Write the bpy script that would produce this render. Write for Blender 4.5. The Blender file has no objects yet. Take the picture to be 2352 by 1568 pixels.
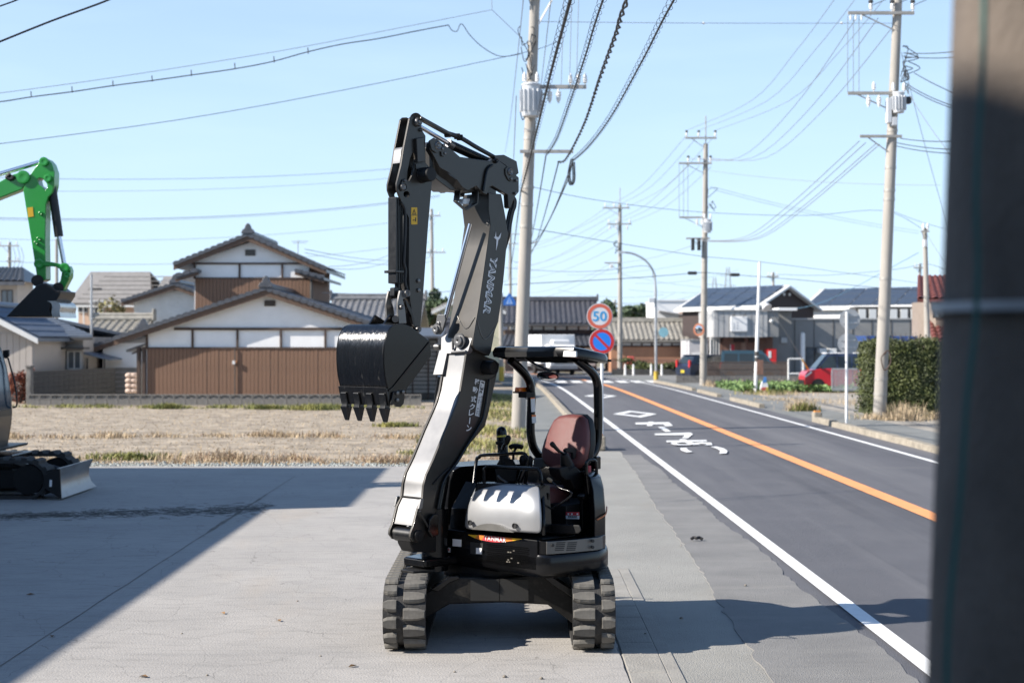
import bpy, bmesh, math, random
from mathutils import Vector, Matrix
from mathutils.geometry import tessellate_polygon
random.seed(7)
scene = bpy.context.scene
col = scene.collection
R = math.radians

# ---------------------------------------------------------------- camera
cam_d = bpy.data.cameras.new('camera')
cam = bpy.data.objects.new('camera', cam_d); col.objects.link(cam)
cam.location = (0, 0, 2.3); cam.rotation_euler = (R(90), 0, 0)
cam_d.sensor_width = 36; cam_d.lens = 50
cam_d.clip_start = 0.05; cam_d.clip_end = 5000
cam_d.dof.use_dof = True; cam_d.dof.focus_distance = 10.7; cam_d.dof.aperture_fstop = 2.6
scene.camera = cam

# ---------------------------------------------------------------- sky and sun
SUN_AZ = 15.0      # degrees behind the picture plane, sun stands to the left
SUN_EL = 33.0
sd = Vector((-math.cos(R(SUN_AZ))*math.cos(R(SUN_EL)), -math.sin(R(SUN_AZ))*math.cos(R(SUN_EL)), math.sin(R(SUN_EL))))
w = bpy.data.worlds.new('World'); scene.world = w; w.use_nodes = True
nt = w.node_tree; nt.nodes.clear()
out = nt.nodes.new('ShaderNodeOutputWorld'); bg = nt.nodes.new('ShaderNodeBackground')
sky = nt.nodes.new('ShaderNodeTexSky'); sky.sky_type = 'NISHITA'; sky.sun_disc = False
sky.sun_elevation = R(SUN_EL); sky.sun_rotation = math.atan2(sd.x, sd.y)
sky.air_density = 1.0; sky.dust_density = 0.1; sky.ozone_density = 3.5; sky.altitude = 10
bg.inputs['Strength'].default_value = 0.105
# thin high cloud low over the horizon
tc = nt.nodes.new('ShaderNodeTexCoord'); sx = nt.nodes.new('ShaderNodeSeparateXYZ')
nt.links.new(tc.outputs['Generated'], sx.inputs[0])
mp = nt.nodes.new('ShaderNodeMapping'); mp.inputs['Scale'].default_value = (2.2, 2.2, 14)
nt.links.new(tc.outputs['Generated'], mp.inputs['Vector'])
nz = nt.nodes.new('ShaderNodeTexNoise'); nz.inputs['Scale'].default_value = 2.4; nz.inputs['Detail'].default_value = 7
nt.links.new(mp.outputs[0], nz.inputs['Vector'])
r1 = nt.nodes.new('ShaderNodeMapRange'); r1.inputs[1].default_value = .46; r1.inputs[2].default_value = .75; r1.inputs[3].default_value = .82; r1.inputs[4].default_value = 1.0
nt.links.new(nz.outputs['Fac'], r1.inputs[0])
r2 = nt.nodes.new('ShaderNodeMapRange'); r2.inputs[1].default_value = .02; r2.inputs[2].default_value = .5; r2.inputs[3].default_value = 1; r2.inputs[4].default_value = 0
nt.links.new(sx.outputs['Z'], r2.inputs[0])
mu = nt.nodes.new('ShaderNodeMath'); mu.operation = 'MULTIPLY'
nt.links.new(r1.outputs[0], mu.inputs[0]); nt.links.new(r2.outputs[0], mu.inputs[1])
mx = nt.nodes.new('ShaderNodeMix'); mx.data_type = 'RGBA'
nt.links.new(mu.outputs[0], mx.inputs[0]); nt.links.new(sky.outputs[0], mx.inputs[6])
mx.inputs[7].default_value = (4.1, 5.4, 7.0, 1)
nt.links.new(mx.outputs[2], bg.inputs['Color'])
nt.links.new(bg.outputs[0], out.inputs['Surface'])
sun_d = bpy.data.lights.new('sun', 'SUN'); sun_d.energy = 5.0; sun_d.angle = R(0.53); sun_d.color = (1, .93, .84)
sun = bpy.data.objects.new('sun', sun_d); col.objects.link(sun)
sun.rotation_euler = sd.to_track_quat('Z', 'Y').to_euler(); sun.location = (-20, -8, 20)
vs = scene.view_settings
vs.view_transform = 'Standard'; vs.look = 'None'; vs.exposure = 0.8; vs.gamma = 1; vs.use_curve_mapping = False
scene.cycles.use_denoising = True
scene.cycles.max_bounces = 6

# ---------------------------------------------------------------- helpers
F, H, CX, CY = 3266.7, 2.3, 1176.0, 784.0
def at(X, Y, d): return Vector(((X-CX)/F*d, d, H+(CY-Y)/F*d))
def gp(X, Y, z=0.0):
    d = F*(H-z)/(Y-CY); return Vector(((X-CX)/F*d, d, z))

def catmull(pts, n=6):
    pts = [Vector(p) for p in pts]; o = []
    for i in range(len(pts)-1):
        p0 = pts[max(i-1, 0)]; p1 = pts[i]; p2 = pts[i+1]; p3 = pts[min(i+2, len(pts)-1)]
        for k in range(n):
            t = k/n
            o.append(.5*((2*p1)+(p2-p0)*t+(2*p0-5*p1+4*p2-p3)*t*t+(3*p1-p0-3*p2+p3)*t**3))
    o.append(pts[-1]); return o

OFF = {}
def tag(o, label=None, cat=None, group=None, kind=None):
    if label: o['label'] = label
    if cat: o['category'] = cat
    if group: o['group'] = group
    if kind: o['kind'] = kind
    return o
def thing(name, loc, label, cat, group=None):
    o = bpy.data.objects.new(name, None); col.objects.link(o)
    o.location = loc; o.empty_display_size = .3; OFF[o.name] = Vector(loc)
    return tag(o, label, cat, group)
def link(name, me, parent=None, mtx=None):
    o = bpy.data.objects.new(name, me); col.objects.link(o)
    if parent is not None:
        o.parent = parent; OFF[o.name] = OFF[parent.name]
    else: OFF[o.name] = Vector((0, 0, 0))
    if mtx is not None: o.matrix_basis = mtx
    return o
def copy_tree(o, parent=None):
    c = o.copy(); col.objects.link(c); c.parent = parent; OFF[c.name] = OFF[o.name]
    for ch in list(o.children): copy_tree(ch, c)
    return c

class MB:
    def __init__(s): s.v = []; s.f = []
    def add(s, vs_, fs):
        n = len(s.v); s.v += [tuple(p) for p in vs_]; s.f += [tuple(i+n for i in f) for f in fs]; return s
    def box(s, c, size, m=None):
        hx, hy, hz = size[0]/2, size[1]/2, size[2]/2
        P = [Vector((x, y, z)) for x in (-hx, hx) for y in (-hy, hy) for z in (-hz, hz)]
        if m is not None: P = [m @ p for p in P]
        P = [p+Vector(c) for p in P]
        return s.add(P, [(0, 1, 3, 2), (4, 6, 7, 5), (0, 4, 5, 1), (2, 3, 7, 6), (0, 2, 6, 4), (1, 5, 7, 3)])
    def bb(s, lo, hi): return s.box([(a+b)/2 for a, b in zip(lo, hi)], [b-a for a, b in zip(lo, hi)])
    def bar(s, a, b, wx, wz, up=(0, 0, 1)):
        a = Vector(a); b = Vector(b); d = (b-a).normalized(); r = d.cross(Vector(up))
        if r.length < 1e-4: r = Vector((1, 0, 0))
        r.normalize(); q = r.cross(d)
        P = [p+r*i*wx/2+q*j*wz/2 for p in (a, b) for i in (-1, 1) for j in (-1, 1)]
        return s.add(P, [(0, 1, 3, 2), (4, 6, 7, 5), (0, 4, 5, 1), (2, 3, 7, 6), (0, 2, 6, 4), (1, 5, 7, 3)])
    def tube(s, pts, r, n=10, cap=True):
        pts = [Vector(p) for p in pts]; k = len(pts)
        rs = r if isinstance(r, (list, tuple)) else [r]*k
        t0 = (pts[1]-pts[0]).normalized(); a = t0.orthogonal().normalized(); V = []; Fc = []
        for i, p in enumerate(pts):
            t = (pts[min(i+1, k-1)]-pts[max(i-1, 0)]).normalized()
            a = (a-t*a.dot(t))
            a = a.normalized() if a.length > 1e-6 else t.orthogonal().normalized()
            b = t.cross(a)
            V += [p+(a*math.cos(2*math.pi*j/n)+b*math.sin(2*math.pi*j/n))*rs[i] for j in range(n)]
        for i in range(k-1):
            for j in range(n):
                Fc.append((i*n+j, i*n+(j+1) % n, (i+1)*n+(j+1) % n, (i+1)*n+j))
        if cap: Fc += [tuple(range(n-1, -1, -1)), tuple(range((k-1)*n, k*n))]
        return s.add(V, Fc)
    def cyl(s, a, b, r, r2=None, n=16): return s.tube([a, b], [r, r if r2 is None else r2], n)
    def lathe(s, base, axis, prof, n=20):
        base = Vector(base); ax = Vector(axis).normalized()
        return s.tube_raw([base+ax*h for h, r in prof], [r for h, r in prof], ax, n)
    def tube_raw(s, pts, rs, ax, n):
        a = ax.orthogonal().normalized(); b = ax.cross(a); V = []; Fc = []; k = len(pts)
        for p, r in zip(pts, rs): V += [p+(a*math.cos(2*math.pi*j/n)+b*math.sin(2*math.pi*j/n))*max(r, 1e-4) for j in range(n)]
        for i in range(k-1):
            for j in range(n): Fc.append((i*n+j, i*n+(j+1) % n, (i+1)*n+(j+1) % n, (i+1)*n+j))
        Fc += [tuple(range(n-1, -1, -1)), tuple(range((k-1)*n, k*n))]
        return s.add(V, Fc)
    def prism(s, outer, vec, holes=()):
        """planar polygon (3D points) pushed along vec, with holes"""
        vec = Vector(vec); loops = [[Vector(p) for p in outer]]+[[Vector(p) for p in h] for h in holes]
        P = [p for l in loops for p in l]; n = len(P)
        tri = tessellate_polygon(loops)
        V = P+[p+vec for p in P]; Fc = []
        if len(loops) == 1:
            Fc += [tuple(range(n)), tuple(range(2*n-1, n-1, -1))]
        else:
            for t in tri: Fc += [tuple(t), tuple(i+n for i in reversed(t))]
        o = 0
        for l in loops:
            m = len(l)
            for i in range(m):
                j = (i+1) % m; Fc.append((o+i, o+n+i, o+n+j, o+j))
            o += m
        return s.add(V, Fc)
    def loft(s, rings, closed=True, cap=True):
        n = len(rings[0]); V = [p for r in rings for p in r]; Fc = []
        for i in range(len(rings)-1):
            for j in range(n if closed else n-1):
                Fc.append((i*n+j, i*n+(j+1) % n, (i+1)*n+(j+1) % n, (i+1)*n+j))
        if cap and closed: Fc += [tuple(range(n-1, -1, -1)), tuple(range((len(rings)-1)*n, len(rings)*n))]
        return s.add(V, Fc)
    def mesh(s, name, mat=None, off=(0, 0, 0), smooth=None, fixn=True):
        me = bpy.data.meshes.new(name); o = Vector(off)
        me.from_pydata([(p[0]-o.x, p[1]-o.y, p[2]-o.z) for p in s.v], [], s.f)
        if fixn:
            bm = bmesh.new(); bm.from_mesh(me); bmesh.ops.recalc_face_normals(bm, faces=bm.faces); bm.to_mesh(me); bm.free()
        if smooth:
            me.polygons.foreach_set('use_smooth', [True]*len(me.polygons)); me.set_sharp_from_angle(angle=R(smooth))
        if mat: me.materials.append(mat)
        me.update(); return me
    def build(s, name, mat, parent=None, bevel=0, smooth=None, seg=2, fixn=True):
        off = OFF[parent.name] if parent is not None else Vector((0, 0, 0))
        o = link(name, s.mesh(name, mat, off, smooth if smooth or not bevel else 40, fixn), parent)
        if bevel:
            b = o.modifiers.new('bevel', 'BEVEL'); b.width = bevel; b.segments = seg; b.limit_method = 'ANGLE'; b.angle_limit = R(35)
            b.harden_normals = True
        return o
def structure(name, mb, mat, parent=None, **k):
    return tag(mb.build(name, mat, parent, **k), kind='structure')

# ---------------------------------------------------------------- materials
MATS = {}
def mat(name, c, rough=.6, metal=0, var=.12, scale=3, bump=0, bscale=40, coat=0, spec=.5, emit=0, c2=None, detail=5, stretch=None, trans=0, alpha=1):
    """principled with noise variation of the colour and a fine bump"""
    if name in MATS: return MATS[name]
    m = bpy.data.materials.new(name); m.use_nodes = True; t = m.node_tree; N = t.nodes; L = t.links
    p = N['Principled BSDF']
    p.inputs['Roughness'].default_value = rough; p.inputs['Metallic'].default_value = metal
    p.inputs['Coat Weight'].default_value = coat; p.inputs['Specular IOR Level'].default_value = spec
    p.inputs['Coat Roughness'].default_value = .06
    if trans: p.inputs['Transmission Weight'].default_value = trans
    if emit: p.inputs['Emission Color'].default_value = (*c, 1); p.inputs['Emission Strength'].default_value = emit
    p.inputs['Base Color'].default_value = (*c, 1)
    if var or c2:
        tcn = N.new('ShaderNodeTexCoord'); vec = tcn.outputs['Object']
        if stretch:
            mpn = N.new('ShaderNodeMapping'); mpn.inputs['Scale'].default_value = stretch
            L.new(vec, mpn.inputs['Vector']); vec = mpn.outputs[0]
        n = N.new('ShaderNodeTexNoise'); n.inputs['Scale'].default_value = scale; n.inputs['Detail'].default_value = detail; n.inputs['Roughness'].default_value = .62
        L.new(vec, n.inputs['Vector'])
        rp = N.new('ShaderNodeValToRGB')
        a = tuple(x*(1-var) for x in c); b = tuple(min(1, x*(1+var)) for x in (c2 or c))
        rp.color_ramp.elements[0].position = .32; rp.color_ramp.elements[1].position = .68
        rp.color_ramp.elements[0].color = (*a, 1); rp.color_ramp.elements[1].color = (*b, 1)
        L.new(n.outputs['Fac'], rp.inputs[0]); L.new(rp.outputs[0], p.inputs['Base Color'])
        rr = N.new('ShaderNodeMapRange'); rr.inputs[3].default_value = max(.02, rough-.12*min(1, rough*2)); rr.inputs[4].default_value = min(1, rough+.12)
        L.new(n.outputs['Fac'], rr.inputs[0]); L.new(rr.outputs[0], p.inputs['Roughness'])
        if bump:
            n2 = N.new('ShaderNodeTexNoise'); n2.inputs['Scale'].default_value = bscale; n2.inputs['Detail'].default_value = 6
            L.new(vec, n2.inputs['Vector'])
            bp = N.new('ShaderNodeBump'); bp.inputs['Strength'].default_value = bump; bp.inputs['Distance'].default_value = .02
            L.new(n2.outputs['Fac'], bp.inputs['Height']); L.new(bp.outputs[0], p.inputs['Normal'])
    MATS[name] = m; return m
def ramp_layer(m, scale, lo, hi, colr, fac=1.0, stretch=None, detail=6, seed=0.0, voronoi=False):
    """mix another colour over a material's base colour where a noise exceeds a threshold"""
    t = m.node_tree; N = t.nodes; L = t.links; p = N['Principled BSDF']
    tcn = N.new('ShaderNodeTexCoord'); mpn = N.new('ShaderNodeMapping')
    mpn.inputs['Scale'].default_value = stretch or (1, 1, 1); mpn.inputs['Location'].default_value = (seed, seed*1.7, seed*.3)
    L.new(tcn.outputs['Object'], mpn.inputs['Vector'])
    if voronoi:
        nzz = N.new('ShaderNodeTexNoise'); nzz.inputs['Scale'].default_value = scale*1.8; nzz.inputs['Detail'].default_value = 4
        L.new(mpn.outputs[0], nzz.inputs['Vector'])
        ad = N.new('ShaderNodeMix'); ad.data_type = 'RGBA'; ad.blend_type = 'LINEAR_LIGHT'; ad.inputs[0].default_value = .22
        L.new(mpn.outputs[0], ad.inputs[6]); L.new(nzz.outputs['Color'], ad.inputs[7])
        n = N.new('ShaderNodeTexVoronoi'); n.feature = 'DISTANCE_TO_EDGE'; n.inputs['Scale'].default_value = scale
        L.new(ad.outputs[2], n.inputs['Vector']); o = n.outputs['Distance']
    else:
        n = N.new('ShaderNodeTexNoise'); n.inputs['Scale'].default_value = scale; n.inputs['Detail'].default_value = detail; n.inputs['Roughness'].default_value = .65
        L.new(mpn.outputs[0], n.inputs['Vector']); o = n.outputs['Fac']
    mr = N.new('ShaderNodeMapRange'); mr.inputs[1].default_value = lo; mr.inputs[2].default_value = hi; mr.inputs[4].default_value = fac
    L.new(o, mr.inputs[0])
    mxn = N.new('ShaderNodeMix'); mxn.data_type = 'RGBA'
    L.new(mr.outputs[0], mxn.inputs[0])
    if p.inputs['Base Color'].links: L.new(p.inputs['Base Color'].links[0].from_socket, mxn.inputs[6])
    else: mxn.inputs[6].default_value = p.inputs['Base Color'].default_value
    mxn.inputs[7].default_value = (*colr, 1)
    L.new(mxn.outputs[2], p.inputs['Base Color']); return m

# text as flat mesh
def text_mesh(body, size=1.0, extr=0.0, mat_=None, bold=0.0, shear=0.0, gap=1.0):
    cu = bpy.data.curves.new('lettering', 'FONT'); cu.body = body; cu.size = size; cu.extrude = extr; cu.offset = bold; cu.shear = shear
    cu.space_character = gap; cu.align_x = 'CENTER'; cu.align_y = 'CENTER'; cu.resolution_u = 3
    o = bpy.data.objects.new('lettering', cu); col.objects.link(o)
    dg = bpy.context.evaluated_depsgraph_get(); me = bpy.data.meshes.new_from_object(o.evaluated_get(dg))
    bpy.data.objects.remove(o); bpy.data.curves.remove(cu)
    me.materials.clear()
    if mat_: me.materials.append(mat_)
    return me
def place(me, name, parent, origin, xdir, ydir, sx=1, sy=1):
    """put a flat mesh so that its x runs along xdir and its y along ydir, fitted to sx by sy"""
    xs = [v.co.x for v in me.vertices]; ys = [v.co.y for v in me.vertices]
    w_ = max(xs)-min(xs); h_ = max(ys)-min(ys); cx = (max(xs)+min(xs))/2; cy = (max(ys)+min(ys))/2
    X = Vector(xdir).normalized(); Y = Vector(ydir).normalized(); off = OFF[parent.name] if parent is not None else Vector((0, 0, 0))
    Z = X.cross(Y).normalized()
    for v in me.vertices:
        v.co = Vector(origin)-off+X*((v.co.x-cx)/w_*sx)+Y*((v.co.y-cy)/h_*sy)+Z*v.co.z
    return link(name, me, parent)
# ================================================================ ground, yard, road
def sheet(name, pts, z, m, **k):
    return structure(name, MB().add([(p[0], p[1], z) for p in pts], [tuple(range(len(pts)))]), m, fixn=False, **k)
def jag(a, b, n, amp, rnd):
    a = Vector(a); b = Vector(b); d = (b-a); nrm = Vector((-d.y, d.x)).normalized()
    return [tuple(a+d*i/n+nrm*rnd.uniform(-amp, amp)) for i in range(n+1)]
rg = random.Random(3)
m_earth = mat('dry_earth', (.17, .14, .10), .95, var=.3, scale=.5, bump=.6, bscale=8, c2=(.22, .20, .13))
sheet('ground', [(-900, -60), (900, -60), (900, 1800), (-900, 1800)], -.06, m_earth)

m_conc = mat('yard_concrete', (.362, .343, .318), .9, var=.10, scale=.7, bump=.35, bscale=60, detail=9)
ramp_layer(m_conc, .55, .56, .72, (.40, .33, .255), .45, (1, .35, 1))
ramp_layer(m_conc, 9, .62, .8, (.2, .195, .185), .55, (.35, 1, 1), seed=4)
ramp_layer(m_conc, 55, .60, .72, (.16, .155, .15), .5, seed=2)
ramp_layer(m_conc, 2.6, .006, .0, (.15, .145, .135), .22, (1, .8, 1), voronoi=True)
ramp_layer(m_conc, 12, .5, .7, (.22, .21, .195), .5, (.22, 1, 1), seed=15)
ramp_layer(m_conc, 1.1, .004, .0, (.10, .095, .09), .6, (1, .7, 1), voronoi=True)
ramp_layer(m_conc, 1.7, .64, .78, (.19, .182, .17), .45, seed=41)
ramp_layer(m_conc, 26, .55, .68, (.45, .43, .39), .4, seed=21)
ramp_layer(m_conc, 2.3, .52, .75, (.27, .262, .25), .5, (.25, 1.3, 1), seed=9)
yard = sheet('yard', [(-40, -16), *jag((.80, -16), (.79, 14.4), 160, .012, rg), (.79, 14.5), (.82, 26.2), *jag((.8, 26.25), (-40, 26.4), 120, .05, rg)], 0.0, m_conc)
# expansion joint and old stain in the slab
m_joint = mat('joint_dirt', (.17, .155, .135), .95, var=.4, scale=6, bump=.5)
jp = [(-3.62-.008*i/6+.004*math.sin(i*.9)+rg.uniform(-.003, .003), 8+i*.25) for i in range(66)]
mb = MB(); V = []
for i, (x, y) in enumerate(jp):
    wj = .003+.003*rg.random()+(.03*rg.random() if 17 < y < 21.5 else 0); V += [(x-wj, y, .004), (x+wj, y, .004)]
mb.add(V, [(2*i, 2*i+1, 2*i+3, 2*i+2) for i in range(len(jp)-1)])
structure('expansion_joint', mb, m_joint, yard)
mb = MB()
for i in range(1100):                                    # bits of dry straw swept into a line
    t = rg.random(); x = -7.4+4.0*t; y = 18.5+1.0*t+rg.gauss(0, .28)*(.5+.8*t); a = rg.gauss(0, .35); l = rg.uniform(.04, .17)
    dx, dy = math.cos(a)*l, math.sin(a)*l; w_ = rg.uniform(.003, .008)
    mb.add([(x, y, .006), (x+dx, y+dy, .006), (x+dx, y+dy+w_, .009), (x, y+w_, .009)], [(0, 1, 2, 3)])
tag(mb.build('straw_litter', mat('straw_dark', (.10, .092, .08), .95, var=.4, scale=9), fixn=False), 'dark straw bits swept in a thin line across the shaded yard', 'litter', kind='stuff')

m_apron = mat('apron_asphalt', (.31, .302, .275), .92, var=.12, scale=.8, bump=.7, bscale=110, detail=9)
ramp_layer(m_apron, 70, .58, .7, (.33, .32, .29), .6)
ramp_layer(m_apron, 60, .60, .7, (.10, .10, .095), .6, seed=5)
ramp_layer(m_apron, .7, .55, .75, (.33, .285, .22), .5, (1, .5, 1), seed=7)
sheet('apron', [(.6, -16), (2.6, -16), (2.6, 31.5), (.6, 31.5)], -.012, m_apron)

# ---- road
CL = catmull([(5.75, -30, 0), (5.65, -5, 0), (5.56, 15, 0), (5.46, 30, 0), (5.33, 48, 0), (5.12, 68, 0), (4.72, 79, 0), (3.95, 88, 0), (2.6, 96, 0), (.5, 104, 0), (-2.8, 112, 0), (-8, 119, 0), (-15, 125, 0), (-30, 132, 0)], 8)
def offs(o, y0=-99, y1=999):
    r = []
    for i, p in enumerate(CL):
        t = (CL[min(i+1, len(CL)-1)]-CL[max(i-1, 0)]).normalized(); q = p+Vector((t.y, -t.x, 0))*o
        if y0 <= p.y <= y1: r.append(q)
    return r
def strip(o0, o1, z, y0=-99, y1=999, jagl=0):
    a = offs(o0, y0, y1); b = offs(o1, y0, y1)
    return MB().add([(p.x, p.y, z) for p in a]+[(p.x, p.y, z) for p in b], [(i, i+len(a), i+1+len(a), i+1) for i in range(len(a)-1)])
m_road = mat('road_asphalt', (.108, .108, .118), .82, var=.10, scale=1.2, bump=.6, bscale=120, detail=9)
ramp_layer(m_road, .45, .52, .78, (.175, .17, .17), .6, (1, .22, 1), seed=3)
ramp_layer(m_road, .9, .48, .72, (.19, .187, .19), .7, (1, .03, 1), seed=17)
ramp_layer(m_road, 1.3, .55, .7, (.055, .055, .064), .5, (1, .025, 1), seed=27)
ramp_layer(m_road, 90, .6, .7, (.16, .16, .165), .5)
ramp_layer(m_road, 1.6, .60, .8, (.20, .19, .18), .45, (.35, 1.2, 1), seed=12)
mb = MB(); a = []; b = offs(3.28)
for i, p in enumerate(offs(0)):
    pass
a = offs(-3.55)
# ragged near edge against the apron
edge = []
for i in range(285):
    y = -12+i*.155; edge.append((1.79+.5*max(0, min(1, (y-9.6)/20))-.015*math.sin(y*.7)+rg.gauss(0, .008), y))
mb = MB()
far_l = [(p.x, p.y) for p in a if p.y > 28.6]
left = edge+far_l; right = [(p.x, p.y) for p in b]
def xr(y):
    for i in range(len(right)-1):
        if right[i][1] <= y <= right[i+1][1]:
            t = (y-right[i][1])/(right[i+1][1]-right[i][1]+1e-9); return right[i][0]+t*(right[i+1][0]-right[i][0])
    return right[-1][0]
V = []
for (x, y) in edge: V += [(x, y, -.007), (xr(y), y, -.002)]
mb.add(V, [(2*i, 2*i+1, 2*i+3, 2*i+2) for i in range(len(edge)-1)])
fb = [p for p in b if p.y > 28.1]; fa = [p for p in a if p.y > 28.1]; n_ = min(len(fa), len(fb))
mb.add([(p.x, p.y, -.0095) for p in fa[:n_]]+[(p.x, p.y, -.006) for p in fb[:n_]], [(i, i+n_, i+1+n_, i+1) for i in range(n_-1)])
road = structure('road', mb, m_road, fixn=False)
m_shoulder = mat('shoulder_asphalt', (.205, .20, .192), .88, var=.14, scale=1.4, bump=.6, bscale=110, detail=9)
ramp_layer(m_shoulder, 1.8, .50, .75, (.27, .26, .24), .6, (.3, 1.4, 1), seed=31)
ramp_layer(m_shoulder, 80, .58, .7, (.25, .245, .235), .5)
V = []
for (x, y) in edge:
    if y < 29: xe = x-.02+rg.gauss(0, .01); V += [(xe-.006, y, -.025), (xe, y, -.0055), (xr(y)-6.12+.03*math.sin(y*1.3)+rg.gauss(0, .012), y, .0005)]
structure('road_shoulder', MB().add(V, [(3*i+k, 3*i+k+1, 3*i+k+4, 3*i+k+3) for i in range(len(V)//3-1) for k in (0, 1)]), m_shoulder, road, fixn=False)
m_white = mat('road_white', (.80, .80, .78), .75, var=.06, scale=5, bump=.3, bscale=90)
ramp_layer(m_white, 14, .63, .8, (.42, .42, .42), .55)
ramp_layer(m_white, 1.5, .60, .8, (.55, .54, .52), .5, (.6, 1.5, 1), seed=6)
m_orange = mat('road_orange', (.85, .35, .135), .75, var=.08, scale=4, bump=.3, bscale=90)
ramp_layer(m_orange, 20, .66, .82, (.4, .2, .1), .4)
structure('edge_line', strip(-2.72, -2.57, .005), m_white, road, fixn=False)
structure('edge_line', strip(2.53, 2.66, .005), m_white, road, fixn=False)
structure('centre_line', strip(-.135, .135, .005), m_orange, road, fixn=False)
# crossing stripes, diamonds and lettering
for k in range(7):
    x = 2.55+k*.87
    if abs(x-4.7) < .3: x += .1
    mb = MB().add([(x, 79.2, .009), (x+.56, 79.2, .009), (x+.5, 83.2, .009), (x-.06, 83.2, .009)], [(0, 1, 2, 3)])
    structure('crossing_stripe', mb, m_white, road, fixn=False)
def paint(polys, name, hole=None, z=.006):
    mb = MB()
    for p in polys:
        P = [Vector((q[0], q[1], z)) for q in p]; t = tessellate_polygon([P]); mb.add(P, [tuple(i) for i in t])
    return structure(name, mb, m_white, road)
def diamond(cx, cy, wx, ly):
    o = [Vector((cx-wx, cy, .006)), Vector((cx, cy-ly, .006)), Vector((cx+wx, cy, .006)), Vector((cx, cy+ly, .006))]
    i_ = [Vector((cx, cy, .006))+(p-Vector((cx, cy, .006)))*.56 for p in o]
    mb = MB().add(o+i_, [(k, (k+1) % 4, 4+(k+1) % 4, 4+k) for k in range(4)])
    structure('diamond_marking', mb, m_white, road)
diamond(3.9, 45.1, .70, 2.1); diamond(3.73, 60, .70, 2.3)
def rp_(c): g = gp(1359.7+c[0]*.15625, 854.4+c[1]*.15625, .006); return (g.x, g.y)
T = [[(640, 740), (1130, 733), (1190, 785), (1085, 793), (1050, 762), (640, 766)], [(830, 728), (905, 728), (885, 789), (805, 790)],
     [(970, 805), (1060, 805), (1165, 872), (1080, 876)],
     [(925, 905), (1215, 897), (1440, 888), (1487, 911), (1410, 972), (1325, 970), (1368, 926), (925, 927)],
     [(1090, 1010), (1680, 998), (1692, 1018), (1100, 1031)], [(1285, 988), (1370, 988), (1480, 1050), (1600, 1072), (1440, 1062), (1310, 1025)],
     [(1470, 1045), (1620, 1032), (1755, 1042), (1772, 1078), (1655, 1080), (1690, 1060), (1590, 1056), (1490, 1078)],
     [(1295, 1122), (1390, 1119), (1412, 1150), (1482, 1178), (1390, 1186), (1310, 1157)],
     [(1745, 1104), (1830, 1100), (1940, 1128), (1992, 1165), (1978, 1201), (1870, 1204), (1888, 1165), (1830, 1130)]]
for i, t in enumerate(T): paint([[rp_(c) for c in t]], 'road_lettering', z=.005+.002*i)
ring = []
for k in range(24):
    a0 = 2*math.pi*k/24; ring.append(((1335+175*math.cos(a0), 1055+29*math.sin(a0)), (1340+95*math.cos(a0), 1055+14*math.sin(a0))))
paint([[rp_(ring[k][0]), rp_(ring[(k+1) % 24][0]), rp_(ring[(k+1) % 24][1]), rp_(ring[k][1])] for k in range(24)], 'road_lettering', z=.024)

# ---- gutter with concrete lids beside the slab
m_lid = mat('gutter_concrete', (.30, .285, .255), .92, var=.14, scale=3, bump=.5, bscale=60)
ramp_layer(m_lid, 40, .6, .72, (.15, .145, .13), .6)
gut = thing('gutter', (1.0, 10, 0), 'concrete gutter with lids beside the right crawler track', 'gutter')
for k in range(20):
    y0 = 4.4+k*.5
    MB().bb((.812, y0+.003, -.05), (1.0785, y0+.4975, -.001+rg.uniform(-.002, .002))).build('gutter_lid', m_lid, gut, bevel=.006)
MB().bb((1.083, 4.2, -.05), (1.18, 14.45, -.0025)).build('gutter_rim', m_lid, gut, bevel=.003)
mb = MB().add([(.79, 4, -.0065), (1.178, 4, -.0065), (1.178, 14.4, -.0065), (.82, 14.4, -.0065)], [(0, 1, 2, 3)])
mb.build('gutter_bed', m_lid, gut, fixn=False)

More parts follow.
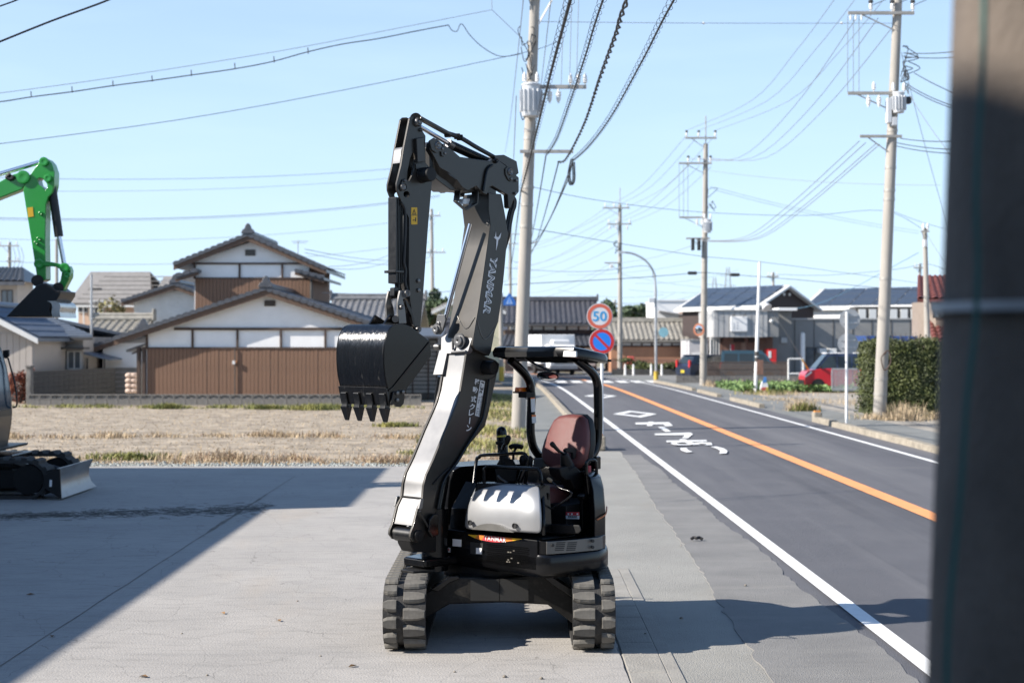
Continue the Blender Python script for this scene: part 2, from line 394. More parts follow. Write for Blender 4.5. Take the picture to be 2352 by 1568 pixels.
# ---- sidewalks, kerbs
m_walk = mat('walk_asphalt', (.20, .205, .195), .93, var=.15, scale=1.1, bump=.6, bscale=80)
ramp_layer(m_walk, 70, .58, .7, (.30, .30, .28), .5)
m_kerb = mat('kerb_stone', (.30, .265, .21), .92, var=.22, scale=4, bump=.7, bscale=30)
ramp_layer(m_kerb, 7, .56, .72, (.17, .155, .12), .6)
mb = MB(); a = offs(-3.75, 28); b = [Vector((max(.25, .35 if p.y < 70 else p.x-1.7), p.y, 0)) if p.y < 74 else p+Vector((-1.6, 0, 0)) for p in a]
mb.add([(p.x, p.y, .01) for p in b]+[(p.x, p.y, .01) for p in a], [(i, i+len(a), i+1+len(a), i+1) for i in range(len(a)-1)])
structure('left_pavement', mb, m_walk, fixn=False)
def kerb(name, o0, w_, y0, y1, h, label):
    pts = offs(o0, y0-4, y1+4); r = thing(name, (pts[0].x, y0, 0), label, 'kerb', 'kerbs along the road')
    y = y0
    def xo(y):
        best = min(pts, key=lambda p: abs(p.y-y)); i = pts.index(best); j = min(i+1, len(pts)-1); i = j-1
        t = (y-pts[i].y)/(pts[j].y-pts[i].y+1e-9); return pts[i].x+t*(pts[j].x-pts[i].x)
    while y < y1-.1:
        L_ = min(.6, y1-y); xa, xb = xo(y+.006), xo(y+L_-.006); hh = h+rg.uniform(-.012, .012)
        ya, yb = y+.006, y+L_-.006
        MB().add([(xa-w_/2, ya, -.05), (xa+w_/2, ya, -.05), (xb+w_/2, yb, -.05), (xb-w_/2, yb, -.05), (xa-w_/2*.85, ya, hh), (xa+w_/2*.85, ya, hh), (xb+w_/2*.85, yb, hh), (xb-w_/2*.85, yb, hh)],
                 [(0, 1, 5, 4), (1, 2, 6, 5), (2, 3, 7, 6), (3, 0, 4, 7), (4, 5, 6, 7), (0, 3, 2, 1)]).build('kerb_stone', m_kerb, r, bevel=.015)
        y += .6
    return r
k0 = kerb('kerb', -3.68, .20, 30.6, 78, .15, 'long weathered kerb between the left pavement and the road')
mb = MB().bb((1.70, 30.05, 0), (1.98, 30.55, .30)); mb.build('end_block', m_kerb, k0, bevel=.03)
MB().bb((1.76, 30.15, .30), (1.92, 30.4, .345)).build('reflector', mat('reflector_orange', (.8, .3, .05), .4, var=.05), k0, bevel=.01)
for y0, y1, h, lb in [(26, 41, .14, 'nearest kerb run across the road, in front of the hedge'), (49.4, 55.7, .13, 'short kerb piece across the road before the gravel lot'),
                      (59, 64.8, .13, 'short kerb piece across the road beside the white loudspeaker pole'), (66.5, 80, .13, 'farthest kerb run across the road by the vegetable plot')]:
    kr = kerb('kerb', 3.36, .22, y0, y1, h, lb)
    if y0 == 26: MB().bb((8.72, 41.05, 0), (8.96, 41.4, .26)).build('end_block', m_kerb, kr, bevel=.03); MB().bb((8.76, 41.12, .26), (8.92, 41.3, .3)).build('reflector', MATS['reflector_orange'], kr)
mb = MB(); a = offs(3.26, -30, 98); b = offs(5.35, -30, 98)
mb.add([(p.x, p.y, -.006) for p in a]+[(p.x, p.y, -.006) for p in b], [(i, i+len(a), i+1+len(a), i+1) for i in range(len(a)-1)])
structure('right_pavement', mb, m_walk, fixn=False)
m_lot = mat('gravel_lot', (.30, .265, .22), .95, var=.22, scale=1.3, bump=.8, bscale=25, c2=(.36, .33, .28))
ramp_layer(m_lot, 20, .6, .72, (.18, .165, .13), .5)
sheet('gravel_lot', [(10.3, -10), (60, -10), (60, 64), (9.9, 64)], -.02, m_lot)
sheet('car_park', [(9.4, 76), (60, 76), (60, 130), (2.5, 130), (6.0, 98)], -.018, mat('carpark_asphalt', (.21, .21, .205), .93, var=.15, scale=.8, bump=.4))
m_soil = mat('plot_soil', (.30, .235, .15), .95, var=.25, scale=2, bump=.8, bscale=10)
sheet('vegetable_plot_soil', [(10.25, 64.1), (40, 64.1), (40, 76), (9.6, 76)], -.022, m_soil)

# ---- field behind the yard
m_field = mat('field_soil', (.27, .22, .165), .97, var=.3, scale=1.6, bump=1, bscale=9, c2=(.36, .30, .225), detail=10)
ramp_layer(m_field, 5, .55, .75, (.24, .20, .15), .6, (.6, 1.6, 1))
field = sheet('field', [(-60, 26.35), (.42, 26.35), (.36, 52), (.3, 76), (-1, 90), (-60, 90)], -.03, m_field)
for wd in (0,):
    mb = MB()
    for i in range(2600):
        x = -14+14.4*rg.random(); y = 26.35+abs(rg.gauss(0, .38)); s_ = rg.uniform(.012, .04)
        z = s_*.3-.02; q = [Vector((rg.uniform(.6, 1), 0, 0)), Vector((0, rg.uniform(.6, 1), 0)), Vector((-rg.uniform(.6, 1), 0, 0)), Vector((0, -rg.uniform(.6, 1), 0)), Vector((0, 0, .7)), Vector((0, 0, -.7))]
        mb.add([Vector((x, y, z))+k*s_ for k in q], [(0, 1, 4), (1, 2, 4), (2, 3, 4), (3, 0, 4), (1, 0, 5), (2, 1, 5), (3, 2, 5), (0, 3, 5)])
    tag(mb.build('gravel', mat('gravel_grey', (.34, .36, .34), .9, var=.3, scale=12), fixn=False), 'band of grey gravel along the far edge of the yard', 'gravel', kind='stuff')

# blade makers
def blades(n, fx, hmin, hmax, wid, rnd, lean=.5, z=-.03):
    mb = MB()
    for i in range(n):
        p = fx(rnd)
        if p is None: continue
        x, y, sc = p; h = rnd.uniform(hmin, hmax)*sc; a = rnd.uniform(0, 6.283); ln = rnd.gauss(0, lean)*h
        dx, dy = math.cos(a), math.sin(a); w_ = wid*(.6+.8*rnd.random())
        b0 = Vector((x, y, z)); px = Vector((-dy, dx, 0))*w_
        m1 = b0+Vector((dx*ln*.35, dy*ln*.35, h*.6)); t1 = b0+Vector((dx*ln, dy*ln, h*(1-.25*min(1, abs(ln)/h))))
        mb.add([b0-px, b0+px, m1+px*.7, m1-px*.7, t1], [(0, 1, 2, 3), (3, 2, 4)])
    return mb
m_straw = mat('dry_grass', (.40, .30, .19), .9, var=.35, scale=6, c2=(.48, .38, .25))
m_brown = mat('dead_stalks', (.27, .175, .115), .92, var=.35, scale=5)
m_green = mat('weed_green', (.10, .15, .035), .85, var=.4, scale=1.2, c2=(.26, .24, .075))
def f_field(r):
    return (r.uniform(-19, .3), 26.8+24*r.random()**1.5, 1)
rr = random.Random(11)
tag(blades(18000, f_field, .01, .036, .012, rr, 1.8).build('stubble', m_straw, fixn=False), 'short dry stubble and straw scattered over the bare field', 'stubble', kind='stuff')
def band(y0, sd_, x0=-19, x1=.2, cl=None):
    def f(r):
        x = r.uniform(x0, x1); y = r.gauss(y0, sd_)+.3*math.sin(x*.7)
        if y < 26.6: return None
        k = .5+.25*math.sin(x*1.9+1.3*math.sin(x*.53))+.25*math.sin(x*4.7+y*3)
        if r.random() > k: return None
        return (x, y, .35+.9*k)
    return f
tag(blades(7000, band(27.6, .6, -14, .2), .04, .22, .008, rr, 1.3).build('dry_grass', m_straw, fixn=False), 'tangled dry grass along the near edge of the field', 'dry grass', kind='stuff')
tag(blades(2200, band(27.8, .4, -6.5, .0), .05, .2, .008, rr, 1.0).build('dead_stalks', m_brown, fixn=False), 'reddish brown dead stalks beside the yard edge', 'dead stalks', kind='stuff')
tag(blades(5200, band(34.6, .28), .06, .2, .010, rr, .7).build('dry_grass', m_straw, fixn=False), 'low ridge of dry grass across the middle of the field', 'dry grass', kind='stuff')
tag(blades(1600, band(34.9, .2), .05, .16, .010, rr, .7).build('dead_stalks', m_brown, fixn=False), 'brown dead stalks on the ridge across the field', 'dead stalks', kind='stuff')
tag(blades(5500, band(50.2, .45, -19, -3), .03, .18, .014, rr, .9).build('weeds', m_green, fixn=False), 'green weeds along the foot of the block fence', 'weeds', kind='stuff')
def clumps(cs):
    def f(r):
        x, y, s_, k = cs[r.randrange(len(cs))]; return (x+r.gauss(0, s_), y+r.gauss(0, s_*.6), k)
    return f
tag(blades(4200, clumps([(-6.7, 48.6, .5, 1.3), (-8.4, 49, .3, 1), (-11.9, 49.2, .2, 1.2), (-3.2, 39, .25, .8), (-7.6, 28.2, .35, .8), (-1.6, 29.5, .3, .6)]), .06, .22, .014, rr, .8).build('weed_clumps', m_green, fixn=False), 'scattered leafy green weed clumps in the dry field', 'weeds', kind='stuff')
def verge(r):
    x = r.uniform(-2.2, .35); y = r.uniform(28.5, 62)
    k = .5+.5*math.sin(y*.9+x*1.4+1.1*math.sin(y*.37)); return (x, y, .4+.8*k) if r.random() < k else None
tag(blades(15000, verge, .06, .22, .013, rr, .6).build('verge_grass', mat('verge_green', (.11, .18, .04), .85, var=.4, scale=.9, c2=(.30, .27, .10)), fixn=False), 'patchy green grass round the foot of the near utility pole', 'grass', kind='stuff')
tag(blades(5000, verge, .05, .2, .011, rr, .8).build('dry_grass', m_straw, fixn=False), 'dry grass mixed into the verge beside the pavement', 'dry grass', kind='stuff')
def plotg(r):
    return (r.uniform(9.9, 24), r.uniform(72, 75.5), .7+.5*r.random())
tag(blades(2600, plotg, .1, .4, .02, rr, .6).build('dry_grass', m_straw, fixn=False), 'strip of dry grass behind the vegetable plot', 'dry grass', kind='stuff')
def lotg(r):
    cs = [(11.6, 41.9, .25, 1.6), (10.9, 42.2, .3, .7), (12.6, 42.5, .6, .9), (9.6, 47.5, .25, 1.2), (13, 53, 1.2, .6), (11.4, 62, .9, .6), (11, 56, .8, .4)]
    x, y, s_, k = cs[r.randrange(len(cs))]; return (x+r.gauss(0, s_), y+r.gauss(0, s_), k)
tag(blades(2400, lotg, .1, .42, .010, rr, .5, -.02).build('dry_grass', m_straw, fixn=False), 'dry grass tufts in the gravel lot and by the hedge', 'dry grass', kind='stuff')
tag(blades(900, clumps([(9.7, 47.2, .2, 1), (13.4, 43, .8, .7), (11.2, 62.4, .6, .8)]), .1, .4, .014, rr, .5, -.02).build('weeds', m_green, fixn=False), 'green weeds in the gravel lot across the road', 'weeds', kind='stuff')
# small debris
m_peb = mat('pebble', (.25, .22, .18), .9, var=.3, scale=20)
pebs = [(1.42+rg.uniform(-.1, .1), 11.8), (-.4, 9.9), (-1.4, 10.4), (-.05, 9.75), (1.5, 14.5), (1.05, 11.2), (-1.9, 12.6), (-2.6, 11.2), (1.28, 10.6), (2.2, 13.4), (.2, 9.7), (-2.1, 9.8), (-.9, 10.9), (1.9, 16)]
PO = ['first', 'second', 'third', 'fourth', 'fifth', 'sixth', 'seventh', 'eighth', 'ninth', 'tenth', 'eleventh', 'twelfth', 'thirteenth', 'fourteenth']; pebs.sort(key=lambda p: p[1])
for (x, y) in pebs:
    s_ = rg.uniform(.007, .018); mb = MB(); n = 7
    mb.loft([[Vector((x+math.cos(6.283*j/n)*s_*k*(.8+.4*rg.random()), y+math.sin(6.283*j/n)*s_*k*(.8+.4*rg.random()), z*s_)) for j in range(n)] for k, z in ((.7, .05), (1, .4), (.75, .8), (.25, 1.05))])
    tag(mb.build('pebble', m_peb, smooth=60), 'small brown pebble lying loose on the yard, '+PO[pebs.index((x, y))]+' nearest the camera', 'pebble', 'pebbles on the yard')
# black rubber scrap on the apron
g = gp(1600, 1241); mb = MB()
mb.tube(catmull([(g.x-.06, g.y, .02), (g.x-.03, g.y+.02, .035), (g.x, g.y-.01, .03), (g.x+.03, g.y+.015, .035), (g.x+.07, g.y, .015)], 4), .018, 7)
tag(mb.build('rubber_scrap', mat('rubber_scrap', (.015, .015, .016), .7, var=.3), smooth=50), 'crumpled black rubber scrap lying on the grey apron', 'scrap')
# dead leaves on the slab
m_leaf = mat('dead_leaf', (.19, .11, .05), .9, var=.3)
for (X, Y) in [(70, 1366), (120, 1462), (512, 1409), (640, 1426), (330, 1555), (810, 1531)]:
    g = gp(X, min(Y, 1560)); a = rg.uniform(0, 6); l = .04
    c_, s_ = math.cos(a)*l, math.sin(a)*l
    MBl = MB().add([(g.x-c_, g.y-s_, .006), (g.x+s_*.5, g.y-c_*.5, .02), (g.x+c_, g.y+s_, .008), (g.x-s_*.5, g.y+c_*.5, .018), (g.x, g.y, .006)], [(0, 1, 4), (1, 2, 4), (2, 3, 4), (3, 0, 4)])
    tag(MBl.build('dead_leaf', m_leaf), 'curled brown dead leaf on the concrete, '+{70: 'uppermost at the left', 120: 'lower one at the left', 512: 'just in the sun by the shadow edge', 640: 'halfway between shadow edge and track', 330: 'at the bottom edge of the picture', 810: 'nearest the left crawler track'}[X], 'leaf', 'dead leaves on the yard')
# ================================================================ black excavator in the middle
PHI = R(42); EC = Vector((-.09, 11.45, 0))
U = Vector((-math.sin(PHI), -math.cos(PHI), 0)); LF = Vector((math.cos(PHI), -math.sin(PHI), 0)); UP = Vector((0, 0, 1))
CAMP = Vector((0, 0, H))
def M(s, b, z): return EC+U*s+LF*b+UP*z
def ray(X, Y): return Vector(((X-CX)/F, 1, (CY-Y)/F))
def bx(X, Y, b):
    r = ray(X, Y); t = (b-(CAMP-EC).dot(LF))/r.dot(LF); return CAMP+r*t
def sxp(X, Y, s):
    r = ray(X, Y); t = (s-(CAMP-EC).dot(U))/r.dot(U); return CAMP+r*t
def loc(p): q = Vector(p)-EC; return q.dot(U), q.dot(LF), q.z
def crop(x0, y0, k): return lambda x, y: ((x0+k*x)/1.08844, (y0+k*y)/1.08844)
c1 = crop(940, 260, .1913); c2 = crop(940, 560, .1913); c3 = crop(1050, 800, .19128); c4 = crop(960, 1080, .19133); c5 = crop(1200, 1050, .24872)
cB = crop(800, 750, .35077); cU = crop(930, 1280, .27636); c7 = crop(1280, 780, .15306); cS = crop(1080, 850, .3189)
def lc(c, *pts): return [c(*p) for p in pts]

m_gun = mat('gunmetal_paint', (.042, .0385, .034), .34, metal=.4, var=.07, scale=2, coat=.1)
ramp_layer(m_gun, 45, .66, .8, (.14, .13, .115), .3, (1, 1, .25), seed=5)
m_gunlit = mat('gunmetal_lit', (.185, .185, .187), .36, metal=.7, var=.06, scale=3, coat=.15)  # paler copy of the boom paint, sunlight put into its colour
m_mud = mat('dusty_black', (.012, .0115, .011), .5, var=.4, scale=9, spec=.3)
ramp_layer(m_mud, 6, .52, .75, (.11, .098, .08), .5, seed=8)
m_blk = mat('black_gloss', (.0045, .0045, .005), .2, var=.25, scale=8, coat=.1, spec=.35)
m_blkw = mat('black_worn', (.0035, .0035, .004), .33, var=.3, scale=25, spec=.6)
ramp_layer(m_blkw, 30, .60, .78, (.16, .155, .145), .5, (1, 1, .12), seed=3)
m_shell = mat('bucket_black_paint', (.0035, .0035, .004), .30, var=.3, scale=25, spec=.9, bump=.25, bscale=60, stretch=(1, 1, .08))
ramp_layer(m_shell, 30, .60, .78, (.14, .135, .125), .5, (1, 1, .10), seed=3)
_p = m_shell.node_tree.nodes['Principled BSDF']; _p.inputs['Anisotropic'].default_value = .9
_t = m_shell.node_tree.nodes.new('ShaderNodeCombineXYZ'); _t.inputs[0].default_value = LF.x; _t.inputs[1].default_value = LF.y
m_shell.node_tree.links.new(_t.outputs[0], _p.inputs['Tangent'])
m_blkm = mat('black_matte', (.008, .008, .0085), .55, var=.25, scale=10, spec=.3)
m_chr = mat('chrome', (.75, .75, .77), .12, metal=1, var=.03)
m_steel = mat('pin_steel', (.16, .155, .15), .38, metal=.75, var=.15, scale=12)
m_silver = mat('silver_cover', (.36, .365, .372), .33, metal=.45, var=.03, scale=2, coat=.2)
m_grey = mat('grey_steel', (.17, .165, .155), .45, metal=.5, var=.1, scale=6)
m_rub = mat('track_rubber', (.035, .034, .033), .8, var=.3, scale=7, bump=.3, bscale=60)
m_lug = mat('track_lug', (.14, .132, .117), .8, var=.3, scale=9, bump=.12, bscale=50)
m_seat = mat('seat_vinyl', (.135, .040, .036), .48, var=.08, scale=20, bump=.25, bscale=180)
m_hose = mat('hose', (.012, .012, .012), .5, var=.2)
m_wht = mat('decal_white', (.8, .8, .8), .5, var=.03)
m_dkt = mat('decal_dark', (.02, .02, .02), .5, var=0)
m_yel = mat('decal_yellow', (.72, .42, .02), .5, var=.03)
m_red = mat('decal_red', (.55, .05, .06), .5, var=.03)
m_orl = mat('beacon_orange', (.85, .18, .01), .25, var=.05, coat=.5)
m_lamp = mat('lamp_lens', (.75, .75, .74), .15, var=.1, scale=30)
m_weld = mat('weld_bead', (.17, .165, .155), .4, metal=.5, var=.1)

EX = thing('excavator', EC, 'black mini excavator with canopy, raised boom and maroon seat in the middle', 'excavator')
def plate(name, pts, b, w_, m, holes=(), bevel=.005, parent=EX, tb=None):
    t = b if tb is None else tb; sh_ = LF*(b-t)      # outline seen on plane tb, part standing at b
    return MB().prism([bx(X, Y, t)+sh_ for X, Y in pts], -LF*w_, [[bx(X, Y, t)+sh_ for X, Y in h] for h in holes]).build(name, m, parent, bevel=bevel)
def disc(name, px, b, r, t, m, parent=EX, rings=((1, 0), (1, .6), (.78, 1), (.45, .85), (.3, 1.1))):
    p = bx(*px, b); return MB().lathe(p, LF, [(t*h, r*k) for k, h in rings], 24).build(name, m, parent, smooth=40)
def circ(c, x, y, r, n=16): return [c(x+r*math.cos(2*math.pi*i/n), y+r*math.sin(2*math.pi*i/n)) for i in range(n)]

# ---- tracks
zr = .235; yf, yb = 10.675, 12.28; zc = .267
def track_path(rad, n=14):
    P = []
    for i in range(n+1):
        a = -math.pi/2-math.pi*i/n; P.append((yf+rad*math.cos(a), zc+rad*math.sin(a)))
    for i in range(n+1):
        a = math.pi/2-math.pi*i/n; P.append((yb+rad*math.cos(a), zc+rad*math.sin(a)))
    return P
def lug_mesh(w_, name):
    o = [(-.5, -.026), (-.2, -.039), (.25, -.043), (.5, -.040), (.5, .040), (.25, .043), (-.2, .039), (-.5, .026)]
    ring = lambda kx, ky, z: [(x*w_*kx, y*ky, z) for x, y in o]
    return MB().loft([ring(1, 1.12, 0), ring(1, 1, .016), ring(.95, .74, .032)]).mesh(name, m_lug)
lw, ln_ = lug_mesh(.160, 'lug_wide'), lug_mesh(.098, 'lug_narrow')
def along(rad, N):
    Ls = math.pi*rad; St = yb-yf; T_ = 2*Ls+2*St; o = []
    for i in range(N):
        d = T_*(i+.5)/N
        if d < Ls: a = -math.pi/2-d/rad; o.append((yf+rad*math.cos(a), zc+rad*math.sin(a), math.cos(a), math.sin(a)))
        elif d < Ls+St: o.append((yf+d-Ls, zc+rad, 0, 1))
        elif d < 2*Ls+St: a = math.pi/2-(d-Ls-St)/rad; o.append((yb+rad*math.cos(a), zc+rad*math.sin(a), math.cos(a), math.sin(a)))
        else: o.append((yb-(d-2*Ls-St), zc-rad, 0, -1))
    return o
def make_track(x0, x1, wide_left):
    mb = MB(); o = track_path(.235); i_ = track_path(.205)
    rings = []
    for (yo, zo), (yi, zi) in zip(o, i_): rings.append([Vector((x0, yo, zo)), Vector((x1, yo, zo)), Vector((x1, yi, zi)), Vector((x0, yi, zi))])
    rings.append(rings[0]); mb.loft(rings, cap=False)
    belt = mb.build('rubber_track', m_rub, EX, smooth=30)
    wx = .160; nx = .098
    cols = [(x0+wx/2+.004, lw, 0), (x1-nx/2-.004, ln_, .5)] if wide_left else [(x0+nx/2+.004, ln_, .5), (x1-wx/2-.004, lw, 0)]
    N = 38
    for cx_, me, ph in cols:
        fl = 1 if cx_ < (x0+x1)/2 else -1
        for k, (y, z, ny, nz_) in enumerate(along(.235, N*2)):
            if k % 2 != (1 if ph else 0): continue
            n = Vector((0, ny, nz_)); t = Vector((1, 0, 0)).cross(n) * -1
            m4 = Matrix(((fl, t.x, n.x, cx_-EC.x), (0, t.y, n.y, y-EC.y), (0, t.z, n.z, z-EC.z), (0, 0, 0, 1)))
            o2 = link('track_lug', me, belt, m4)
    xm = (x0+x1)/2
    MB().bb((x0+.06, yf-.02, .12), (x1-.06, yb+.02, .40)).build('track_frame', m_mud, EX, bevel=.02)
    for yy, nm in ((yf, 'idler_wheel'), (yb, 'sprocket')):
        MB().lathe((x0+.05, yy, zc), (1, 0, 0), [(0, .05), (0, .19), (.02, .2), (.19, .2), (.21, .19), (.21, .05)], 24).build(nm, m_blkm, EX, smooth=35)
    for k in range(3):
        MB().cyl((x0+.05, yf+.4+.4*k, .105), (x1-.05, yf+.4+.4*k, .105), .07).build('roller', m_blkm, EX, smooth=35)
make_track(-.951, -.636, False); make_track(.447, .762, True)

# ---- carbody
fy = 10.93
def fp(px, y): r = ray(*px); return CAMP+r*(y/r.y)
body = lc(cU, (470, 740), (640, 640), (770, 585), (1150, 600), (1540, 560), (1640, 640), (1830, 780), (1830, 1015), (1590, 837), (1200, 815), (700, 832), (470, 965))
MB().prism([fp(p, fy) for p in body], (0, 1.0, 0)).build('carbody', m_mud, EX, bevel=.012)
MB().prism([fp(p, fy-.02) for p in lc(cU, (520, 700), (700, 585), (780, 575), (800, 600), (700, 640), (600, 720))], (0, .12, 0)).build('carbody_rib', m_blk, EX, bevel=.008)
MB().prism([fp(p, fy-.02) for p in lc(cU, (1545, 545), (1600, 555), (1720, 640), (1810, 690), (1815, 775), (1640, 660), (1560, 600))], (0, .12, 0)).build('carbody_rib', m_blk, EX, bevel=.008)
for a, b in ((890, 1150), (1157, 1415)):
    MB().prism([fp(p, fy-.012) for p in lc(cU, (a, 606), (b, 606), (b, 800), (a, 800))], (0, .01, 0)).build('cover_plate', mat('cover_dark', (.022, .022, .021), .7, var=.1), EX)
MB().cyl(M(0, 0, .40), M(0, 0, .60), .46, n=40).build('slew_ring', m_blkm, EX, smooth=40)
# dozer blade behind
mb = MB(); prof = [(12.62, .02), (12.68, .10), (12.69, .22), (12.64, .33), (12.66, .33), (12.72, .22), (12.71, .1), (12.65, .02)]
mb.prism([Vector((-.95, y, z)) for y, z in prof], (1.71, 0, 0)).build('dozer_blade', m_blk, EX)
for x in (-.45, .26): MB().bar((x, 11.8, .25), (x, 12.66, .2), .07, .1).build('blade_arm', m_blk, EX)

# ---- house deck
plan = [(.5, -.16), (.5, .82), (.485, .875), (.44, .915), (.25, .985), (.04, 1.04), (-.12, 1.0), (-.26, .885), (-.5, .65), (-.72, .33), (-.82, -.05), (-.75, -.45), (-.42, -.72), (0, -.74), (.30, -.62), (.42, -.40)]
def inset(pl, k): 
    cs = sum(p[0] for p in pl)/len(pl); cb = sum(p[1] for p in pl)/len(pl)
    return [(cs+(s-cs)*k, cb+(b-cb)*k) for s, b in pl]
def ringp(pl, z): return [M(s, b, z) for s, b in pl]
mb = MB().loft([ringp(inset(plan, .90), .54), ringp(inset(plan, .985), .575), ringp(plan, .60), ringp(plan, .70), ringp(inset(plan, .985), .722), ringp(inset(plan, .972), .724)])
deck = mb.build('deck_frame', m_blk, EX, bevel=.006)
MB().loft([ringp(inset(plan, .97), .722), ringp(inset(plan, .97), .825)]).build('floor_deck', m_blk, EX, bevel=.006)
# grey vented side panel
seq = [(.475, .895), (.44, .92), (.25, .99), (.04, 1.045), (-.05, 1.02)]
def panel(seq, z0, z1, out_, name, m):
    V = []; mb = MB(); cs = (0, .2)
    for s, b in seq:
        d = Vector((s-cs[0], b-cs[1])).normalized(); o = (s+d.x*out_, b+d.y*out_); i_ = (s-d.x*.02, b-d.y*.02)
        V.append([M(*o, z0), M(*o, z1), M(*i_, z1), M(*i_, z0)])
    return mb.loft(V).build(name, m, EX, bevel=.004)
vp = panel(inset(seq, 1.0), .728, .822, -.014, 'side_panel', m_grey)
for grp, (x0_, x1_) in enumerate(((770, 860), (885, 975))):
    for k in range(5):
        y_ = 1225+k*19
        q = [bx(*c5(x, y), 0) for x, y in ()]
        P = []
        for x, yy in ((x0_-k*4, y_), (x1_-k*4, y_-3), (x1_-k*4, y_+7), (x0_-k*4, y_+10)):
            X, Y = c5(x, yy); P.append(sxp(X, Y, 0))
        # vent slots follow the panel: find where the ray meets its plane
        a0 = M(.44, .906, .78); a1 = M(.25, .976, .78); n_p = (a1-a0).cross(UP).normalized()
        if n_p.y > 0: n_p = -n_p
        PP = []
        for x, yy in ((x0_-k*4, y_), (x1_-k*4, y_-3), (x1_-k*4, y_+7), (x0_-k*4, y_+10)):
            r = ray(*c5(x, yy)); t = ((a0+n_p*.002-CAMP).dot(n_p))/r.dot(n_p); PP.append(CAMP+r*t)
        MB().prism(PP, -n_p*.004).build('vent_slot', m_dkt, vp)
for x, y in ((730, 1255), (1133, 1212), (1133, 1275)):
    r = ray(*c5(x, y)); a0 = M(.25, .979, .78); n_p = (M(.25, .979, .78)-M(.44, .909, .78)).cross(UP).normalized(); n_p = n_p if n_p.y < 0 else -n_p
    t = (a0-CAMP).dot(n_p)/r.dot(n_p); p = CAMP+r*t
    MB().cyl(p-n_p*.01, p+n_p*.006, .012).build('bolt', m_dkt, vp)

# front panel, grille, stickers (plane s = front of the deck)
SF = .504
def fq(name, c, pts, m, s=SF, t=.003, parent=deck):
    return MB().prism([sxp(*c(*p), s) for p in pts], -U*t).build(name, m, parent)
fpn = MB().prism([M(.5, -.14, .60), M(.5, .82, .60), M(.5, .82, .83), M(.5, -.14, .83)], -U*.06).build('front_panel', m_blk, EX, bevel=.008)
fq('sticker', cU, ((730, 240), (808, 247), (806, 310), (728, 304)), m_wht, parent=fpn)
fq('sticker', cU, ((657, 214), (681, 218), (680, 264), (656, 260)), m_wht, parent=fpn)
fq('sticker', cU, ((668, 317), (707, 320), (706, 363), (668, 360)), m_wht, parent=fpn)
fq('sticker_mark', cU, ((688, 330), (698, 331), (698, 345), (688, 344)), m_red, SF+.003, .002, fpn)
fq('recess', cU, ((890, 268), (1005, 280), (1003, 385), (890, 372)), m_dkt, parent=fpn)
fq('sticker', cU, ((941, 320), (992, 323), (991, 378), (940, 374)), m_wht, SF+.002, parent=fpn)
mb = MB(); mb2 = MB()
for i in range(19):
    for j in range(9):
        x = 1035+i*20+(10 if j % 2 else 0); y = 285+i*1.9+j*17.5
        tgt = mb2 if (150 < x-1035 < 300 and rg.random() < .22 and j > 1) else mb
        tgt.prism([sxp(*cU(x+dx, y+dy), SF+.001) for dx, dy in ((0, 0), (13, 1), (13, 9), (0, 8))], -U*.003)
mb.build('grille_holes', mat('grille_dark', (.0015, .0015, .0015), .95, var=0, spec=.1), fpn)
mb2.build('grille_glints', mat('grille_glint', (.20, .18, .15), .6, var=.5, scale=60), fpn)
# brand badge
bt = [(870, 200), (990, 208), (1110, 218), (1230, 229), (1355, 240)]; bbm = [(870, 204), (960, 243), (1110, 270), (1240, 262), (1355, 243)]
bt2 = catmull([(a, b, 0) for a, b in bt], 4); bb2 = catmull([(a, b, 0) for a, b in bbm], 4)
cols_ = ['y', 'y', 'y', 'o', 'o', 'r', 'r', 'r', 'r', 'r', 'r', 'o', 'o', 'y', 'y', 'y']
bm_ = {'y': m_yel, 'o': mat('decal_orange', (.6, .18, .03), .5, var=.2, scale=30), 'r': m_red}
bdg = None
for key in 'yor':
    mb = MB()
    for k in range(16):
        if cols_[k] == key: mb.add([sxp(*cU(q.x, q.y), SF+.002) for q in (bt2[k], bt2[k+1], bb2[k+1], bb2[k])], [(0, 1, 2, 3)])
    mb.build('badge', bm_[key], fpn)
o_ = sxp(*cU(1112, 240), SF+.005); xd = sxp(*cU(1200, 248), SF+.005)-sxp(*cU(1030, 232), SF+.005)
place(text_mesh('YANMAR', 1, 0, m_wht, .01, 0, 1.12), 'badge_lettering', fpn, o_, LF, UP, .225, .034)

# silver front cover
rowsL = [(1050, 1262), (1062, 1130), (1095, 980), (1140, 850), (1185, 750), (1230, 652)]
rowsR = [(617, 1137), (616, 1030), (612, 910), (606, 810), (600, 730), (594, 655)]
sv = [.545, .56, .55, .525, .49, .44]
rings = []
nC = 10
for (pl, pr, s) in zip(rowsL, rowsR, sv):
    A = c4(*pl); B = c5(*pr); row = []
    for j in range(nC+1):
        t = j/nC; bul = .022*(1-(2*t-1)**4)-.02*max(0, (t-.85)/.15)
        row.append(sxp(A[0]+(B[0]-A[0])*t, A[1]+(B[1]-A[1])*t, s+bul))
    rings.append(row)
mb = MB(); V = [p for r_ in rings for p in r_]; n1 = nC+1
fcs = [(i*n1+j, i*n1+j+1, (i+1)*n1+j+1, (i+1)*n1+j) for i in range(len(rings)-1) for j in range(nC)]
mb.add(V, fcs)
cov = mb.build('front_cover', m_silver, EX, smooth=60)
sb_ = cov.modifiers.new('subd', 'SUBSURF'); sb_.levels = 2; sb_.render_levels = 2
so = cov.modifiers.new('thick', 'SOLIDIFY'); so.thickness = .02; so.offset = -1
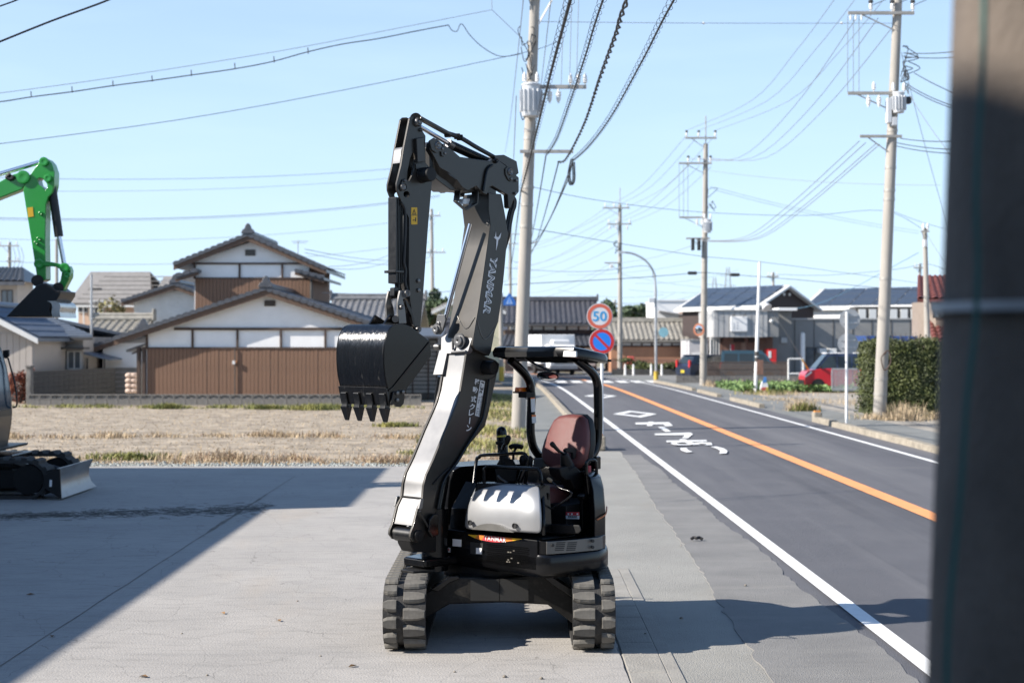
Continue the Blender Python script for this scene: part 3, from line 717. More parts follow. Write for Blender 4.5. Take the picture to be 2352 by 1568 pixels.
# bring the solidify inward (normals face the front)
MB().prism([sxp(*c4(*p), .50) for p in ((1048, 1262), (1215, 660))]+[sxp(*c5(*p), .43) for p in ((594, 660), (616, 1137))], -U*.12).build('cover_support', m_blk, EX)
for c, x, y, r_ in ((c4, 1130, 1180, .021), (c5, 352, 1060, .021)):
    p = sxp(*c(x, y), .60)
    MB().lathe(sxp(*c(x, y), .585), U, [(0, r_), (.012, r_), (.012, r_*.8), (.004, r_*.7)], 20).build('bolt_recess', m_dkt, cov, smooth=40)
    MB().cyl(sxp(*c(x+8, y+2), .586), sxp(*c(x+8, y+2), .602), .006).build('bolt', m_steel, cov)
arc = [c4(1140, 1266), c4(1200, 1228), c4(1290, 1200), c4(1390, 1194), c4(1500, 1212), c5(250, 1085), c5(335, 1128)]
ac = catmull([(a, b, 0) for a, b in arc], 5); a0_, a1_ = ac[0], ac[-1]
MB().prism([sxp(p.x, p.y, .592) for p in ac], -U*.01).build('hand_recess', m_grey, cov)
# glove box left of the cover
MB().prism([sxp(*c4(*p), .42) for p in ((880, 985), (1080, 1000), (1055, 1270), (850, 1270))], -U*.2).build('side_cover', m_blk, EX, bevel=.008)
MB().add([sxp(*c4(885, 983), .43), sxp(*c4(1085, 998), .43), sxp(*c4(1210, 665), .30), sxp(*c4(1070, 640), .30)], [(0, 1, 2, 3)]).build('cover_slope', m_blkm, EX)

# ---- rear hood and engine cover
hood = [(.02, .98), (-.12, .975), (-.26, .865), (-.5, .635), (-.71, .32), (-.8, -.05), (-.73, -.44), (-.41, -.70), (.0, -.72), (.26, -.60), (.26, -.34), (-.05, -.30), (-.32, -.10), (-.40, .30), (-.38, .70), (-.1, .80)]
mb = MB().loft([ringp(hood, .80), ringp(hood, 1.0), ringp(inset(hood, .975), 1.17), ringp(inset(hood, .93), 1.26), ringp(inset(hood, .85), 1.29)])
hd = mb.build('engine_hood', m_blk, EX, bevel=.012)
MB().tube(catmull([M(.0, .992, .95), M(-.1, .99, .98), M(-.24, .895, 1.02)], 5), .006, 6).build('hood_trim', mat('trim_orange', (.55, .17, .05), .4), hd)

# ---- floor, seat, consoles
MB().loft([[M(s, b, z) for s, b in ((.46, .12), (.46, .84), (.12, .88), (.12, .12))] for z in (.826, .842)]).build('floor_mat', m_blkm, EX, bevel=.01)
sbx = MB().prism([M(-.38, .05, .83), M(.10, .05, .83), M(.10, .05, 1.05), (M(-.38, .05, 1.05))], LF*.72).build('seat_base', m_blkm, EX, bevel=.01)
def lab(pts, m, s=.104, name='warning_label'): return MB().prism([sxp(*c5(*p), s) for p in pts], -U*.003).build(name, m, sbx)
lab(((862, 920), (995, 922), (995, 958), (862, 956)), m_red); lab(((862, 956), (995, 958), (995, 992), (862, 990)), m_wht)
for k in range(5): lab(((885+k*18, 962), (898+k*18, 962), (898+k*18, 974), (885+k*18, 974)), m_dkt, .107, 'label_mark')
for x in (880, 915, 970): lab(((x, 933), (x+14, 933), (x+14, 950), (x, 950)), m_wht, .107, 'label_mark')
def seat_poly():
    o = [(868, 860), (890, 785), (930, 690), (968, 620), (1005, 592), (1080, 580), (1165, 588), (1205, 625), (1222, 720), (1222, 830), (1200, 950), (1150, 1005), (1000, 1032), (945, 1010), (890, 965), (868, 915)]
    P = []
    for x, y in o:
        X, Y = cS(x, y); p = sxp(X, Y, -.10); z = p.z; P.append(sxp(X, Y, -.08-.28*(z-1.15)))
    return P
sp = seat_poly(); cen = sum(sp, Vector())/len(sp)
rg1 = [cen+(p-cen)*.86+U*.035 for p in sp]; rg0 = [cen+(p-cen)*.97+U*.02 for p in sp]; rg2 = [p-U*.075+LF*.0 for p in sp]; rg3 = [cen+(p-cen)*.9-U*.1 for p in sp]
st = MB().loft([rg3, rg2, sp, rg0, rg1]).build('seat_backrest', m_seat, EX, smooth=70)
MB().loft([[cen+(p-cen)*k-U*d for p in sp] for k, d in ((1.012, .03), (1.02, .08), (.93, .115))]).build('seat_shell', m_blkm, EX, smooth=60)
mb = MB()
mb.loft([[M(s, b, z) for s, b in ((-.16, .14), (-.16, .58), (.18, .60), (.24, .52), (.24, .20), (.18, .12))] for z in (1.05, 1.09, 1.15)]+[[M(s, b, 1.17) for s, b in ((-.14, .17), (-.14, .55), (.15, .57), (.2, .50), (.2, .22), (.15, .15))]])
mb.build('seat_cushion', m_seat, EX, smooth=60)
def path(c, pts, s=None, b=None):
    return [sxp(*c(*p), s) if b is None else bx(*c(*p), b) for p in pts]
def tubep(name, pts, r, m=m_blk, n=8, par=EX, sm=5): return MB().tube(catmull(pts, sm), r, n).build(name, m, par, smooth=50)
def boot(name, base, top, r0, r1, m=m_blkm):
    base = Vector(base); top = Vector(top); L_ = (top-base).length; k = 6; pr = []
    for i in range(k):
        r = r0+(r1-r0)*i/(k-1); pr += [(L_*i/k, r*1.0), (L_*(i+.5)/k, r*.84)]
    pr.append((L_, r1*.7)); return MB().lathe(base, top-base, pr, 16).build(name, m, EX, smooth=60)
# right-hand console (image left) with joystick, canister and T lever
MB().loft([[sxp(*c5(*p), s) for p in ((150, 470), (205, 380), (330, 390), (375, 470), (360, 620), (170, 620))] for s in (.12, .0)]).build('console', m_blkm, EX, bevel=.01)
boot('lever_boot', sxp(*c5(255, 440), .08), sxp(*c5(225, 300), .10), .055, .032)
tubep('control_lever', path(c5, [(225, 300), (235, 270), (265, 220), (275, 195)], .10), .014)
MB().lathe(sxp(*c5(262, 245), .10), sxp(*c5(278, 190), .10)-sxp(*c5(262, 245), .10), [(0, .015), (.02, .022), (.055, .026), (.075, .018), (.08, .004)], 12).build('lever_knob', m_blkm, EX, smooth=60)
ca = sxp(*c5(232, 330), -.05); cb_ = sxp(*c5(212, 62), -.05); L_ = (cb_-ca).length
can = MB().lathe(ca, cb_-ca, [(0, .043), (L_*.8, .043), (L_*.9, .037), (L_*.97, .024), (L_, .004)], 20).build('canister', m_blk, EX, smooth=60)
MB().lathe(ca+(cb_-ca)*.60, cb_-ca, [(0, .0445), (.014, .0445)], 20).build('canister_band', mat('band_yellow', (.75, .62, .08), .4), can, smooth=50)
tubep('blade_lever', path(c5, [(335, 400), (335, 350), (350, 300), (365, 275)], .0), .010)
MB().tube(catmull(path(c5, [(300, 275), (330, 260), (390, 262), (428, 275)], .0), 4), [.008]+[.02]*11+[.007], 8).build('lever_grip', m_blkm, EX, smooth=60)
MB().prism(path(c5, [(148, 215), (200, 212), (250, 235), (215, 255), (160, 250)], .06), -U*.05).build('armrest_bracket', m_blkm, EX, bevel=.006)
tubep('grab_rail', [M(.30, -.06, .86), *path(c4, [(1200, 420), (1240, 330), (1290, 300), (1480, 292)], .12), *path(c5, [(330, 335), (430, 332), (465, 360), (478, 430)], .12), M(.1, .32, 1.02)], .014, sm=6)
for x, y, r_ in ((430, 420, .03), (500, 425, .028)): MB().lathe(sxp(*c5(x, y+40), -.02), UP, [(0, r_*.7), (.04, r_), (.07, r_*.9), (.085, r_*.4)], 12).build('switch_knob', m_blkm, EX, smooth=60)
MB().prism(path(c5, [(540, 385), (635, 380), (635, 470), (570, 500), (530, 470)], -.18), -U*.04).build('side_bracket', m_grey, EX, bevel=.005)
for a in ([(180, 555), (215, 590), (275, 628)], [(465, 500), (430, 580), (410, 625)], [(420, 500), (395, 570), (375, 625)]):
    tubep('pedal_lever', path(c5, a, .22), .009, m_steel if a[0][0] == 180 else m_blk)
# left-hand console (image right)
MB().prism([bx(*c5(*p), .74) for p in ((795, 480), (900, 455), (975, 470), (1060, 560), (1055, 620), (1000, 700), (960, 695), (910, 600), (870, 610), (820, 560))], -LF*.12).build('console', m_blkm, EX, bevel=.012)
boot('lever_boot', bx(*c5(880, 470), .70), bx(*c5(845, 335), .72), .058, .035)
tubep('control_lever', [bx(*c5(*p), .72) for p in ((845, 335), (800, 310), (770, 280))], .010)
MB().lathe(bx(*c5(800, 318), .72), bx(*c5(715, 228), .72)-bx(*c5(800, 318), .72), [(0, .010), (.03, .014), (.07, .015), (.1, .02), (.118, .018), (.125, .005)], 12).build('lever_knob', m_blkm, EX, smooth=60)
MB().prism([bx(*c5(*p), .70) for p in ((858, 300), (880, 280), (960, 275), (975, 300), (965, 370), (945, 395), (935, 330), (865, 320))], -LF*.03).build('lock_lever', m_blkm, EX, bevel=.006)
tubep('travel_lever', [M(.3, .62, .95), *[sxp(*c5(*p), .30) for p in ((915, 758), (800, 680), (720, 612))]], .007)
MB().lathe(sxp(*c5(725, 616), .30), sxp(*c5(660, 570), .30)-sxp(*c5(725, 616), .30), [(0, .009), (.015, .014), (.035, .015), (.05, .01)], 10).build('lever_tip', mat('tan_knob', (.32, .22, .12), .5), EX, smooth=60)
tubep('grab_rail', [bx(*c5(*p), .86) for p in ((1135, 935), (1105, 830), (1082, 640), (1068, 480), (1075, 415), (1110, 400), (1150, 402), (1168, 440), (1172, 560), (1172, 700))], .013, sm=5)
MB().prism([bx(*c5(*p), .80) for p in ((1088, 460), (1118, 456), (1122, 545), (1095, 550))], -LF*.02).build('belt_buckle', m_red, EX, bevel=.005)
MB().prism([bx(*c5(*p), .79) for p in ((1090, 715), (1110, 640), (1150, 590), (1172, 600), (1170, 712))], -LF*.03).build('side_box', m_grey, EX, bevel=.006)
MB().lathe(bx(*c5(1058, 770), .86), LF, [(-.05, .03), (.0, .03), (.01, .026), (.012, .0)], 16).build('horn', m_blk, EX, smooth=50)
MB().prism([bx(*c5(*p), .80) for p in ((1028, 730), (1075, 735), (1070, 1090), (1030, 1090))], -LF*.03).build('post_cover', m_blk, EX, bevel=.006)
# front guard rail
tubep('front_guard', [sxp(*c5(*p), .36) for p in ((42, 640), (45, 510), (62, 478), (110, 466), (340, 478), (560, 488), (600, 515), (618, 600), (628, 720))]+[sxp(*c5(*p), .50) for p in ((640, 1000), (640, 1150))], .0135, sm=6)
MB().prism([sxp(*c5(*p), .34) for p in ((600, 735), (690, 730), (685, 800), (610, 798))], -U*.02).build('guard_latch', m_blk, EX, bevel=.004)
MB().loft([[sxp(*c5(*p), s) for p in ((650, 1040), (1000, 1050), (1020, 1110), (990, 1140), (700, 1150), (650, 1130))] for s in (.30, .12)]).build('foot_tray', m_blkm, EX, bevel=.01)

# ---- canopy
roof_p = [(.12, .02), (.13, .10), (.13, .78), (.12, .86), (.02, .90), (-.22, .90), (-.30, .86), (-.52, .62), (-.70, .45), (-.72, .10), (-.55, -.06), (-.10, -.04)]
def zb(s): return 2.178-(.12-s)*.13 if s > -.25 else 2.130-(-.25-s)*.02
def zt(s): return 2.258-(.12-s)*.155 if s > -.25 else 2.2-(-.25-s)*.02
rngs = [[M(s, b, zb(s)+.035) for s, b in inset(roof_p, .90)], [M(s, b, zb(s)+.03) for s, b in inset(roof_p, .93)], [M(s, b, zb(s)) for s, b in inset(roof_p, .955)], [M(s, b, zb(s)+.008) for s, b in inset(roof_p, .995)], [M(s, b, zb(s)*.35+zt(s)*.65-.01) for s, b in roof_p],
        [M(s, b, zt(s)-.004) for s, b in inset(roof_p, .965)], [M(s, b, zt(s)+.008) for s, b in inset(roof_p, .90)], [M(s, b, zt(s)+.02) for s, b in inset(roof_p, .5)]]
cn = MB().loft(rngs).build('canopy_roof', m_blk, EX, smooth=40)
for k in range(4):
    s = .05-k*.16; MB().bar(M(s, .08, zb(s)+.022), M(s, .78, zb(s)+.022), .03, .02).build('roof_rib', m_blkm, cn)
MB().prism([sxp(*c7(*p), .137) for p in ((840, 632), (1040, 640), (1040, 735), (828, 728))], -U*.02).build('work_light', m_lamp, cn, bevel=.004)
MB().prism([sxp(*c7(*p), .131) for p in ((-300, 655), (715, 640), (745, 722), (-300, 735))], -U*.01).build('front_recess', m_blkm, cn)
pl = [bx(*p, .03) for p in lc(c7, (-20, 790), (110, 905), (215, 1020), (290, 1150), (310, 1300), (318, 1430))+lc(c5, (508, 60), (515, 170), (535, 260), (575, 330), (625, 385))]
MB().tube(catmull(pl, 5), .036, 14).build('canopy_post', m_blk, EX, smooth=50)
pr = [bx(*p, .577) for p in lc(c7, (1040, 755), (1150, 850), (1260, 940), (1345, 1040), (1390, 1160), (1402, 1300))+lc(c5, (1188, 0), (1186, 120), (1178, 230), (1150, 315), (1095, 385))]
MB().tube(catmull(pr, 5), .036, 14).build('canopy_post', m_blk, EX, smooth=50)
MB().bar(M(-.46, -.02, 1.33), M(-.46, .64, 1.33), .06, .10).build('post_mount', m_blk, EX, bevel=.008)
tubep('wiring', [bx(*p, .05) for p in lc(c7, (40, 820), (180, 790), (330, 790))]+[M(.0, .3, 2.15)], .005, m_hose)
bcn = MB().prism([bx(*c7(*p), .0) for p in ((122, 1228), (245, 1224), (248, 1300), (112, 1304))], -LF*.05).build('beacon', m_orl, EX, bevel=.006)
MB().prism([bx(*c7(*p), .005) for p in ((100, 1300), (250, 1298), (250, 1322), (105, 1325))], -LF*.06).build('beacon_base', m_dkt, EX)
MB().prism([bx(*c7(*p), .075) for p in ((235, 1300), (375, 1310), (375, 1395), (235, 1400))], -LF*.09).build('post_clamp', m_blkm, EX, bevel=.005)
tubep('wiring', [bx(*p, -.01) for p in lc(c7, (200, 1320), (205, 1370), (230, 1410), (270, 1420))], .0035, m_hose)
for q, m_ in ((((1219.5, 916), (1228.5, 915), (1230, 945), (1221, 946)), m_wht), (((1222, 957), (1231, 956.5), (1232, 971), (1223, 971.5)), m_wht), (((1219.3, 911.5), (1228.2, 910.5), (1228.4, 915), (1219.5, 916)), m_orl), (((1221.8, 952.5), (1230.8, 952), (1231, 956.5), (1222, 957)), m_orl)):
    MB().prism([bx(X, Y, .069) for X, Y in q], -LF*.004).build('post_label', m_, EX)
# mirror
mc = sxp(*c7(585, 1050), .12); nrm = (Vector((0, -.40, 0))+Vector((-.08, 0, -.92))).normalized()
MB().lathe(mc-nrm*.02, nrm, [(0, .02), (.004, .06), (.012, .083), (.02, .085), (.022, .081)], 28).build('mirror_back', m_blkm, EX, smooth=50)
MB().lathe(mc, nrm, [(.0, .080), (.006, .06), (.010, .03), (.0115, .0)], 28).build('mirror_glass', mat('mirror_glass', (.72, .72, .72), .04, metal=1, var=0), EX, smooth=80)
tubep('mirror_arm', [M(.02, .28, 2.17), *[sxp(*c7(*p), .12) for p in ((380, 850), (590, 950), (610, 985))], mc-nrm*.02], .010)

# ---- swing bracket and lower boom
BR = -.02; BW = .25
foot = bx(*c4(440, 1350), BR); fs, fb_, fz = loc(foot)
plate('swing_bracket', lc(c4, (330, 1330), (440, 1290), (600, 1150), (690, 1050), (760, 1000), (790, 1568), (400, 1568), (350, 1470)), BR-.05, .15, m_blkm, bevel=.012)
MB().cyl(M(.60, -.15, .52), M(.60, -.15, 1.0), .105, n=24).build('swing_post', m_blk, EX, smooth=40)
plate('bracket_lug', lc(c4, (585, 1290), (600, 1140), (650, 1070), (710, 1060), (720, 1340), (640, 1380)), BR+.05, .045, m_blk, bevel=.01)
MB().loft([[M(s, b, z) for s, b in ((.42, -.36), (.80, -.30), (.80, -.06), (.42, .0))] for z in (.56, .63)]).build('swing_base', m_blk, EX, bevel=.02)
MB().loft([[M(s, b, z) for s, b in ((.72, -.26), (.90, -.22), (.90, -.08), (.72, -.02))] for z in (.53, .55)]).build('foot_step', m_blkm, EX, bevel=.004)
outl = lc(c4, (345, 1370), (352, 1310), (385, 1230), (440, 1005), (505, 865), (520, 700), (555, 560), (650, 360), (795, 0))+lc(c3, (430, 1225), (490, 1080), (530, 930), (585, 600), (632, 285))+lc(c3, (700, 380), (790, 440), (900, 490), (985, 520), (1035, 565), (1000, 740), (950, 960), (905, 1180), (850, 1385), (700, 1560))+lc(c4, (1000, 305), (880, 490), (790, 650), (730, 850), (690, 1020), (600, 1200), (500, 1400), (450, 1440), (390, 1430))
plate('boom_side_plate', outl, BR, .022, m_gun, bevel=.004)
plate('boom_side_plate', outl, BR-BW+.022, .022, m_gun, bevel=.004, tb=BR)
inner = []
nf = 14
for i, (X, Y) in enumerate(outl):
    p = bx(X, Y, BR)-LF*.022
    inner.append(p-U*.012 if i < nf else p+U*.012)
MB().prism(inner[2:-4], -LF*(BW-.044)).build('boom_box', m_gunlit, EX, bevel=.003)
# cap plate near the foot
def on_front(c, pts, s_off=.0, b0=BR, n=None): return [bx(*c(*p), b0)+U*s_off for p in pts]
for b0, nm in ((BR+.012, 'boom_rib'), (BR-BW+.0, 'boom_rib')):
    plate(nm, tb=BR, pts=lc(c4, (440, 1000), (470, 870), (505, 862), (500, 900), (490, 985), (465, 1010)), b=b0, w_=.018, m=m_gunlit, bevel=.003)
MB().cyl(foot-LF*.03+LF*.0, foot-LF*(BW-.03), .058, n=24).build('boom_foot_bush', m_blkw, EX, smooth=40)
fp1 = MB().lathe(foot-LF*.002, LF, [(0, .045), (.02, .045), (.026, .038), (.026, .02), (.032, .018)], 24).build('foot_pin', m_blkm, EX, smooth=40)
MB().bar(bx(*c4(505, 862), BR)-LF*.02-U*.008, bx(*c4(505, 862), BR)-LF*(BW-.02)-U*.008, .03, .008).build('boom_cap_seam', m_dkt, EX)
# weld seams and pipe along the back of the boom
bk = [bx(X, Y, BR+.018) for X, Y in lc(c3, (905, 770), (880, 960), (845, 1180), (815, 1300), (720, 1470))+lc(c4, (1080, 180), (960, 380), (870, 500), (790, 620), (740, 800), (700, 1000))]
MB().tube(catmull(bk, 4), .012, 8).build('boom_pipe', m_blk, EX, smooth=60)
MB().tube(catmull([bx(*c4(*p), BR+.006) for p in ((855, 465), (740, 570), (640, 680))], 4), .006, 6).build('boom_hose', m_hose, EX, smooth=60)
MB().tube(catmull([bx(*c4(*p), BR+.03) for p in ((470, 1030), (530, 1150), (600, 1280), (640, 1330))], 4), .009, 8).build('boom_hose', m_hose, EX, smooth=60)
# round lamp housing on the boom side
p = bx(*c3(850, 620), BR); MB().lathe(p-LF*.01, LF, [(0, .058), (.09, .056), (.11, .053), (.112, .046), (.105, .044), (.103, .0)], 28).build('boom_lamp', m_blkm, EX, smooth=40)
tubep('lamp_wire', [bx(*c3(*p), BR+.08) for p in ((1030, 570), (1015, 660), (970, 740), (910, 775))], .004, m_hose)
# boom cylinder behind
MB().cyl(M(.64, -.15, .70), M(.50, -.15, 1.25), .05, n=20).build('boom_cylinder', m_blk, EX, smooth=40)
MB().cyl(M(.50, -.15, 1.25), M(.42, -.15, 1.60), .028, n=16).build('boom_cylinder_rod', m_chr, EX, smooth=40)
# top bracket plate (leaned back so the sun's glare falls on it)
q_ = bx(*c3(612, 420), BR); SB = loc(q_)[0]+.012
brk = lc(c3, (232, 225), (345, 140), (395, 176), (480, 186), (545, 176), (600, 185), (642, 240), (628, 330), (622, 400), (605, 440), (350, 440), (345, 712), (220, 716), (240, 400), (258, 385))
zmb = 2.2
MB().prism([sxp(X, Y, SB)-U*((sxp(X, Y, SB).z-zmb)*.28) for X, Y in brk], -U*.05).build('offset_bracket', m_gunlit, EX, bevel=.005)
for c, x, y, r_ in ((c3, 522, 268, .040), (c3, 228, 118, .030)):
    s_ = SB if x > 400 else SB+.045
    MB().lathe(sxp(*c(x, y), s_-.002), U, [(0, r_*1.5), (.012, r_*1.5), (.012, r_*1.05), (.03, r_), (.032, r_*.5), (.028, r_*.22), (.02, r_*.2)], 28).build('pivot_pin', m_gunlit, EX, smooth=35)
MB().lathe(sxp(*c3(245, 45), SB+.046), U, [(0, .018), (.012, .016), (.014, .008), (.006, .005)], 14).build('clevis_bolt', m_gunlit, EX, smooth=35)
for pts_ in ([(430, 240), (432, 390)], [(412, 420), (600, 405)]):
    MB().tube([sxp(*c3(*p), SB+.004) for p in pts_], .010, 8).build('bracket_rib', m_gunlit, EX, smooth=60)
MB().prism([sxp(*c3(*p), SB+.046) for p in ((225, -70), (320, -75), (330, 0), (290, 140), (250, 190), (205, 175), (188, 130), (200, 60))], -U*.02).build('rod_clevis', m_gunlit, EX, bevel=.004)
MB().prism([sxp(*c3(*p), SB-.06) for p in ((225, -70), (320, -75), (330, 0), (290, 140), (250, 190), (205, 175), (188, 130), (200, 60))], -U*.02).build('rod_clevis', m_blk, EX, bevel=.004)
MB().cyl(sxp(*c2(895, 1270), SB), sxp(*c2(1235, 0), SB-.12), .0175, n=18).build('offset_rod', m_chr, EX, smooth=40)
MB().cyl(sxp(*c3(275, 735), SB-.035), sxp(*c3(195, 1300), SB-.05), .030, n=18).build('offset_cylinder', m_blk, EX, smooth=40)
MB().lathe(sxp(*c3(240, 350), SB-.02), -LF, [(-.02, .02), (.0, .028), (.03, .028), (.034, .01)], 14).build('side_pin', m_steel, EX, smooth=40)

# ---- offset link with the brand lettering
LR = .03
link_p = lc(c2, (1495, 8), (1455, 290), (1400, 680), (1340, 1090), (1312, 1250), (1275, 1480))+lc(c3, (690, 330), (720, 385), (900, 470), (930, 420))+lc(c2, (1555, 1400), (1600, 1280), (1640, 1010), (1680, 620), (1715, 230), (1728, 130), (1712, 30), (1700, -70), (1640, -390), (1475, -410), (1470, -200))
lk = plate('offset_link', link_p, LR, .29, m_gun, bevel=.006)
for pts_, in (([(1325, 1265), (1350, 1360), (1385, 1465), (1425, 1500), (1475, 1465), (1530, 1390), (1570, 1330)],),):
    MB().tube(catmull([bx(*c2(*p), LR+.001) for p in pts_], 4), .0035, 6).build('weld_seam', m_weld, lk, smooth=60)
# front weld seam
fa_, fb2 = loc(bx(*c2(1455, 290), LR)), loc(bx(*c2(1312, 1250), LR))
def on_link(p):
    s_ = fb2[0]
    for _ in range(5): q = sxp(*c2(*p), s_+.003); s_ = fb2[0]+(fa_[0]-fb2[0])*(q.z-fb2[2])/(fa_[2]-fb2[2])
    return q
fsn = [on_link(p) for p in ((1058, 1190), (1100, 1275), (1150, 1350), (1185, 1362), (1225, 1330), (1290, 1215))]
MB().tube(catmull(fsn, 4), .004, 6).build('weld_seam', m_weld, lk, smooth=60)
ta, tb = bx(*c2(1545, 425), LR+.002), bx(*c2(1442, 1180), LR+.002); xd = (tb-ta); yd = LF.cross(xd).normalized()
if yd.dot(-U) < 0: yd = -yd
mid = (ta+tb)/2
oW = place(text_mesh('YANMAR', 1, 0, m_wht, .06, .12, 1.12), 'lettering_outline', lk, mid, xd, yd, xd.length, .082)
oD = place(text_mesh('YANMAR', 1, 0, m_dkt, -.012, .12, 1.12), 'lettering', lk, mid+LF*.002, xd, yd, xd.length*.965, .056)
brd = [(1558, 165), (1568, 100), (1572, 165), (1600, 172), (1638, 112), (1625, 180), (1598, 212), (1590, 270), (1568, 350), (1574, 260), (1576, 205), (1540, 175)]
MB().prism([bx(*c2(*p), LR+.003) for p in brd], -LF*.002).build('emblem', m_wht, lk)
# crane lettering on the lower boom
chars = [('移', 748, 808), ('動', 722, 912), ('式', 702, 1030), ('ク', 684, 1130), ('レ', 672, 1212), ('ー', 650, 1312), ('ン', 640, 1412)]
for ch, x, y in chars:
    o_ = bx(*c3(x, y), BR+.003); hgt = (bx(*c3(x, y-42), BR)-bx(*c3(x, y+42), BR)).length
    yd = (UP*.985-U*.17).normalized(); xd = LF.cross(yd); xd = xd if xd.dot(-U) > 0 else -xd
    if ch == 'ー': place(text_mesh('ー', 1, 0, m_wht, .01), 'crane_lettering', EX, o_, -yd, xd, hgt, .012)
    else: place(text_mesh(ch, 1, 0, m_wht, .02), 'crane_lettering', EX, o_, xd, yd, .058, hgt*.95)
MB().prism([bx(*c3(*p), BR+.003) for p in ((792, 782), (851, 800), (776, 1262), (720, 1245))], -LF*.002).build('load_label', m_wht, EX)
ta, tb = bx(*c3(822, 800), BR+.005), bx(*c3(795, 965), BR+.005); xd = tb-ta; yd = LF.cross(xd).normalized(); yd = yd if yd.dot(-U) > 0 else -yd
place(text_mesh('1.3t', 1, 0, m_dkt, .03), 'load_lettering', EX, (ta+tb)/2, xd, yd, xd.length*.92, .036)
for o, (tx, sz) in enumerate((('最大作業半径時定格荷重', .018), ('3.4m    0.32t', .02))):
    ta, tb = bx(*c3(812-32*o, 990+8*o), BR+.005), bx(*c3(770-28*o, 1245-6*o), BR+.005); xd = tb-ta; yd = LF.cross(xd).normalized(); yd = yd if yd.dot(-U) > 0 else -yd
    place(text_mesh(tx, 1, 0, m_dkt, .0), 'load_lettering', EX, (ta+tb)/2, xd, yd, xd.length, sz)

# ---- boom head
HR = .06; HW = .30
hp = lc(c1, (705, 600), (715, 510), (755, 465), (800, 455), (880, 525), (1010, 610), (1100, 690), (1490, 745), (1560, 705), (1690, 800), (1800, 900), (1870, 960), (1870, 1150), (1815, 1215), (1755, 1370), (1730, 1350), (1722, 1190), (1520, 1072), (1478, 1095), (1450, 1190), (1400, 1165), (1310, 1075), (1200, 1135), (1130, 1092), (1050, 985), (940, 895), (835, 835), (740, 655))
hdp = plate('boom_head', hp, HR, .05, m_gun, bevel=.006)
plate('boom_head_side', hp, HR-HW+.05, .05, m_gun, bevel=.006, tb=HR)
plate('boom_head_box', lc(c1, (745, 560), (800, 480), (880, 545), (1010, 630), (1100, 705), (1490, 760), (1640, 830), (1560, 1060), (1480, 1080), (1400, 1150), (1130, 1130), (980, 1128), (830, 1015), (752, 950)), HR-.05, HW-.1, m_gun, bevel=.006)
ra = [bx(*c1(*p), HR-.002) for p in ((748, 700), (835, 838), (940, 898), (1050, 988), (1130, 1094), (1200, 1136))]; la = [bx(*c1(*p), HR-.08) for p in ((752, 950), (800, 988), (870, 1045), (920, 1083), (980, 1129), (1130, 1131))]
mb = MB(); mb.add(ra+la+[p-LF*.02+UP*.02 for p in la], [(i, i+1, i+7, i+6) for i in range(5)]); mb.build('boom_head_chamfer', m_gun, EX)
plate('head_cover', lc(c1, (1540, 672), (1675, 664), (1840, 748), (1868, 905), (1830, 935), (1690, 800), (1560, 712)), HR-.005, .018, m_gun, bevel=.004)
plate('head_cover', lc(c1, (1540, 672), (1675, 664), (1840, 748), (1868, 905), (1830, 935), (1690, 800), (1560, 712)), HR-.20, .018, m_gun, bevel=.004, tb=HR)
MB().prism([bx(*c1(*p), HR-.02) for p in ((1672, 668), (1838, 752), (1862, 900), (1850, 900), (1826, 758), (1670, 680))], -LF*.18).build('head_cover_top', m_gun, EX)
tubep('edge_pipe', [bx(*c1(*p), HR+.012) for p in ((1520, 800), (1470, 840), (1445, 900), (1420, 1040), (1405, 1140))], .011, m_blk)
for c, x, y, r_, nm in ((c1, 795, 545, .034, 'arm_pin'), (c1, 1740, 888, .032, 'cylinder_pin')): disc(nm, c(x, y), HR, r_, .022, m_steel)
plate('pin_keeper', lc(c1, (700, 480), (760, 440), (840, 500), (890, 560), (890, 690), (860, 680), (850, 620), (790, 640), (730, 600)), HR+.012, .012, m_gun, bevel=.003)
plate('pin_keeper', lc(c1, (1690, 850), (1720, 820), (1770, 840), (1790, 1000), (1760, 1015), (1730, 990), (1695, 920)), HR+.010, .010, m_gun, bevel=.003)
for c, x, y in ((c1, 862, 585), (c1, 880, 540), (c1, 895, 645), (c1, 1760, 980), (c1, 1830, 1000), (c1, 1820, 1165)): disc('bolt', c(x, y), HR+.008, .011, .012, m_steel, rings=((1, 0), (1, .8), (.6, 1), (.2, 1)))
# recess mark
MB().prism([bx(*c1(*p), HR+.001) for p in ((925, 895), (1000, 930), (1060, 985), (1040, 985), (960, 930))], -LF*.002).build('cut_mark', m_dkt, hdp)
# arm cylinder on top
bc = HR-.15+.03
MB().cyl(bx(*c1(560, 290), bc), bx(*c1(960, 525), bc), .0175, n=18).build('arm_cylinder_rod', m_chr, EX, smooth=40)
MB().cyl(bx(*c1(940, 512), bc), bx(*c1(1010, 552), bc), .034, n=20).build('arm_cylinder_gland', m_gunlit, EX, smooth=40)
MB().cyl(bx(*c1(1000, 546), bc), bx(*c1(1620, 830), bc), .036, n=20).build('arm_cylinder', m_blk, EX, smooth=40)
MB().bar(bx(*c1(560, 180), HR-.02), bx(*c1(960, 400), HR-.02), .05, .022).build('hose_guard', m_gun, EX, bevel=.003)
tubep('hose', [bx(*c1(*p), HR-.03) for p in ((930, 390), (1100, 445), (1320, 575), (1550, 700), (1700, 790))], .016, m_hose)
tubep('hose', [bx(*c1(*p), HR-.07) for p in ((930, 375), (1100, 430), (1320, 560), (1550, 690), (1700, 780))], .013, m_hose)
for x, y in ((935, 400), (1060, 425), (1095, 440)): MB().box(bx(*c1(x, y), HR-.05), (.05, .09, .035)).build('hose_clamp', m_blkm, EX, bevel=.004)
disc('hose_fitting', c1(1545, 745), HR-.01, .022, .03, m_blk)
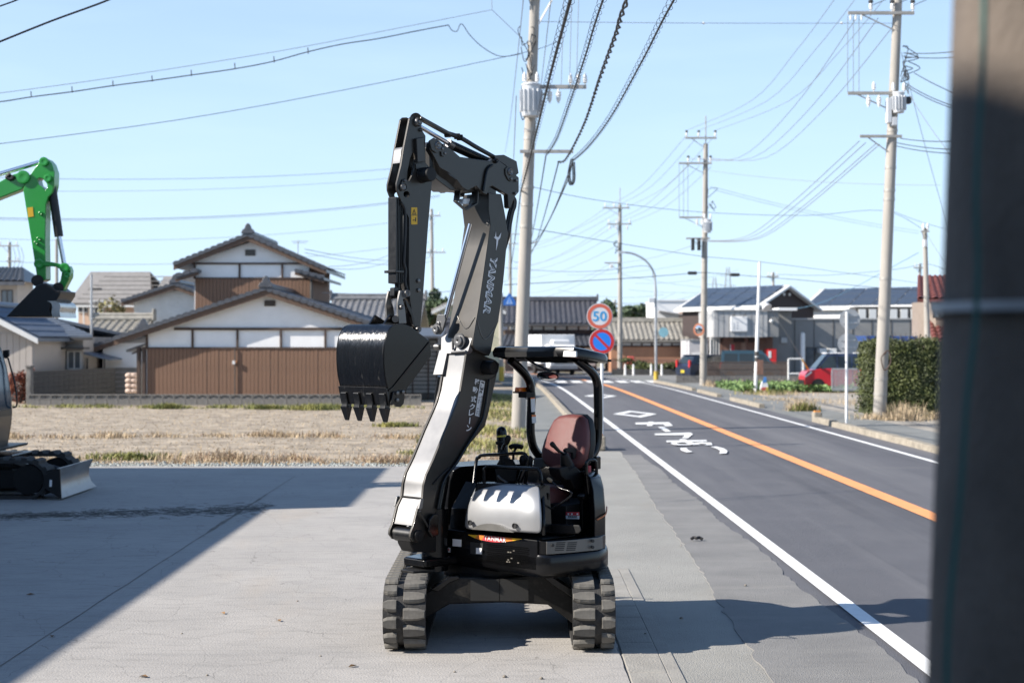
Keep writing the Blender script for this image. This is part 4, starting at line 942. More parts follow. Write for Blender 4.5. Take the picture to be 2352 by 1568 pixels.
for dx, dd in ((0, 0), (22, .025), (-25, .05)):
    tubep('hose', [bx(*p, HR-.06-dd) for p in lc(c1, (1700+dx, 1150), (1790+dx, 1240), (1795+dx, 1330), (1765+dx, 1420), (1735+dx, 1568))+lc(c2, (1712+dx, 150))]+[bx(*c2(1640+dx, 420), HR-.16-dd), bx(*c2(1590+dx, 800), HR-.2-dd)], .013, m_hose)
# lamp guard under the head
gs = [bx(*c1(*p), HR-.02) for p in ((1335, 1080), (1320, 1290), (1230, 1345))]
def strap(pts_, b0, w_, name='lamp_guard'):
    for a, b_ in zip(pts_[:-1], pts_[1:]):
        A = bx(*c1(*a), b0); B = bx(*c1(*b_), b0); n = (B-A).normalized(); q = LF.cross(n).normalized()*.006
        MB().prism([A-q, B-q, B+q, A+q], -LF*w_).build(name, m_gun, EX, bevel=.002)
strap([(1345, 1080), (1330, 1300), (1185, 1384), (1050, 1265)], HR-.02, .03)
strap([(1105, 1130), (1085, 1270)], HR-.10, .06); strap([(1345, 1080), (1330, 1300), (1240, 1350)], HR-.04, .07)
MB().prism([bx(*c1(*p), HR-.08) for p in ((1150, 1235), (1235, 1235), (1215, 1310), (1125, 1312))], -LF*.05).build('boom_work_light', m_lamp, EX, bevel=.006)

# ---- arm
AR = .02; AW = .115
arm_p = lc(c1, (440, 190), (470, 160), (520, 158), (565, 180), (590, 250), (600, 340), (650, 420), (645, 560), (650, 770), (730, 860), (735, 990), (700, 1400))+lc(c2, (685, 0), (650, 480), (620, 900), (585, 1300), (580, 1390), (540, 1412), (505, 1380), (490, 1270), (445, 1000), (440, 860), (428, 560), (432, 60))+lc(c1, (430, 1490), (330, 1270), (275, 1120), (272, 1040), (330, 800), (365, 570))
slot = lc(c1, (500, 620), (515, 700), (495, 840), (470, 940), (435, 1010), (405, 985), (415, 870), (445, 720), (480, 640))
hole = circ(c1, 400, 1180, 40)
plate('arm_plate', arm_p, AR, .018, m_gun, [slot, hole], bevel=.003)
plate('arm_plate', arm_p, AR-AW+.018, .018, m_gun, [slot, hole], bevel=.003, tb=AR)
plate('arm_box', lc(c1, (500, 1030), (733, 995), (698, 1400))+lc(c2, (682, 0), (648, 480), (618, 900), (583, 1300), (560, 1380), (510, 1340), (460, 1040), (445, 860), (432, 560), (436, 60))+lc(c1, (440, 1420)), AR-.016, AW-.03, m_gun, bevel=.003, tb=AR)
plate('arm_web', lc(c1, (352, 600), (372, 560), (385, 570), (345, 775), (332, 770)), AR-.018, AW-.036, m_gunlit, bevel=.002, tb=AR)
plate('arm_cover', lc(c1, (530, 450), (635, 432), (650, 750), (545, 768)), AR+.03, .03, m_gun, bevel=.006)
MB().cyl(bx(*c1(520, 195), AR-AW-.01), bx(*c1(520, 195), AR+.01), .045, n=24).build('arm_top_boss', m_gun, EX, smooth=40)
disc('arm_top_pin', c1(535, 238), AR, .035, .03, m_steel); disc('bolt', c1(578, 340), AR, .014, .02, m_steel)
MB().lathe(bx(*c1(600, 930), AR), LF, [(0, .062), (.01, .062), (.012, .056), (.095, .056), (.105, .05), (.106, .0)], 28).build('arm_boss', m_blkm, EX, smooth=40)
MB().prism([bx(*c1(*p), AR+.012) for p in ((520, 780), (625, 770), (650, 840), (560, 860), (525, 850))], -LF*.012).build('boss_bracket', m_gun, EX, bevel=.003)
MB().prism([bx(*c1(*p), AR+.012) for p in ((350, 990), (385, 975), (395, 1010), (370, 1130), (340, 1140), (318, 1110), (322, 1060))], -LF*.012).build('pin_keeper', m_gun, EX, bevel=.003)
disc('bucket_cylinder_pin', c1(352, 1085), AR+.012, .025, .012, m_steel); disc('bolt', c1(373, 1003), AR+.012, .012, .012, m_steel)
for x, y in ((550, 742), (552, 865)): disc('bolt', c2(x, y), AR, .015, .014, m_steel, rings=((1, 0), (1, .8), (.6, 1), (.2, 1)))
disc('arm_tip_pin', c2(548, 1375), AR+.004, .024, .02, m_steel)
MB().cyl(bx(*c1(352, 1085), AR-AW-.02), bx(*c1(352, 1085), AR), .03, n=20).build('bucket_cylinder_bush', m_blk, EX, smooth=40)
# warning decals
MB().prism([bx(*c1(*p), AR+.002) for p in ((461, 1352), (538, 1352), (541, 1452), (461, 1452))], -LF*.002).build('warning_decal', m_yel, EX)
MB().prism([bx(*c1(*p), AR+.002) for p in ((461, 1458), (541, 1458), (541, 1574), (461, 1574))], -LF*.002).build('warning_decal', m_yel, EX)
t3 = [bx(*c1(*p), AR+.004) for p in ((500, 1372), (526, 1440), (475, 1440))]; tc_ = sum(t3, Vector())/3; t4 = [tc_+(p-tc_)*.72 for p in t3]
MB().add(t3+t4, [(0, 1, 4, 3), (1, 2, 5, 4), (2, 0, 3, 5)]).build('warning_mark', m_dkt, EX)
for q in (((515, 1485), (526, 1483), (524, 1535), (513, 1535)), ((486, 1505), (491, 1505), (491, 1530), (486, 1530)), ((488, 1515), (512, 1512), (512, 1518), (488, 1521)), ((497, 1395), (503, 1395), (502, 1422), (498, 1422)), ((470, 1447), (532, 1447), (532, 1450), (470, 1450))):
    MB().prism([bx(*c1(*p), AR+.004) for p in q], -LF*.001).build('warning_mark', m_dkt, EX)
# bucket cylinder with guard
plate('cylinder_guard', lc(c1, (262, 1212), (352, 1235))+lc(c2, (350, 785), (262, 770)), AR-.015, .088, m_blkw, bevel=.004)
for x in (288, 318, 338): MB().tube([bx(*c1(x, 1240), AR-.014), bx(*c2(x+8, 770), AR-.014)], .006, 8).build('guard_rail', m_blk, EX, smooth=60)
plate('guard_clamp', lc(c2, (255, 600), (370, 605), (370, 640), (255, 635)), AR+.0, .125, m_blkw, bevel=.004)
MB().cyl(bx(*c2(285, 760), AR-.05), bx(*c2(290, 910), AR-.05), .024, n=18).build('bucket_cylinder_rod', m_blk, EX, smooth=40)
plate('rod_end', lc(c2, (240, 830), (330, 820), (345, 860), (330, 960), (270, 975), (235, 940)), AR-.03, .05, m_blkw, bevel=.006)
tubep('hose', [bx(*p, AR-.005) for p in lc(c1, (330, 1290), (380, 1420))+lc(c2, (372, 300), (362, 500), (385, 600), (378, 760), (400, 850))], .012, m_hose)
# bucket linkage
lkp = lc(c2, (318, 868), (410, 862), (440, 905), (408, 955), (352, 985), (382, 1090), (402, 1300), (300, 1300), (284, 1050), (300, 950))
plate('bucket_link', lkp, AR+.015, .02, m_steel, bevel=.004); plate('bucket_link', lkp, AR-AW-.01, .02, m_steel, bevel=.004, tb=AR)
MB().cyl(bx(*c2(385, 908), AR+.03), bx(*c2(385, 908), AR-AW-.05), .028, n=22).build('link_pin', m_steel, EX, smooth=40)
MB().cyl(bx(*c2(320, 1085), AR+.02), bx(*c2(320, 1085), AR-AW-.03), .02, n=18).build('link_pin', m_steel, EX, smooth=40)
disc('bolt', c2(330, 1085), AR+.02, .018, .016, m_steel); disc('link_pin_cap', c2(408, 905), AR+.03, .027, .012, m_steel)
plate('guide_link', lc(c2, (375, 980), (410, 1010), (470, 1120), (505, 1240), (510, 1330), (480, 1310), (460, 1200), (400, 1070)), AR+.02, .02, m_blk, bevel=.004)
MB().cyl(bx(*c2(255, 1240), AR+.03), bx(*c2(255, 1240), AR-AW-.05), .026, n=18).build('bucket_pin', m_steel, EX, smooth=40)

# ---- bucket
KR = .14; KW = .52
sh = [(640, 186), (590, 170), (540, 172), (502, 195), (474, 250), (458, 330), (455, 430), (464, 540), (484, 640), (500, 745)]
shp = catmull([bx(*cB(*p), KR) for p in sh], 4)
cyc = bx(*cB(620, 380), KR)
inn = [p+(cyc-p).normalized()*.014 for p in shp]
mb = MB(); V = shp+inn; n = len(shp); V2 = [p-LF*KW for p in V]
fc = []
for i in range(n-1): fc += [(i, i+1, 2*n+i+1, 2*n+i), (n+i, 2*n+n+i, 2*n+n+i+1, n+i+1)]
fc += [(n-1, 2*n-1, 4*n-1, 3*n-1), (0, 2*n, 3*n, n)]
bk = mb.add(V+V2, fc).build('bucket_shell', m_shell, EX, smooth=40)
chk = [bx(*cB(*p), KR+.004) for p in ((640, 186), (700, 228), (780, 290), (792, 360), (790, 400), (700, 525), (612, 640), (540, 690), (500, 745))]
chp = chk+[p+LF*.004 for p in reversed(shp[1:-1])]
MB().prism(chp, -LF*.016).build('bucket_cheek', m_blk, EX, bevel=.003)
MB().prism([p-LF*(KW-.008) for p in chp], -LF*.016).build('bucket_cheek', m_blk, EX, bevel=.003)
MB().tube([bx(*cB(*p), KR+.008) for p in ((778, 300), (640, 470), (520, 620), (490, 645))], .006, 6).build('cheek_seam', m_blk, EX, smooth=60)
plate('side_cutter', lc(cB, (522, 655), (600, 640), (606, 690), (598, 738), (575, 762), (548, 760), (530, 738), (515, 750), (505, 742)), KR+.02, .02, m_blk, bevel=.004)
for x, y in ((548, 662), (548, 712), (588, 655)): disc('bolt', cB(x, y), KR+.02, .014, .014, m_steel, rings=((1, 0), (1, .8), (.6, 1), (.2, 1)))
MB().prism([bx(*cB(*p), KR+.002) for p in ((468, 622), (488, 634), (506, 748), (492, 752))], -LF*(KW+.004)).build('bucket_lip', m_blkw, EX, bevel=.003)
for k in range(4):
    b0 = KR-.012-k*(KW-.10)/3
    a, bq, e = (470, 665), (488, 755), (500, 870)
    q = lambda x, y: bx(*cB(x, y), KR)-LF*(KR-b0)
    MB().prism([q(462, 668), q(492, 655), q(512, 750), q(506, 775), q(470, 772), q(476, 740)], -LF*.062).build('tooth_adapter', m_blkw, EX, bevel=.008)
    P0 = [q(466, 768), q(510, 768)]; P1 = [q(490, 872), q(500, 872)]
    r0 = [P0[0]+LF*.006, P0[1]+LF*.006, P0[1]-LF*.068, P0[0]-LF*.068]; r1 = [P1[0]-LF*.012, P1[1]-LF*.012, P1[1]-LF*.05, P1[0]-LF*.05]
    MB().loft([r0, r1]).build('bucket_tooth', m_blkw, EX, bevel=.005)
for b0 in (KR-.15, KR-.31): MB().prism([bx(*cB(*p), KR)-LF*(KR-b0) for p in ((480, 235), (560, 165), (600, 100), (720, 180), (690, 240), (600, 215))], -LF*.02).build('bucket_ear', m_blk, EX, bevel=.004)
# ================================================================ houses and shop
m_plaster = mat('white_plaster', (.86, .86, .855), .85, var=.05, scale=1.2, bump=.1, bscale=30)
m_oldpl = mat('old_plaster', (.72, .70, .66), .88, var=.10, scale=1.5)
ramp_layer(m_oldpl, 1.3, .55, .75, (.48, .43, .37), .4)
m_board = mat('brown_board', (.205, .118, .076), .8, var=.14, scale=2.5, stretch=(6, 6, .6))
m_timber = mat('dark_timber', (.075, .048, .036), .75, var=.2, scale=5)
m_barge = mat('bargeboard', (.12, .075, .052), .75, var=.15, scale=4)
m_tile = mat('roof_tile', (.082, .087, .10), .36, var=.28, scale=5)
m_tilem = mat('roof_tile_mid', (.20, .20, .205), .5, var=.25, scale=4)
m_tilel = mat('roof_tile_pale', (.30, .28, .24), .6, var=.25, scale=4)
m_tiled = mat('roof_tile_dark', (.085, .085, .095), .4, var=.2, scale=4)
m_beige = mat('beige_siding', (.44, .40, .36), .8, var=.05, scale=2)
m_salmon = mat('salmon_wall', (.62, .44, .33), .85, var=.05, scale=2)
m_greyr = mat('grey_slate', (.25, .235, .22), .8, var=.12, scale=3)
m_bluer = mat('blue_grey_metal', (.16, .19, .235), .42, metal=.3, var=.12, scale=3)
m_wframe = mat('window_frame', (.7, .7, .68), .5, var=.04)
m_dframe = mat('dark_frame', (.07, .065, .06), .5, var=.1)
m_glass = mat('window_glass', (.10, .12, .14), .08, var=.2, scale=2, spec=.8)
m_block = mat('block_wall', (.20, .19, .175), .92, var=.25, scale=3, bump=.5, bscale=20)
ramp_layer(m_block, 2, .52, .72, (.075, .072, .068), .7, (1, 1, .4))
m_blockd = mat('block_wall_dark', (.075, .074, .072), .92, var=.3, scale=3, bump=.5, bscale=20)
m_shop = mat('shop_panel', (.235, .235, .23), .6, var=.06, scale=2)
m_shopl = mat('shop_panel_light', (.42, .42, .415), .6, var=.05, scale=2)
m_brick = mat('orange_board', (.44, .225, .13), .82, var=.12, scale=2, stretch=(5, 5, .5))
m_white2 = mat('white_wall', (.80, .80, .79), .8, var=.03, scale=1)
m_cream = mat('cream_wall', (.66, .62, .44), .85, var=.05, scale=2)
m_redr = mat('red_tile', (.16, .048, .036), .55, var=.2, scale=5)
m_solar = mat('solar_panel', (.05, .065, .09), .28, var=.2, scale=6, coat=.4)
m_metal = mat('galv_metal', (.45, .46, .47), .45, metal=.6, var=.1, scale=8)
m_dkb = mat('dark_brown_siding', (.045, .03, .028), .7, var=.15, scale=3)
m_plank = mat('shop_plank', (.20, .11, .08), .75, var=.25, scale=3, stretch=(8, 8, .6))

def pxx(X, d): return (X-CX)/F*d
def pzz(Y, d): return H+(CY-Y)/F*d
class TF:
    def __init__(s, x, y, yaw=0): s.m = Matrix.Translation((x, y, 0)) @ Matrix.Rotation(yaw, 4, 'Z')
    def __call__(s, p): return s.m @ Vector(p)
    def mb(s, mb): mb.v = [tuple(s.m @ Vector(p)) for p in mb.v]; return mb
def ribs(a, b, c, d, pitch, r, rows):
    """corrugated tile slope: a,b along the eave, d,c along the ridge"""
    a, b, c, d = map(Vector, (a, b, c, d)); n = max(4, int((b-a).length/pitch)); nm = (b-a).cross(d-a).normalized()
    if nm.z < 0: nm = -nm
    mb = MB(); prof = [(0, 0), (.18, .75), (.38, 1), (.58, .75), (.76, 0)]
    m = n*5+1; V = []
    for j in range(rows):
        for e in (0, 1):
            t = (j+e)/rows; lift = nm*(.035 if e == 0 else 0.0)
            for i in range(n):
                for u, h in prof:
                    f = (i+u)/n; V.append(a.lerp(b, f).lerp(d.lerp(c, f), t)+nm*(h*r)+lift)
            V.append(b.lerp(c, t)+lift)
    Fc = []
    for j in range(rows*2-1):
        for i in range(m-1): Fc.append((j*m+i, j*m+i+1, (j+1)*m+i+1, (j+1)*m+i))
    mb.add(V, Fc); return mb
def window(par, T, x0, x1, z0, z1, y, frame=None, mull=1, out_=.04):
    """window on a wall facing local -y"""
    fw = .05; mb = MB()
    for (a, b, c, d) in ((x0-fw, x1+fw, z0-fw, z0), (x0-fw, x1+fw, z1, z1+fw), (x0-fw, x0, z0, z1), (x1, x1+fw, z0, z1)): mb.bb((a, y-out_, c), (b, y+.02, d))
    for k in range(mull):
        xm = x0+(x1-x0)*(k+1)/(mull+1); mb.bb((xm-.025, y-out_, z0), (xm+.025, y+.02, z1))
    w_ = T.mb(mb).build('window', frame or m_wframe, par)
    T.mb(MB().bb((x0, y-.012, z0), (x1, y+.01, z1))).build('pane', m_glass, w_)
    return w_
def windowx(par, T, y0, y1, z0, z1, x, frame=None, sgn=1):
    fw = .05; mb = MB()
    for (a, b, c, d) in ((y0-fw, y1+fw, z0-fw, z0), (y0-fw, y1+fw, z1, z1+fw), (y0-fw, y0, z0, z1), (y1, y1+fw, z0, z1), ((y0+y1)/2-.025, (y0+y1)/2+.025, z0, z1)): mb.bb((min(x, x+sgn*.04), a, c), (max(x, x+sgn*.04), b, d))
    w_ = T.mb(mb).build('window', frame or m_wframe, par)
    T.mb(MB().bb((min(x, x+sgn*.012), y0, z0), (max(x, x+sgn*.012), y1, z1))).build('pane', m_glass, w_)

# ---------- gable-front house pieces with tiled verge
def ridge_end(par, x, y, z, k=1.0):
    mb = MB(); pr = [(-.30, 0), (-.22, .16), (-.14, .20), (-.10, .34), (-.03, .42), (.03, .42), (.10, .34), (.14, .20), (.22, .16), (.30, 0)]
    mb.prism([Vector((x+a*k, y, z+b*k)) for a, b in pr], (0, .22*k, 0)); o = mb.build('ridge_ornament', m_tile, par, bevel=.02)
    return o
vt_mesh = None
def verge(par, p0, p1, y, dep, up):
    """row of edge tiles from p0 (eave) to p1 (ridge), both (x,z)"""
    global vt_mesh
    if vt_mesh is None:
        mb = MB(); n = 8
        ring = lambda r, yy, zz=0: [Vector((math.cos(math.pi*k/n)*r, yy, math.sin(math.pi*k/n)*r*.9+zz)) for k in range(n+1)]
        # tile: a rounded roll running down the slope with a front drip
        mb.prism([Vector((-.15, 0, -.06)), Vector((.15, 0, -.06)), Vector((.15, 0, .02)), Vector((.10, 0, .075)), Vector((.0, 0, .10)), Vector((-.10, 0, .085)), Vector((-.15, 0, .04))], (0, .34, 0))
        vt_mesh = mb.mesh('verge_tile', m_tile, smooth=50)
    a = Vector((p0[0], y, p0[1])); b = Vector((p1[0], y, p1[1])); L_ = (b-a).length; n = max(2, int(L_/.27)); ang = math.atan2(b.z-a.z, b.x-a.x)
    off = OFF[par.name]
    for i in range(n):
        p = a.lerp(b, (i+.5)/n); m4 = Matrix.Translation(p-off+Vector((0, 0, up))) @ Matrix.Rotation(-ang, 4, 'Y') @ Matrix.Rotation(R(6 if b.x > a.x else -6), 4, 'Y')
        link('verge_tile', vt_mesh, par, m4)
def gable_roof(par, xl, xr, xa, zl, zr, za, y0, y1, th=.14, tile=m_tile, barge=m_barge, tiles=True, pitch=.3):
    """roof over a gable facing the camera: eave ends (xl,zl),(xr,zr), apex (xa,za)"""
    roof = MB().prism([Vector((xl, y0, zl)), Vector((xa, y0, za)), Vector((xr, y0, zr)), Vector((xr, y0, zr-th)), Vector((xa, y0, za-th)), Vector((xl, y0, zl-th))], (0, y1-y0, 0)).build('roof', tile, par)
    for a, b in (((xl, zl), (xa, za)), ((xr, zr), (xa, za))):
        d = Vector((b[0]-a[0], 0, b[1]-a[1])).normalized(); P0 = Vector((a[0], y0-.03, a[1]-th*.2)); P1 = Vector((b[0], y0-.03, b[1]-th*.2))
        MB().prism([P0, P1, P1-Vector((0, 0, .24)), P0-Vector((0, 0, .2))], (0, .07, 0)).build('bargeboard', barge, roof)
        if tiles: verge(roof, a, b, y0-.08, .3, .02)
        rb = ribs((a[0], y0+.25, a[1]+.01), (a[0], y1, a[1]+.01), (b[0], y1, b[1]+.01), (b[0], y0+.25, b[1]+.01), pitch, .05, max(3, int(abs(b[0]-a[0])/.45)))
        rb.build('roof_tiles', tile, roof, fixn=False)['kind'] = 'stuff'
    MB().tube([(xa, y0-.02, za+.10), (xa, y1, za+.10)], .14, 10).build('ridge_cap', tile, roof, smooth=50)
    if tiles: ridge_end(roof, xa, y0-.12, za+.06)
    return roof
def gable_wall(par, xl, xr, xa, zl, zr, za, y0, y1, m, name='wall'):
    return MB().prism([Vector((xl, y0, 0)), Vector((xr, y0, 0)), Vector((xr, y0, zr)), Vector((xa, y0, za)), Vector((xl, y0, zl))], (0, y1-y0, 0)).build(name, m, par)
def boards(par, x0, x1, z0, z1, y, wd, m=m_board):
    n = int((x1-x0)/wd); wd = (x1-x0)/n; me = MB().bb((-wd/2+.006, 0, 0), (wd/2-.006, .04, z1-z0)).mesh('board', m)
    off = OFF[par.name]; rr_ = random.Random(int(x0*100))
    for i in range(n): link('board', me, par, Matrix.Translation(Vector((x0+wd*(i+.5), y+rr_.uniform(-.008, .004), z0))-off))

# ---- the big farmhouse
d = 54.0; z_ = lambda Y: pzz(Y, d); x_ = lambda X: pxx(X, d)
h1 = thing('farmhouse', (-9.3, 54, 0), 'large farmhouse with brown board gable, white plaster band and dark tiled roofs', 'house')
gw = gable_wall(h1, x_(335), x_(905), x_(615), z_(765), z_(768), z_(678), 54.06, 66, m_plaster)
boards(gw, x_(338), x_(903), .25, z_(801), 54.0, .15)
MB().bb((x_(335), 53.98, 0), (x_(905), 54.05, .26)).build('plinth', m_block, h1)
for (X0, X1, Y0, Y1) in ((333, 907, 801, 797), (400, 850, 758, 752)): MB().bb((x_(X0), 53.97, z_(Y0)), (x_(X1), 54.07, z_(Y1))).build('beam', m_timber, gw)
for X in (337, 442, 545, 645, 747, 850): MB().bb((x_(X-2.2), 53.975, z_(798)), (x_(X+2.2), 54.07, z_(757))).build('post', m_timber, gw)
MB().bb((x_(607), 54.0, z_(703)), (x_(632), 54.07, z_(690))).build('vent', m_dframe, gw)
for k in range(4): MB().bb((x_(607), 53.98, z_(702-k*3.4)), (x_(632), 54.0, z_(700.6-k*3.4))).build('vent_slat', m_timber, gw)
gable_roof(h1, x_(268), x_(975), x_(615), z_(779), z_(784), z_(664), 53.66, 66.3)
for X in (319, 331): MB().bb((x_(X-3.5), 53.9, 0), (x_(X+3.5), 54.15, z_(797))).build('corner_post', m_timber, h1)
# lean-to eave at the left
MB().prism([Vector((x_(288), 54.1, z_(803))), Vector((x_(335), 54.1, z_(787))), Vector((x_(335), 54.1, z_(791))), Vector((x_(288), 54.1, z_(808)))], (0, 6, 0)).build('lean_to_roof', m_tile, h1)
MB().bar((x_(300), 54.2, z_(812)), (x_(333), 54.2, z_(800)), .06, .06).build('bracket', m_timber, h1)
MB().tube([(x_(540), 53.95, z_(800)), (x_(540), 53.95, .3)], .02, 6).build('cable', m_dframe, h1)
MB().bb((x_(535), 53.88, z_(836)), (x_(541), 53.98, z_(828))).build('meter_box', m_wframe, h1)
MB().bb((x_(541), 53.9, z_(834)), (x_(545), 53.97, z_(828))).build('meter_cap', mat('meter_orange', (.6, .25, .1), .5), h1)
# upper storey
d2 = 60.0; z2 = lambda Y: pzz(Y, d2); x2 = lambda X: pxx(X, d2)
uw = gable_wall(h1, x2(446), x2(714), x2(574), z2(600), z2(602), z2(556), 60.06, 66, m_plaster, 'upper_wall')
MB().bb((x2(714), 60.1, 2), (x2(714)+.03, 66, z2(612))).build('side_boarding', m_board, uw)
boards(uw, x2(448), x2(712), z2(740), z2(639), 60.0, .15)
for (X0, X1, Y0, Y1) in ((444, 716, 640, 637), (440, 716, 607, 603)): MB().bb((x2(X0), 59.97, z2(Y0)), (x2(X1), 60.07, z2(Y1))).build('beam', m_timber, uw)
for X in (447, 550, 648, 712): MB().bb((x2(X-2), 59.975, z2(638)), (x2(X+2), 60.07, z2(606))).build('post', m_timber, uw)
MB().bb((x2(563), 60.0, z2(587)), (x2(586), 60.07, z2(573))).build('vent', m_dframe, uw)
gable_roof(h1, x2(404), x2(752), x2(574), z2(609), z2(619), z2(541), 59.6, 66.4)
for X0, X1, Y0, Y1 in ((410, 462, 636, 622), (748, 682, 638, 622)):
    sk = MB().prism([Vector((x2(X0), 59.4, z2(Y0))), Vector((x2(X1), 59.4, z2(Y1)+.05)), Vector((x2(X1), 59.4, z2(Y1)-.08)), Vector((x2(X0), 59.4, z2(Y0)-.12))], (0, 6, 0)).build('skirt_roof', m_tile, h1)
    verge(sk, (x2(X0), z2(Y0)), (x2(X1), z2(Y1)), 59.33, .3, .02)
    MB().bar((x2(X0), 59.45, z2(Y0)-.16), (x2(X1), 59.45, z2(Y1)-.12), .06, .14).build('bargeboard', m_barge, sk)
MB().tube([(x2(716), 59.9, z2(640)), (x2(716), 59.9, z2(720))], .05, 8).build('downpipe', m_dframe, h1)
MB().tube([(x2(660), 63, z2(575)), (x2(660), 63, z2(540))], .02, 6).build('aerial_mast', m_metal, h1)
for X0, X1, Y in ((645, 685, 543), (648, 680, 547)): MB().tube([(x2(X0), 63, z2(Y)), (x2(X1), 63, z2(Y-1))], .012, 5).build('aerial', m_metal, h1)

ident = TF(0, 0)
# ---- houses with the ridge across the view
def ridge_house(name, label, X0, X1, Ye, Yr, d, dep, wall, roof, oh=.5, tile=True, Xr0=None, Xr1=None, pitch=.3, flat=False, rmat_ribs=None):
    xa, xb = pxx(X0, d), pxx(X1, d); ze = pzz(Ye, d); zr = pzz(Yr, d+dep/2)
    r = thing(name, ((xa+xb)/2, d, 0), label, 'house')
    yr = d+dep/2
    wl = MB().bb((xa+oh, d+oh, 0), (xb-oh, d+dep-oh, ze-.08)).build('wall', wall, r)
    xr0 = xa if Xr0 is None else pxx(Xr0, yr); xr1 = xb if Xr1 is None else pxx(Xr1, yr)
    g0, g1 = max(xa+oh, xr0+.1), min(xb-oh, xr1-.1)
    MB().prism([Vector((g0, d+oh, ze-.08)), Vector((g0, yr, zr-.15)), Vector((g0, d+dep-oh, ze-.08))], (g1-g0, 0, 0)).build('gable', wall, r)
    P = [Vector((xa, d, ze)), Vector((xb, d, ze)), Vector((xr1, yr, zr)), Vector((xr0, yr, zr)), Vector((xa, d+dep, ze)), Vector((xb, d+dep, ze))]
    dn = Vector((0, 0, -.14))
    mb = MB(); V = P+[p+dn for p in P]
    mb.add(V, [(0, 1, 2, 3), (3, 2, 5, 4), (6, 9, 8, 7), (9, 10, 11, 8), (0, 6, 7, 1), (4, 5, 11, 10), (0, 3, 9, 6), (3, 4, 10, 9), (1, 7, 8, 2), (2, 8, 11, 5)])
    rf = mb.build('roof', roof, r)
    if tile:
        up = Vector((0, 0, .012)); ribs(P[0]+up, P[1]+up, P[2]+up, P[3]+up, pitch, .06, max(4, int((P[3]-P[0]).length/.4))).build('roof_tiles', roof, rf, fixn=False)['kind'] = 'stuff'
        MB().tube([P[3]+Vector((-.05, 0, .12)), P[2]+Vector((.05, 0, .12))], .16, 10).build('ridge_cap', roof, rf, smooth=50)
        MB().tube([P[3]+Vector((-.05, 0, .3)), P[2]+Vector((.05, 0, .3))], .10, 10).build('ridge_cap', roof, rf, smooth=50)
        for p, e in ((P[3], -1), (P[2], 1)): MB().box(p+Vector((e*.08, 0, .3)), (.14, .4, .6)).build('ridge_ornament', roof, rf, bevel=.05)
    MB().bb((xa, d-.03, ze-.22), (xb, d+.08, ze-.10)).build('gutter', m_dframe if roof is not m_greyr else m_wframe, rf)
    return r
ident = TF(0, 0)
h2 = ridge_house('salmon_house', 'two-storey salmon house with grey slate roof left of the farmhouse', 155, 348, 697, 624, 85, 8, m_salmon, m_greyr, tile=False, Xr0=208, Xr1=345)
xr_ = lambda X: pxx(X, 85); zr_ = lambda Y: pzz(Y, 85)
P0 = Vector((xr_(340), 85, zr_(697))); P1 = Vector((xr_(450), 85, zr_(697)))
MB().prism([P0, Vector((xr_(340), 89, pzz(634, 89))), Vector((xr_(340), 93, zr_(697)))], (xr_(450)-xr_(340), 0, 0)).build('roof', m_greyr, h2)
MB().bb((xr_(340), 85.5, 0), (xr_(450), 92.5, zr_(698))).build('wall', m_salmon, h2)
for k in range(7):
    y_ = 85+k*.55; t = k*.55/4
    MB().bb((xr_(165+45*t), y_-.02, zr_(697)+t*(pzz(624, 89)-zr_(697))), (xr_(347), y_+.03, zr_(697)+t*(pzz(624, 89)-zr_(697))+.05)).build('slate_course', m_greyr, h2)
window(h2, ident, xr_(206), xr_(234), zr_(724), zr_(692), 85.4, mull=2, out_=.35)
window(h2, ident, xr_(305), xr_(323), zr_(712), zr_(692), 85.45)
window(h2, ident, xr_(175), xr_(195), zr_(716), zr_(698), 85.48)
for Y0 in (659, 667): MB().bb((xr_(187), 86.6, zr_(Y0+4)), (xr_(212), 87.2, zr_(Y0))).build('roof_vent', m_dframe, h2)
MB().tube([(xr_(190), 85.1, zr_(697)), (xr_(193), 85.4, 0)], .05, 6).build('downpipe', m_wframe, h2)

h3 = thing('storehouse', (-17.5, 70, 0), 'white plaster storehouse gable between the salmon house and the farmhouse', 'house')
x3 = lambda X: pxx(X, 70); z3 = lambda Y: pzz(Y, 70)
g3 = gable_wall(h3, x3(308), x3(510), x3(406), z3(692), z3(692), z3(660), 70, 78, m_oldpl)
gable_roof(h3, x3(284), x3(530), x3(406), z3(693), z3(698), z3(653), 69.6, 78.4)
MB().bb((x3(398), 69.95, z3(668)), (x3(412), 70.05, z3(663))).build('vent', m_dframe, g3)

h3b = ridge_house('tiled_outhouse', 'low outhouse with olive grey tiled roof below the salmon house', 162, 306, 792, 737, 65, 7, m_oldpl, m_tilel, oh=.4, pitch=.34)
h3c = thing('white_shed', (-15.6, 62, 0), 'small white-walled shed with tiled gable at the left side of the farmhouse', 'shed')
x3c = lambda X: pxx(X, 61.5); z3c = lambda Y: pzz(Y, 61.5)
gable_wall(h3c, x3c(236), x3c(420), x3c(330), z3c(796), z3c(790), z3c(764), 61.5, 65, m_plaster)
gable_roof(h3c, x3c(218), x3c(440), x3c(335), z3c(797), z3c(797), z3c(757), 61.1, 65.3)
